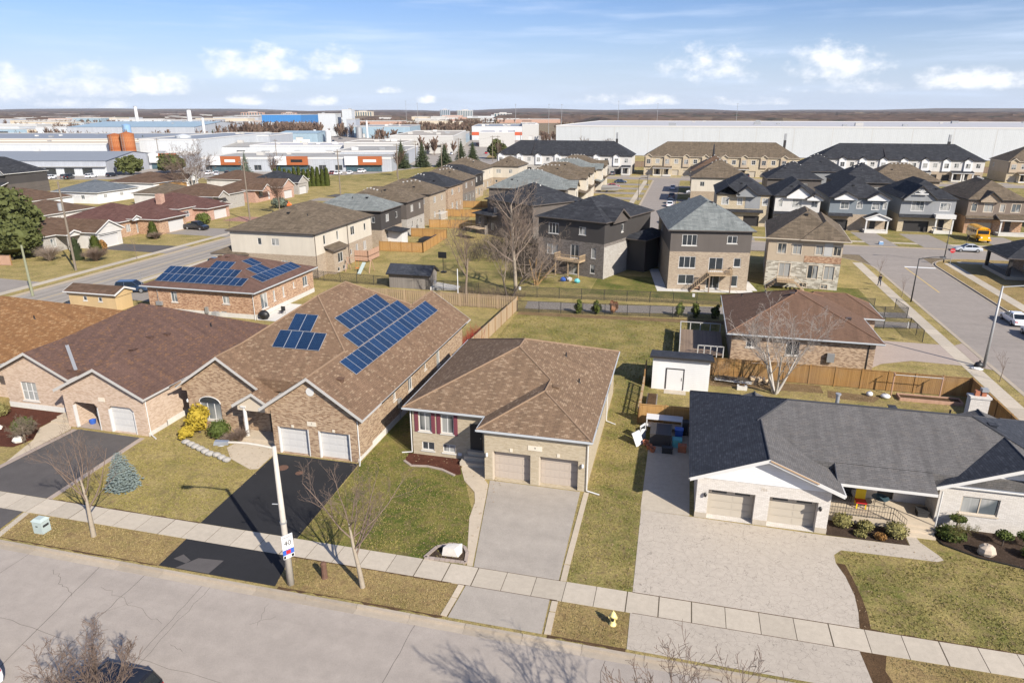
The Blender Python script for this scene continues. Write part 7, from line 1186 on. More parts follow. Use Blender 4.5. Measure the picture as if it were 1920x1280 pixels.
# ================================================================ FENCES
def wood_fence(label, pts, h, mat, bay=2.4, gapb=.01, bw=.14, style='solid', post='wood_fence', posth=.12, cap=True):
    g = thing('wooden_fence', label, 'fence', *pts[0]); rg = random.Random(label)
    for A, B in zip(pts, pts[1:]):
        l = WL(A, B); n = max(1, int(round(l.L/bay)))
        for i in range(n+1): p = l.P(l.L*i/n, 0)[:2]; m = MB(); m.box(p[0]-.06,p[0]+.06,p[1]-.06,p[1]+.06,-.05,h+posth); m.build('post', post, g)
        for i in range(n):
            a, b = l.L*i/n+.07, l.L*(i+1)/n-.07; k = int((b-a)/(bw+gapb)); m = MB()
            for j in range(k):
                x = a+(b-a)*j/k; zz = h+rg.uniform(-.012,.012)
                if style == 'solid': obox(m, l, x, x+bw, .06, zz, -.012, .012)
                else: obox(m, l, x, x+bw, .06, zz, (.03 if j % 2 else -.055), (.055 if j % 2 else -.03))
            o = m.build('panel', mat, g); o['kind'] = 'stuff'
            m = MB(); obox(m, l, a, b, .3, .39, -.028, .028) if style != 'solid' else obox(m, l, a, b, .3, .39, -.06, -.014); m.build('rail', mat, g)
            m = MB(); obox(m, l, a, b, h-.3, h-.21, -.028, .028) if style != 'solid' else obox(m, l, a, b, h-.3, h-.21, -.06, -.014); m.build('rail', mat, g)
            if cap: m = MB(); obox(m, l, a-.07, b+.07, h+.015, h+.05, -.07, .07); m.build('top_rail', mat, g)
    return g
wood_fence('brown wooden fence behind the birch along the corner bungalow', [(3.8,66.3),(26.7,66.3)], 1.9, 'wood_fence'); wood_fence('brown wooden fence side running beside the street pavement', [(26.75,66.2),(26.85,55.5),(26.9,41)], 1.9, 'wood_fence')
wood_fence('golden wooden gate fence beside the white bungalow', [(-2.3,53.5),(1.95,53.7)], 1.75, 'wood_gold'); wood_fence('low broken wooden fence between the lawn and the white shed', [(-2.4,61.4),(-2.4,53.6)], 1.2, 'wood_pale', 2.0, .25, .1)
wood_fence('short golden fence panel beside the white shed', [(-2.4,64.6),(-2.4,62)], 1.6, 'wood_gold')
wood_fence('slatted wooden fence across the back of the solar house', [(-41.5,84.4),(-20.4,84.7)], 1.75, 'wood_pale', 2.6, .03, .12, 'box', 'wood_pale'); wood_fence('pale wooden side fence between the two brown roofed houses', [(-21.2,62.5),(-20.35,84.5)], 1.8, 'wood_pale', 2.4)
wood_fence('bright golden wooden fence around the white patio', [(-55.0,117.6),(-46.4,117.8),(-47.2,133.4),(-55.0,133.4)], 1.8, 'wood_gold'); wood_fence('orange wooden fence behind the golden patio fence', [(-55.4,145.2),(-43.6,147.0),(-44.2,158.5)], 1.8, 'wood_gold'); wood_fence('wooden fence around the yard of the brown brick house', [(-58,162.5),(-46.5,163.6),(-47.5,176)], 1.8, 'wood_gold'); wood_fence('wooden fence of the sixth house on the green', [(-60,179),(-49,180.5),(-50,192)], 1.8, 'wood_gold')
wood_fence('reddish wooden fence under the huge cedar', [(-124,88.5),(-110.5,90.5)], 1.7, 'wood_pink')
wood_fence('dark brown fence behind the townhouse rows', [(-81,334),(160,336)], 2.6, 'wood_deck', 10, .0, .5)
sheet('patio', rect(-55.2,-48.2,118.6,126), .03, 'concrete_white')
def chain_fence(label, pts, h=1.5, bay=3.0):
    g = thing('chain_link_fence', label, 'fence', *pts[0])
    for A, B in zip(pts, pts[1:]):
        l = WL(A, B); n = max(1, int(round(l.L/bay)))
        for i in range(n+1): p = l.P(l.L*i/n, 0)[:2]; m = MB(); m.tube((*p,-.05),(*p,h+.05), .04, .04, 6); m.build('post', 'dark_metal', g)
        m = MB(); m.tube(l.P(0,h),l.P(l.L,h), .028, None, 6); m.build('top_rail', 'dark_metal', g)
        m = MB(); m.poly([l.P(0,.03),l.P(l.L,.03),l.P(l.L,h),l.P(0,h)]); m.build('wire_mesh', 'chain', g)
    return g
chain_fence('black chain-link fence on the near side of the footpath', [(-20.2,83.9),(5.3,86.7)]); chain_fence('black chain-link fence on the far side of the footpath', [(-62,94.0),(-36,92.0),(-22.3,91.3),(5.8,93.6),(25.5,96.4)]); chain_fence('short chain-link fence beside the corner bungalow drive', [(21.6,87.0),(27.6,88.0),(27.6,83.0)], 1.4); chain_fence('chain-link fence run beyond the corner bungalow', [(20.5,92.3),(28.6,93.0),(28.2,97)], 1.4)
for i, (x, y, ph) in enumerate(((-34.5,91.85,'left'),(-21.6,91.3,'middle'),(2.2,93.25,'right'))): g = thing('notice_sign', 'small white notice on the far chain-link fence, %s of three' % ph, 'sign', x, y, 0, 0, 'notices on the fence'); m = MB(); m.box(x-.16,x+.16,y-.05,y-.03,1.05,1.5); m.build('plate', 'white', g); m = MB(); m.box(x-.1,x+.1,y-.056,y-.051,1.25,1.4); m.build('print', 'trim_grey', g)
# ================================================================ STREET FURNITURE
def lamp_post(label, x, y, h, arm, mat, name='street_lamp', rb=.17, rt=.09, head=1.0, flat=False):
    g = thing(name, label, 'street lamp', x, y); m = MB(); m.smooth = True; m.tube((x,y,-.1),(x,y,h), rb, rt, 14); m.build('pole', mat, g); ax, ay = arm; m = MB(); L_ = math.hypot(ax, ay); pts = [(x+ax*f, y+ay*f, h-.12+.34*math.sin(f*1.7)) for f in (0,.15,.35,.6,.85,1)]; m.path(pts, .06, 8); m.build('arm', mat if not flat else 'galv', g)
    d = Vector((ax/L_, ay/L_, 0)); s = Vector((-d.y,d.x,0)); e = Vector(pts[-1]); m = MB(); m.hexa([e+s*-.12+Vector((0,0,-.1)), e+d*.75*head-s*.17+Vector((0,0,-.1)), e+d*.75*head+s*.17+Vector((0,0,-.1)), e+s*.12+Vector((0,0,-.1)), e-s*.1+Vector((0,0,.08)), e+d*.7*head-s*.12+Vector((0,0,.1)), e+d*.7*head+s*.12+Vector((0,0,.1)), e+s*.1+Vector((0,0,.08))]); hd = m.build('lamp_head', 'steel' if mat != 'dark_metal' else 'dark_metal', g); m = MB(); c = e+d*.45*head; m.blob((c.x,c.y,c.z-.11), .26, .13, .12, 10, 6); m.build('lens', 'lamp_glass', hd); return g
lp = lamp_post('white concrete street lamp carrying the speed limit sign on the near verge', -19.66, 27.85, 8.55, (-2.25,-.55), 'pole_concrete', rb=.2, rt=.11)
m = MB(); m.tube((-19.66,27.85,3.95),(-19.66,27.85,4.05), .19, .19, 12); m.build('band', 'steel', lp); m = MB(); m.tube((-19.72,27.85,5.1),(-20.1,27.7,5.15), .03, None, 6); m.build('bracket', 'steel', lp)
sn = thing('speed_limit_sign', 'white speed limit sign reading 40 strapped to the white lamp post', 'sign', -19.52, 27.85); sw = WL((-19.68,27.5),(-19.33,28.02))
m = MB(); obox(m, sw, 0, sw.L, 2.4, 3.3, 0, .03); m.build('plate', 'white', sn); rz = sw.ang
text_part('MAXIMUM', .115, 'black', sn, sw.P(sw.L/2,3.15,.036), (R(90),0,rz)); text_part('40', .42, 'black', sn, sw.P(sw.L/2,2.78,.036), (R(90),0,rz))
m = MB(); obox(m, sw, 0, sw.L, 2.08, 2.38, 0, .03); m.build('emblem_plate', 'blue', sn); m = MB(); obox(m, sw, sw.L*.3, sw.L*.7, 2.12, 2.34, .031, .036); m.build('emblem', 'red', sn); m = MB(); obox(m, sw, 0, sw.L, 1.84, 2.06, 0, .03); m.build('tab_plate', 'white', sn)
for a, b in ((.02,.14),(.46,.6)): m = MB(); obox(m, sw, a, b, 1.87, 2.03, .031, .036); m.build('tab_mark', 'black', sn)
lamp_post('tall grey street lamp at the pavement of the right-hand road', 31.2, 75.5, 8.6, (3.1,-.2), 'galv', rb=.16); lamp_post('black street lamp on the left kerb of the right-hand road', 31.45, 101.8, 6.1, (2.6,.4), 'dark_metal', rb=.1, rt=.06); lamp_post('dark street lamp behind the stop sign', 44.5, 131.5, 5.8, (-2.2,-.3), 'dark_metal', rb=.09, rt=.05)
for i, (x, y, h) in enumerate(((-13.2,205,6.5),(-13.2,250,6.5),(1.5,262,6.5))): lamp_post('slim lamp on the back street, '+('near one','middle one','far one')[i], x, y, h, (1.6,0), 'dark_metal', rb=.09, rt=.05)
g = thing('stop_sign', 'red stop sign at the corner of the cross street', 'sign', 44.9, 129.6); m = MB(); m.tube((44.9,129.6,0),(44.9,129.6,2.9), .04, None, 6); m.build('post', 'galv', g); m = MB(); m.prism([(.42*math.cos(R(22.5+45*k)), .42*math.sin(R(22.5+45*k))) for k in range(8)], 0, .03); o = m.build('plate', 'red', g, off=(0,0)); o.location = (0,-.05,2.5); o.rotation_euler = (R(90),0,0); text_part('STOP', .28, 'white', g, (44.9,129.51,2.5), (R(90),0,0))
g = thing('fire_hydrant', 'pale yellow fire hydrant on the verge before the wide driveway', 'hydrant', -1.9, 29.0); hx, hy = -1.9, 29.0; m = MB(); m.smooth = True; m.lathe([(.19,0),(.19,.06),(.13,.07),(.13,.5),(.17,.52),(.17,.6),(.14,.62),(.12,.72),(.06,.8)], hx, hy, 14); m.build('barrel', 'hydrant_yellow', g)
for dx, dy in ((.22,0),(-.22,0),(0,-.24)): m = MB(); m.tube((hx,hy,.46),(hx+dx,hy+dy,.46), .08, .08, 10); m.build('outlet', 'hydrant_yellow' if dx else 'black', g)
m = MB(); m.tube((hx,hy,.79),(hx,hy,.87), .04, .035, 5); m.build('top_nut', 'hydrant_yellow', g)
g = thing('utility_cabinet', 'pale green utility cabinet on the verge at the left', 'cabinet', -37.5, 28.6); m = MB(); m.box(-37.85,-37.15,28.3,28.9,0,.85); m.hexa([(-37.9,28.25,.85),(-37.1,28.25,.85),(-37.1,28.95,.85),(-37.9,28.95,.85),(-37.75,28.4,1.0),(-37.25,28.4,1.0),(-37.25,28.8,1.0),(-37.75,28.8,1.0)]); c = m.build('cabinet', 'util_green', g); m = MB(); m.box(-37.6,-37.45,28.28,28.299,.5,.56); m.box(-37.14,-37.13,28.4,28.8,.45,.6); m.build('label_plate', 'dark_metal', g)
g = thing('wooden_stump', 'weathered brown wooden stump post beside the lamp post verge', 'stump', -18.1, 28.8); m = MB(); m.lathe([(.2,-.02),(.17,.1),(.16,.5),(.17,.95),(.1,1.05)], -18.1, 28.8, 10); m.build('log', 'trunk_brown', g);
def util_pole(label, x, y, h, mat='pole_wood', arms=1, tr=True, group='utility poles'):
    g = thing('utility_pole', label, 'utility pole', x, y, 0, 0, group); m = MB(); m.tube((x,y,-.1),(x,y,h), .19, .13, 9); m.build('pole', mat, g)
    for k in range(arms):
        z = h-.6-.9*k; m = MB(); m.box(x-1.2,x+1.2,y-.07,y+.07,z-.08,z+.08); c = m.build('crossarm', 'pole_wood', g)
        for dx in (-1.05,-.4,.4,1.05): m = MB(); m.lathe([(.05,z+.08),(.07,z+.2),(.04,z+.28)], x+dx, y, 6); m.build('insulator', 'galv', c)
    if tr: m = MB(); m.tube((x-.35,y-.2,h-4.6),(x-.35,y-.2,h-3.4), .32, .32, 12); m.build('transformer', 'galv', g)
    return g
P0 = [(-96.75,60,14.4),(-96.75,90.0,14.4),(-100.2,143.6,14.2),(-100.5,190,14.2),(-101,235,14),(-96,290,14),(-92,340,13.5)]
for i, (x, y, h) in enumerate(P0[1:], 1): util_pole('wooden utility pole %s' % ('','with transformer on the left road verge','beside the pink bungalow drive','beyond the cedar hedge','near the mall parking lot','in front of the spruces','beyond the spruces')[i], x, y, h, arms=1 if i > 1 else 0, tr=i == 1)
util_pole('short greenish wooden pole rising behind the tan roof', -89.6, 75.4, 7.2, 'pole_green', 0, False)
for i, (X, Y, h) in enumerate(((-165,330,13),(-106,318,13),(-30,300,12),(-10,365,13),(5,420,13),(-45,330,12))): util_pole('wooden utility pole %s' % ('left of the rust-orange shop','in front of the strip mall','between the spruces and taupe roofs','behind the taupe roofs','near the striped hall','among the dark spruces')[i], *CW(X,Y), h, tr=False)
m = MB(); m.nouv = True
for A, B in zip(P0, P0[1:]):
    for dx, dz, sag in ((-1.0,-.3,.8),(1.0,-.3,.8),(0,-2.6,1.0)):
        pr = None
        for k in range(9): f = k/8; p = (A[0]+(B[0]-A[0])*f+dx, A[1]+(B[1]-A[1])*f, A[2]+(B[2]-A[2])*f+dz-sag*4*f*(1-f)); m.tube(pr, p, .014, None, 3, caps=False) if pr else None; pr = p
tag(m.build('overhead_wires', 'dark_metal'), 'overhead wires along the left road poles', 'wires')
g = thing('white_pole', 'thin white pole behind the slatted fence', 'pole', -28.7, 84.9); m = MB(); m.tube((-28.7,84.95,0),(-28.7,84.95,4.9), .07, .06, 8); m.build('pole', 'white', g); m = MB(); m.blob((-28.7,84.95,4.95), .08, .08, .08); m.build('cap', 'white', g)
g = thing('marker_post', 'short white marker post beside the right pavement', 'post', 27.5, 88.5); m = MB(); m.tube((27.5,88.5,0),(27.5,88.5,.75), .08, .07, 8); m.build('post', 'white', g)
g = thing('ground_drain', 'oval manhole patch on the black driveway', 'manhole', -27.3, 39.8); m = MB(); m.lathe([(.42,.021),(.42,.028)], -27.3, 39.4, 18); m.build('cover', 'trunk_brown', g)
g = thing('ground_drain', 'small manhole patch right of the oval one on the black driveway', 'manhole', -25.7, 39.3); m = MB(); m.lathe([(.28,.021),(.28,.028)], -25.7, 39.0, 14); m.build('cover', 'trunk_brown', g)
# ================================================================ BACK YARD THINGS
g = thing('ladder', 'white ladder lying along the fence beside the white shed', 'ladder', 6, 65); m = MB(); a, b = (4.2,64.9), (7.6,64.5); l = WL(a, b)
for o_ in (-.22,.22): obox(m, l, 0, l.L, .25, .31, o_-.03, o_+.03)
for k in range(10): obox(m, l, l.L*(k+.5)/10-.02, l.L*(k+.5)/10+.02, .26, .3, -.2, .2)
m.build('ladder', 'white', g)
g = thing('firewood_pile', 'pile of split firewood against the wooden fence', 'firewood', 8.4, 65.2); q = random.Random(8)
for k in range(26): m = MB(); x, z = 7.6+q.uniform(0,1.9), .12+.2*(k % 3); a = q.uniform(-.4,.4); m.tube((x,64.9,z),(x+a*.4,65.45,z+.05), .12, .12, 7); m.build('log', 'firewood', g)
q = random.Random(18); m = MB(); m.nouv = True
for k in range(160): x, y = q.uniform(3.9,9.2), q.uniform(64.6,65.8); a = q.uniform(-.5,.5); L_ = q.uniform(.6,1.8); m.tube((x,y,.1+q.random()*.35),(x+L_*math.cos(a),y+L_*math.sin(a)*.4,.1+q.random()*.35), .02, .01, 4, caps=False)
tag(m.build('brush_pile', 'bark_dark'), 'heap of cut branches along the fence by the ladder', 'brush pile', None, 'stuff')
sheet('leaf_litter', [(3.7,63.6),(14,64.2),(14,66.1),(3.7,66.1)], .012, 'leaf_litter'); sheet('leaf_litter', [(14.2,63.2),(18,63.0),(19,64.5),(14.5,65.0)], .013, 'leaf_litter')
g = thing('planter_box', 'pale concrete planter block on the lawn by the ladder', 'planter', 6.6, 63.3); m = MB(); m.box(6.2,7.1,63.1,63.6,0,.4); m.build('box', 'concrete_white', g); m = MB(); m.blob((6.65,63.35,.42), .3, .2, .1, rg=q, jit=.3); m.build('soil', 'soil', g)
for i, (x, y, r_, h_) in enumerate(((18.0,64.6,.3,.42),(19.3,64.4,.42,.4))): g = thing('white_tub', 'white upturned tub near the clothes line, '+('small left one','large right one')[i], 'tub', x, y); m = MB(); m.smooth = True; m.blob((x,y,h_*.5), r_, r_, h_*.55, 12, 7, .05, rg=q); m.build('tub', 'white', g); m = MB(); m.tube((x,y,h_),(x,y,h_+.06), .1, None, 8); m.build('knob', 'steel', g)
g = thing('clothes_line', 'wooden framed clothes line in front of the fence', 'clothes line', 22, 65); m = MB()
for x in (20.0,24.0): m.tube((x,65.3,0),(x,65.3,2.2), .06, None, 6); m.tube((x,64.9,2.1),(x,65.7,2.1), .04, None, 5)
m.build('post', 'wood_pink', g); m = MB(); m.tube((20.0,65.1,2.1),(24.0,65.1,2.1), .035, None, 5); m.build('bar', 'galv', g)
g = thing('raised_bed', 'long raised garden bed along the fence', 'garden bed', 23, 64.6); m = MB(); [m.box(20.4,25.6,y-.06,y+.06,0,.3) for y in (64.1,65.2)]; m.box(20.4,20.5,64.1,65.2,0,.3); m.box(25.5,25.6,64.1,65.2,0,.3); m.build('frame', 'wood_pink', g); m = MB(); m.box(20.5,25.5,64.16,65.14,-.02,.2); m.build('soil', 'soil', g)
g = thing('cold_frame', 'small grey cold frame beside the broken fence', 'planter', -1.4, 57.5); m = MB(); m.box(-1.9,-1.0,56.2,59.0,0,.55); m.build('box', 'wood_grey', g); m = MB(); m.box(-1.82,-1.08,56.3,58.9,.551,.6); m.build('soil', 'soil', g)
# deck of the corner bungalow
g = thing('deck', 'weathered deck with white railing on the side of the corner bungalow', 'deck', 3, 75); 
for k in range(30): m = MB(); m.box(.7+k*.153,.7+k*.153+.145,71.2,79.6,.5,.56); m.build('plank', 'wood_deck', g)
m = MB()
for A, B in (((.7,71.2),(.7,79.6)),((.7,79.6),(5.2,79.6)),((2.6,71.2),(5.2,71.2))): l = WL(A, B); obox(m, l, 0, l.L, 1.45, 1.53, -.05, .05); [obox(m, l, l.L*i/4-.05, l.L*i/4+.05, 0, 1.5, -.05, .05) for i in range(5)]
m.build('railing', 'trim_grey', g); m = MB(); m.poly([(.7,71.25,.62),(.7,79.5,.62),(.7,79.5,1.42),(.7,71.25,1.42)]); m.build('rail_glass', 'glass_green', g); sheet('patio', rect(3.0,5.8,67.2,71.1), .02, 'concrete')
# clutter beside the white bungalow
g = thing('storage_rack', 'white framed rack full of oddments against the gate fence', 'rack', -.2, 52.6); m = MB()
for x in (-1.6,1.2):
    for y in (52.2,53.1): m.box(x-.04,x+.04,y-.04,y+.04,0,1.1)
m.box(-1.66,1.26,52.14,53.16,1.1,1.16); m.box(-1.6,1.2,52.2,53.1,.4,.44); m.build('frame', 'white', g)
q = random.Random(6)
for i, (x, y, sx, sy, sz, mt, nm, ph) in enumerate(((-.4,50.6,1.6,2.0,1.0,'siding_charcoal','storage_chest','dark grey storage chest in the shade beside the white bungalow'),(1.0,51.2,.6,.6,.9,'blue','storage_bin','blue bin beside the dark storage chest'),(.9,50.0,.7,.6,.6,'teal','storage_bin','teal crate in the shaded side yard'),(1.3,49.2,.6,.5,.5,'terracotta','storage_bin','brown crate nearest the bungalow wall'),(.2,48.7,.8,.4,.45,'dark_metal','side_table','low dark table in the shaded side yard'),(1.5,52.3,.5,.6,1.1,'dark_metal','storage_bin','tall dark bin at the fence corner'))): g = thing(nm, ph, 'bin' if 'bin' in nm else nm.replace('_',' '), x, y); m = MB(); m.box(x-sx/2,x+sx/2,y-sy/2,y+sy/2,.02,sz); m.build('body', mt, g); m = MB(); m.box(x-sx/2-.03,x+sx/2+.03,y-sy/2-.03,y+sy/2+.03,sz+.002,sz+.07); m.build('lid', mt, g)
for i, (x, y) in enumerate(((-1.5,49.6),(-1.2,49.0),(-.9,48.6))): g = thing('flower_pot', 'terracotta pot in the side yard, %s of three' % ('back','middle','front')[i], 'pot', x, y, 0, 0, 'pots in the side yard'); m = MB(); m.lathe([(.16,.02),(.24,.36),(.26,.38),(.22,.38),(.2,.3)], x, y, 12); m.build('pot', 'terracotta', g); m = MB(); m.lathe([(.2,.28),(.01,.32)], x, y, 12); m.build('soil', 'soil', g)
g = thing('old_window', 'white wooden window leaning at the lawn edge', 'window', -1.9, 50.6); m = MB(); m.hexa([(-1.95,50.2,.02),(-1.6,50.9,.02),(-1.55,50.88,.02),(-1.9,50.18,.02),(-2.05,50.25,1.3),(-1.7,50.95,1.3),(-1.65,50.93,1.3),(-2.0,50.23,1.3)]); m.build('frame', 'white', g); m = MB(); m.hexa([(-2.0,50.28,.25),(-1.7,50.88,.25),(-1.62,50.84,.25),(-1.9,50.24,.25),(-2.07,50.33,1.15),(-1.78,50.9,1.15),(-1.66,50.85,1.15),(-1.96,50.27,1.15)]); m.build('pane', 'glass', g)
g = thing('white_board', 'white board leaning over the lawn below the old window', 'board', -2.1, 49.6); m = MB(); m.hexa([(-2.2,49.1,.02),(-1.7,49.9,.02),(-1.65,49.87,.02),(-2.15,49.07,.02),(-2.6,49.35,.95),(-2.1,50.15,.95),(-2.05,50.12,.95),(-2.55,49.32,.95)]); m.build('board', 'white', g); m = MB(); m.hexa([(-2.61,49.35,.9),(-2.11,50.15,.9),(-2.06,50.12,.9),(-2.56,49.32,.9),(-2.63,49.35,1.0),(-2.12,50.16,1.0),(-2.05,50.11,1.0),(-2.55,49.31,1.0)]); m.build('edge', 'trim_white', g)
# playthings on the green
g = thing('basketball_hoop', 'dark basketball hoop standing behind the grey shed', 'hoop', -37.2, 103); m = MB(); m.tube((-37.2,103,0),(-37.2,103,3.0), .06, None, 6); m.box(-37.6,-36.8,102.8,103.5,0,.25); m.build('stand', 'black', g); m = MB(); m.box(-37.9,-36.5,102.7,102.78,2.5,3.5); m.build('backboard', 'black', g)
g = thing('swing_set', 'small swing set with slide beside the cream sided house', 'swing set', -50.8, 101); m = MB()
for x in (-53,-48.8):
    for y in (99.8,101.8): m.tube((x,y,0),(x,100.8,2.2), .06, None, 6)
m.tube((-53.2,100.8,2.2),(-48.6,100.8,2.2), .07, None, 6); m.build('frame', 'wood_pink', g); m = MB(); m.hexa([(-50.3,98.6,.1),(-49.7,98.6,.1),(-49.7,100.7,1.5),(-50.3,100.7,1.5),(-50.3,98.6,.18),(-49.7,98.6,.18),(-49.7,100.7,1.58),(-50.3,100.7,1.58)]); m.build('slide', 'util_green', g); m = MB(); m.box(-51.6,-51.1,100.6,101,.5,.56); m.tube((-51.6,100.8,.55),(-51.6,100.8,2.2), .015, None, 4); m.tube((-51.1,100.8,.55),(-51.1,100.8,2.2), .015, None, 4); m.build('swing', 'orange', g)
g = thing('patio_sofa', 'dark covered patio furniture inside the golden fence', 'sofa', -49.4, 128.5); m = MB(); m.box(-51,-48,127.2,130.6,0,.75); m.box(-48.6,-48,127.2,130.6,.75,1.2); m.build('cover', 'black', g)
g = thing('patio_chair', 'brown rocker on the white patio under the pale roof', 'chair', 2.6, 101.5); m = MB(); m.box(2.2,3.2,101.2,101.9,.3,.42); m.box(2.2,3.2,101.85,101.95,.42,1.0); m.box(2.2,2.28,101.2,101.9,.0,.6); m.box(3.12,3.2,101.2,101.9,0,.6); m.build('seat', 'wood_pink', g)
for i, (x, y, mt) in enumerate(((-17.3,101.9,'blue'),(-16.3,102.2,'trim_grey'),(-15.0,101.4,'teal'),(-16.9,102.5,'dark_metal'))): g = thing('stored_toy', 'jumbled %s item under the raised deck' % ('blue','grey','teal','dark')[i], 'toy', x, y, 0, 0, 'things stored under the deck'); m = MB(); m.blob((x,y,.35), .45, .35, .38, 8, 6, .2, rg=q); m.build('body', mt, g)
g = thing('rubbish_bag', 'black rubbish bag at the foot of the tall grey lamp', 'bag', 30.6, 75.2); m = MB(); m.smooth = True; m.blob((30.6,75.2,.3), .45, .4, .38, 10, 7, .12, rg=q); m.build('bag', 'black', g); m = MB(); m.tube((30.6,75.2,.62),(30.65,75.2,.82), .06, .1, 7); m.build('knot', 'black', g)
g = thing('rubbish_bag', 'flattened white sack beside the black bag', 'bag', 30.3, 74.7); m = MB(); m.blob((30.3,74.7,.1), .55, .35, .14, 9, 5, .25, rg=q); m.build('sack', 'white', g); m = MB(); m.blob((30.0,74.6,.18), .12, .1, .08, 6, 4, .2, rg=q); m.build('tie', 'white', g)
g = thing('recycling_box', 'small teal recycling box at the far kerb', 'bin', 38.3, 147.6); m = MB(); m.box(37.9,38.7,147.3,147.9,0,.5); m.build('box', 'util_blue', g); m = MB(); m.box(38.0,38.6,147.4,147.8,.5,.62); m.build('contents', 'white', g)
# ================================================================ VEHICLES
def car(label, x, y, rot, col, kind='sedan', group=None, z=0, sc_=1.0):
    g = local('parked_car' if kind != 'pickup' else 'pickup_truck', label, 'car' if kind != 'pickup' else 'pickup', x, y, z, rot, group); g.scale = (sc_,)*3; g['_o'] = (0.,0.)
    S_ = {'sedan': ([(-2.28,.62,.72),(-2.2,.62,.86),(-1.5,.55,.95),(-.5,.5,.93),(.75,.48,.92),(1.6,.48,.86),(2.1,.5,.74),(2.3,.52,.58)], (-1.75,-.95,.25,1.05,1.42)), 'suv': ([(-2.25,.6,.95),(-2.2,.5,1.05),(-1.5,.5,1.05),(-.5,.5,1.04),(.85,.5,1.02),(1.6,.5,.98),(2.15,.5,.86),(2.3,.52,.62)], (-2.15,-1.9,.35,1.1,1.68)), 'pickup': ([(-2.85,.6,1.1),(-2.8,.55,1.15),(-1.2,.5,1.15),(.2,.5,1.12),(1.3,.5,1.12),(2.2,.5,1.05),(2.75,.5,.95),(2.85,.5,.7)], (-.75,-.6,.9,1.55,1.85))}[kind]
    st, (c0, c1, c2, c3, ch) = S_; wd = .9 if kind == 'sedan' else .95; m = MB(); rings = []
    for i, (xx, zb, zt) in enumerate(st):
        e = .9 if i in (0, len(st)-1) else (.96 if i in (1, len(st)-2) else 1); w = wd*e; b = len(m.v); lo = .3; m.v += [(xx,-w*.93,lo),(xx,-w,lo+.18),(xx,-w,(lo+zt)/2+.1),(xx,-w*.93,zt),(xx,w*.93,zt),(xx,w,(lo+zt)/2+.1),(xx,w,lo+.18),(xx,w*.93,lo)]; rings.append(b)
    for a, b in zip(rings, rings[1:]):
        for k in range(8): j = (k+1) % 8; m.f.append((a+k, a+j, b+j, b+k)); m.m.append(0)
    m.f.append(tuple(range(rings[0]+7, rings[0]-1, -1))); m.m.append(0); m.f.append(tuple(range(rings[-1], rings[-1]+8))); m.m.append(0)
    m.f = [f[::-1] for f in m.f]; bd = m.build('body', 'car_'+col, g)
    zb = st[3][2]-.02; w0, w1 = wd*.9, wd*.72; m = MB(); m.hexa([(c0,-w0,zb),(c3,-w0,zb),(c3,w0,zb),(c0,w0,zb),(c1,-w1,ch-.05),(c2,-w1,ch-.05),(c2,w1,ch-.05),(c1,w1,ch-.05)]); m.build('windows', 'car_glass', g)
    m = MB(); m.hexa([(c1-.08,-w1-.02,ch-.055),(c2+.06,-w1-.02,ch-.055),(c2+.06,w1+.02,ch-.055),(c1-.08,w1+.02,ch-.055),(c1+.05,-w1+.08,ch+.03),(c2-.06,-w1+.08,ch+.03),(c2-.06,w1-.08,ch+.03),(c1+.05,w1-.08,ch+.03)]); m.build('roof', 'car_'+col, g)
    m = MB()
    for s in (-1,1):
        for (a, b) in (((c0,s*w0*1.005,zb),(c1,s*w1*1.01,ch-.03)),((c3,s*w0*1.005,zb),(c2,s*w1*1.01,ch-.03)),(((c1+c2)/2-.05,s*w0*1.01,zb),((c1+c2)/2-.05,s*w1*1.02,ch-.03))): m.tube(a, b, .045, .045, 5)
    m.build('pillars', 'car_'+col, g)
    if kind == 'pickup': m = MB(); m.box(-2.75,-.85,-.78,.78,1.151,1.156); m.build('bed_cover', 'black', g)
    for xx in (-st[-1][0]*.6, st[-1][0]*.63):
        for s in (-1,1): wr = .33 if kind == 'sedan' else .38; m = MB(); m.tube((xx,s*(wd-.2),wr),(xx,s*(wd+.02),wr), wr, wr, 16); t_ = m.build('tyre', 'tyre', g); m = MB(); m.tube((xx,s*(wd+.0),wr),(xx,s*(wd+.035),wr), wr*.62, wr*.6, 12); m.build('rim', 'rim', t_)
    L_ = st[-1][0]
    for s in (-1,1): m = MB(); m.box(L_-.22,L_-.06,s*.62-.17,s*.62+.17,st[-1][2]+.0,st[-1][2]+.13); m.build('headlight', 'head_lamp', g); m = MB(); m.box(st[0][0]-.015,st[0][0]+.12,s*.66-.16,s*.66+.16,st[0][2]-.12,st[0][2]+.02); m.build('tail_light', 'tail_lamp', g); m = MB(); m.box(c3-.25,c3-.1,s*(wd+.09)-.08,s*(wd+.09)+.08,zb,zb+.13); m.build('mirror', 'car_'+col, g)
    m = MB(); m.box(st[0][0]-.03,st[0][0]-.005,-.26,.26,.55,.67); m.build('number_plate', 'white', g); return g
RZ = ROADZ
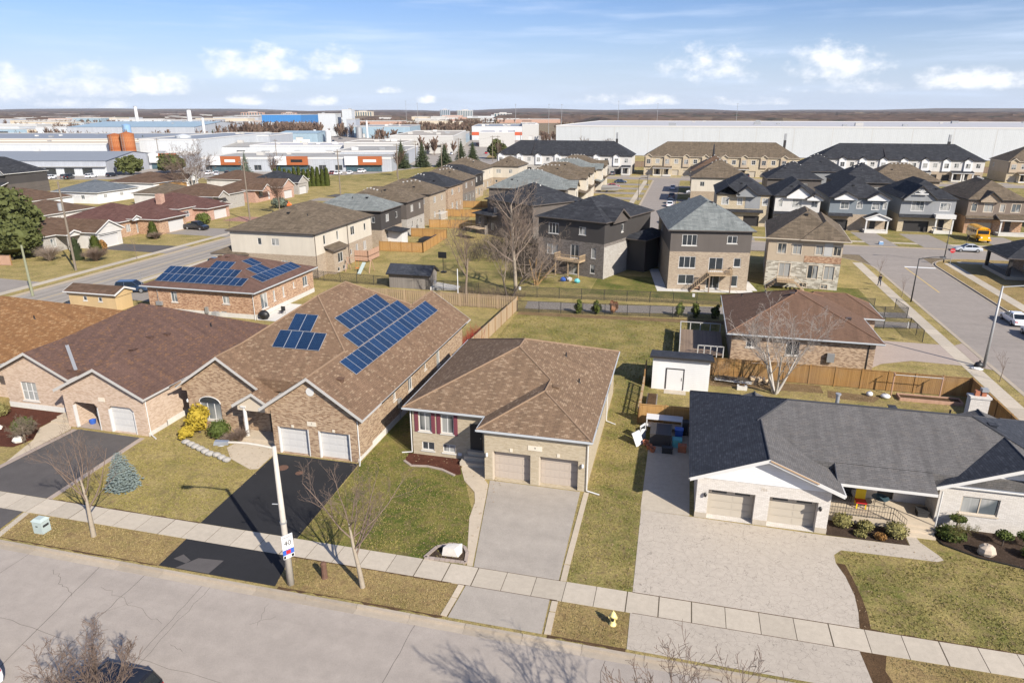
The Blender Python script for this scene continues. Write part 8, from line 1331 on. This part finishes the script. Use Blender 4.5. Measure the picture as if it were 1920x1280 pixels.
car('white sedan parked at the right kerb behind the tall grey lamp', 41.2, 94.6, R(90), 'white', z=RZ); car('white sedan cut off by the right edge behind the first one', 41.1, 88.4, R(90), 'white', z=RZ); car('silver coupe parked at the far kerb of the cross street', 52.5, 144.4, R(180), 'silver', z=RZ); car('bright red car in a driveway left of the back street', -24.2, 240.5, 0, 'red'); car('dark navy car in the driveway behind the red one', -23.2, 257.0, 0, 'navy'); car('white car parked at the far end of the back street', -4.2, 241.5, R(90), 'white', z=RZ); car('white car parked mid-way along the back street', -3.9, 196.8, R(90), 'white', z=RZ); car('dark blue car parked in front of the mid-way white one', -3.9, 203.5, R(90), 'navy', z=RZ); car('white car parked nearest on the back street', -3.8, 176.6, R(90), 'white', z=RZ); car('black car parked behind the nearest white one on the back street', -3.8, 183, R(90), 'black', z=RZ); car('grey car parked beyond the mid-way cars on the back street', -3.9, 216, R(90), 'grey', 'suv', z=RZ); car('dark red car parked near the back street bend', -3.8, 166.5, R(90), 'maroon', z=RZ); car('black car in a driveway right of the back street', 3.4, 178.6, R(180), 'black', 'suv'); car('silver minivan in the driveway beside the dark corner roof', 3.2, 208.5, R(180), 'silver', 'suv'); car('white car next to the silver minivan', 2.6, 228.6, R(180), 'white', 'suv'); car('silver car beside the right-edge dark house', 76.5, 172, R(20), 'silver'); car('black car at the right edge below the silver one', 79.5, 160, R(10), 'black')
for i, (x, y, c) in enumerate(((-29.5,289.5,'grey'),(7.0,289.5,'maroon'),(23.0,289.5,'black'),(-37,289.3,'black'))): car('%s car in front of the %s' % (('grey','dark red','black','dark')[i], ('slate townhouse end','tan townhouses','right part of the tan townhouses','slate townhouse middle')[i]), x, y, R(90), c, 'suv', 'cars at the townhouses')
car('black pickup truck in the driveway across the left road', -104.8, 130.4, R(-6), 'black', 'pickup'); car('orange hatchback by the rose brick bungalow', -107.6, 170.2, R(-20), 'orange', 'suv'); car('dark blue car glimpsed behind the solar panel roof', -77, 80.5, R(20), 'navy', 'suv'); car('dark teal car beside the cream sided house', -74.5, 97.6, R(10), 'teal', 'suv')
car('white car cut off by the bottom left corner', -31.0, 17.6, R(180), 'white', 'suv', z=RZ); car('black car behind the bare tree at the bottom left', -23.2, 18.75, R(180), 'black', 'suv', z=RZ)
q = random.Random(12)
for i, (X, Y, c, k, ph) in enumerate(((-178,270,'white','suv','white car left of the Noble sign parking'),(-174.5,273,'grey','suv','dark grey car under the Noble sign'),(-171,270,'black','pickup','black pickup under the Noble sign'),(-166,276,'white','suv','white car at the Noble parking edge'),(-160,280,'black','suv','black car at the grey shops'),(-147,286,'white','sedan','white sedan near the pines'),(-125,290,'white','suv','white van at the first rust-orange front'),(-121,287,'silver','suv','silver car at the first rust-orange front'),(-116,285,'black','pickup','black pickup at the first rust-orange front'),(-108,286,'navy','suv','navy car beside the greyish spruce'),(-79,296,'black','suv','black car at the third rust-orange front'),(-75,292,'maroon','sedan','dark red car at the third rust-orange front'),(-72,290,'white','sedan','white sedan at the third rust-orange front'),(-67.5,292,'white','sedan','second white sedan at the third rust-orange front'),(-64,299,'white','suv','white suv under the mall canopy'),(-186,232,'white','suv','white car behind the grey gabled house'),(-183,236,'silver','suv','silver car behind the grey gabled house'))): car(ph, *CW(X,Y), R(14+90+q.uniform(-25,25)), c, k, 'cars at the shops', .03)
g = local('school_bus', 'yellow school bus standing in the driveway of the brown brick house', 'bus', 58.6, 157.2, .02, R(-90)); m = MB(); n = 9; prof = [(-1.15,.75),(-1.18,2.3)] + [(-1.15+.0+1.15*(1-math.cos(R(a))), 2.3+.55*math.sin(R(a))) for a in range(20,161,20) if False] + [(-1.0,2.62),(-.6,2.82),(0,2.9),(.6,2.82),(1.0,2.62)] + [(1.18,2.3),(1.15,.75)]
for xa, xb in ((-3.6,1.9),):
    b = len(m.v); m.v += [(xa,y_,z_) for y_, z_ in prof] + [(xb,y_,z_) for y_, z_ in prof]; k = len(prof)
    for i in range(k): j = (i+1) % k; m.f.append((b+i,b+j,b+k+j,b+k+i)); m.m.append(0)
    m.f.append(tuple(range(b,b+k))); m.m.append(0); m.f.append(tuple(range(b+2*k-1,b+k-1,-1))); m.m.append(0)
m.f = [f[::-1] for f in m.f]; m.build('body', 'car_bus', g); m = MB(); m.hexa([(1.9,-1.0,.6),(3.3,-.95,.6),(3.3,.95,.6),(1.9,1.0,.6),(1.9,-.95,1.5),(3.25,-.85,1.35),(3.25,.85,1.35),(1.9,.95,1.5)]); m.build('hood', 'car_bus', g)
for s in (-1,1):
    for i in range(5): m = MB(); m.box(-3.3+i*1.0,-2.5+i*1.0,s*1.19-.01,s*1.19+.01,1.6,2.2); m.build('window', 'car_glass', g)
    for xx in (-2.4,2.4): m = MB(); m.tube((xx,s*.85,.45),(xx,s*1.1,.45), .45, None, 14); t_ = m.build('tyre', 'tyre', g); m = MB(); m.tube((xx,s*1.09,.45),(xx,s*1.12,.45), .22, None, 10); m.build('rim', 'rim', t_)
    m = MB(); m.box(3.25,3.32,s*.65-.14,s*.65+.14,.95,1.2); m.build('headlight', 'head_lamp', g); m = MB(); m.box(1.9,1.95,s*.85-.12,s*.85+.12,2.45,2.62); m.build('warning_light', 'tail_lamp', g)
m = MB(); m.box(1.89,1.93,-1.0,1.0,1.55,2.3); m.build('windscreen', 'car_glass', g); m = MB(); m.box(3.3,3.4,-1.1,1.1,.5,.75); m.build('bumper', 'car_bus', g)
text_part('SCHOOL BUS', .26, 'black', g, (1.94,0,2.5), (R(90),0,R(90)))
g = local('covered_boat', 'boat under a grey cover parked among the taupe roofs', 'boat', -23.5, 226, 0, R(5)); m = MB(); m.hexa([(-3,-.9,.7),(2.2,-.9,.7),(2.2,.9,.7),(-3,.9,.7),(-3,-1.1,1.5),(3.4,-.5,1.6),(3.4,.5,1.6),(-3,1.1,1.5)]); m.build('hull', 'boat_cover', g); m = MB(); m.hexa([(-3.05,-1.15,1.5),(3.45,-.55,1.6),(3.45,.55,1.6),(-3.05,1.15,1.5),(-2.6,-.3,2.3),(1.8,-.2,2.3),(1.8,.2,2.3),(-2.6,.3,2.3)]); m.build('cover', 'boat_cover', g); m = MB(); [m.tube((x,-1,.35),(x,1,.35), .35, None, 12) for x in (-1.2,)]; m.box(-3,4.2,-.06,.06,.45,.55); m.build('trailer', 'dark_metal', g)
g = local('blue_bin', 'blue skip beyond the slate townhouses', 'skip', *CW(6,330), 0, R(14)); m = MB(); m.hexa([(-2.4,-1.2,.2),(2.4,-1.2,.2),(2.4,1.2,.2),(-2.4,1.2,.2),(-3,-1.3,2.4),(3,-1.3,2.4),(3,1.3,2.4),(-3,1.3,2.4)]); m.build('skip', 'blue', g); m = MB(); [m.box(x-.1,x+.1,-1.36,-1.3,.5,2.2) for x in (-1.5,0,1.5)]; m.build('ribs', 'blue', g)
# ================================================================ PERSON walking along the right pavement
def skinned(name, verts, edges, radii, mat, parent, root=0, sub=2):
    me = bpy.data.meshes.new(name); me.from_pydata(verts, edges, []); o = bpy.data.objects.new(name, me); COL.objects.link(o); o.parent = parent; md = o.modifiers.new('skin', 'SKIN'); md.use_smooth_shade = True
    for i, r_ in enumerate(radii): me.skin_vertices[0].data[i].radius = (r_, r_) if not isinstance(r_, tuple) else r_; me.skin_vertices[0].data[i].use_root = i == root
    s = o.modifiers.new('sub', 'SUBSURF'); s.levels = sub; s.render_levels = sub
    dg = bpy.context.evaluated_depsgraph_get(); dg.update(); nm = bpy.data.meshes.new_from_object(o.evaluated_get(dg)); o.modifiers.clear(); o.data = nm; nm.materials.clear(); nm.materials.append(MAT(mat)); return o
g = local('person', 'person in a black hooded jacket and dark jeans walking on the right pavement', 'person', 29.5, 110.8, .015, R(100))
# local: x forward, y left; walking with the left leg forward
V = [(0,0,.95),(0,0,1.12),(0,0,1.32),(0,0,1.46),(.02,0,1.56),(.03,0,1.66), (0,.1,.9),(.12,.11,.5),(.2,.11,.07),(.32,.11,.04), (0,-.1,.9),(-.02,-.11,.5),(-.22,-.11,.12),(-.12,-.11,.04), (0,.19,1.42),(-.08,.24,1.17),(.0,.25,.93),(.03,.25,.84), (0,-.19,1.42),(.08,-.24,1.17),(.2,-.24,.97),(.26,-.24,.9)]
E_ = [(0,1),(1,2),(2,3),(3,4),(4,5),(0,6),(6,7),(7,8),(8,9),(0,10),(10,11),(11,12),(12,13),(3,14),(14,15),(15,16),(16,17),(3,18),(18,19),(19,20),(20,21)]
RD = [(.13,.1),(.12,.095),(.15,.1),.09,.055,.09, .085,.06,.04,.035,.085,.06,.04,.035,.06,.045,.035,.035,.06,.045,.035,.035]
skinned('body', V, E_, RD, 'skin', g)
up = [0,1,2,3,14,15,16,18,19,20]; ix = {v: i for i, v in enumerate(up)}; skinned('jacket', [V[i] for i in up], [(ix[a],ix[b]) for a, b in E_ if a in ix and b in ix], [(.165,.13),(.155,.125),(.18,.125),.11,.08,.066,.055,.08,.066,.055], 'cloth_black', g)
lo = [0,6,7,8,10,11,12]; ix = {v: i for i, v in enumerate(lo)}; skinned('trousers', [V[i] for i in lo], [(ix[a],ix[b]) for a, b in E_ if a in ix and b in ix], [(.15,.12),.105,.08,.06,.105,.08,.06], 'cloth_denim', g)
m = MB(); m.smooth = True; m.blob((.0,0,1.69), .115, .105, .125, 12, 8); m.build('hood', 'cloth_black', g)
for k, (x_, y_, z_) in enumerate(((.24,.11,.05),(-.17,-.11,.06))): m = MB(); m.smooth = True; m.blob((x_+.03,y_,z_), .15, .055, .05, 10, 6); m.build('shoe', 'black', g)
# small cars in the distant yards, too far to show more than body and glass
q = random.Random(21); mb = MB(); mb.hexa([(-2.2,-.85,.25),(2.2,-.85,.25),(2.2,.85,.25),(-2.2,.85,.25),(-2.15,-.8,.9),(2.1,-.8,.85),(2.1,.8,.85),(-2.15,.8,.9)]); mg = MB(); mg.hexa([(-1.7,-.75,.9),(1.0,-.75,.9),(1.0,.75,.9),(-1.7,.75,.9),(-1.1,-.6,1.45),(.3,-.6,1.45),(.3,.6,1.45),(-1.1,.6,1.45)]); gm_ = mg.mesh('windows', 'car_glass'); bms = {c: mb.mesh('body', 'car_'+c) for c in ('white','silver','black','red','navy','grey')}
for k in range(70):
    Y = q.uniform(425, 900); X = q.uniform(-.62, -.02)*Y if k % 3 else q.uniform(-90, 25)
    if k < 16: X, Y = -130+q.uniform(0,70), 352+q.uniform(0,36)
    cc = q.choice(list(bms)); g = local('distant_car', 'tiny %s car parked %s' % (cc, 'behind the strip mall' if k < 16 else 'in the yards near the spruces' if k % 3 == 0 else 'in the yards around the factory halls' if Y < 650 else 'in the farthest yards'), 'car', *CW(X, Y), .03, R(14+q.choice((0,90,90))+q.uniform(-6,6)), 'cars in the distant yards')
    for nm, me in (('body', bms[cc]), ('windows', gm_)): o = bpy.data.objects.new(nm, me); COL.objects.link(o); o.parent = g
# ================================================================ TURF AND LEAVES with real height
def tufts(label, areas, dens, h, mat, seed, w=.035, skip=()):
    q = random.Random(seed); V = []; F = []
    for poly in areas:
        xs = [p[0] for p in poly]; ys = [p[1] for p in poly]; n = int((max(xs)-min(xs))*(max(ys)-min(ys))*dens)
        for _ in range(n):
            x, y = q.uniform(min(xs), max(xs)), q.uniform(min(ys), max(ys)); ins = False; j = len(poly)-1
            for i in range(len(poly)):
                if (poly[i][1] > y) != (poly[j][1] > y) and x < (poly[j][0]-poly[i][0])*(y-poly[i][1])/(poly[j][1]-poly[i][1])+poly[i][0]: ins = not ins
                j = i
            if not ins or math.sin(x*1.7+3*math.sin(y*.9))+math.sin(y*2.1+2*math.sin(x*.7)) < q.uniform(-2.2,1.2): continue
            for b in range(2):
                a = q.uniform(0, 6.283); c, s_ = math.cos(a), math.sin(a); hh = h*q.uniform(.5,1.3); k = len(V); ww = w*q.uniform(.6,1.3); lx, ly = q.uniform(-.05,.05), q.uniform(-.05,.05)
                V += [(x-ww*c, y-ww*s_, .0), (x+ww*c, y+ww*s_, .0), (x+lx, y+ly, hh)]; F.append((k, k+1, k+2))
    me = bpy.data.meshes.new('grass_tufts'); me.from_pydata(V, [], F); me.materials.append(MAT(mat)); o = bpy.data.objects.new('grass_tufts', me); COL.objects.link(o); return tag(o, label, 'grass', None, 'stuff')
LA = {'a': [(-40.3,31.8),(-28.6,31.8),(-29,38.6),(-32,39.6),(-33.2,41),(-37,41.3),(-40.3,44)], 'b': [(-21.6,31.8),(-10.9,31.8),(-12.2,37.5),(-14.5,41.2),(-18.8,41.9),(-19.2,44),(-22,44)], 'c': [(-4.75,31.8),(-1.25,31.8),(-1.35,60),(-4.75,60)], 'd': [(11.1,31.8),(31,31.8),(28,38.8),(16.6,39.6),(16.2,38.6),(10.6,38.4),(10.9,37)], 'e': [(-20,62),(-2.6,61),(-2.5,66),(5,70),(5,84),(-20,82.4)]}
tufts('short lawn blades on the front lawns', [LA['a'],LA['b']], 85, .07, 'blade', 1); tufts('lawn blades beside the wide driveway', [LA['c'],LA['d']], 80, .07, 'blade', 2); tufts('lawn blades on the open back yard', [LA['e']], 26, .1, 'blade', 3, .06)
tufts('dry blades on the street verges', [[(-40,27.5),(-28.3,27.5),(-28.4,30.05),(-40.4,30.05)],[(-20.3,27.5),(-10.7,27.5),(-10.6,30.05),(-21,30.05)],[(-4.9,27.5),(-1.2,27.5),(-1.3,30.05),(-4.9,30.05)],[(11.3,27.5),(31,27.5),(31,30.05),(11.3,30.05)]], 90, .06, 'blade_dry', 4)
q = random.Random(31); m = MB(); m.nouv = True
for poly, n in ((LA['a'],500),(LA['b'],500),(LA['c'],500),(LA['d'],700),(LA['e'],1500),([(3.7,62.5),(26,62.5),(26,66),(3.7,66)],1600),([(-20,82.4),(5,84.4),(5,86.5),(-20,84.2)],1600)):
    xs = [p[0] for p in poly]; ys = [p[1] for p in poly]
    for _ in range(n): x, y, a, s_ = q.uniform(min(xs),max(xs)), q.uniform(min(ys),max(ys)), q.uniform(0,3.14), q.uniform(.025,.07); c, d = s_*math.cos(a), s_*math.sin(a); z = q.uniform(.03,.06); m.poly([(x-c,y-d,z),(x+d*.6,y-c*.6,z+.02),(x+c,y+d,z),(x-d*.6,y+c*.6,z+.03)])
tag(m.build('fallen_leaves', 'dead_leaf'), 'dry brown leaves scattered over the lawns and along the fences', 'leaves', None, 'stuff')
# ================================================================ AIR
m = MB(); m.box(-15000, 15000, -600, 16500, -1.5, 95); hzo = m.build('haze', 'haze'); hzo['kind'] = 'stuff'; hzo['label'] = 'thin bluish haze over the far plain'
for o in bpy.data.objects:
    if '_o' in o: del o['_o']
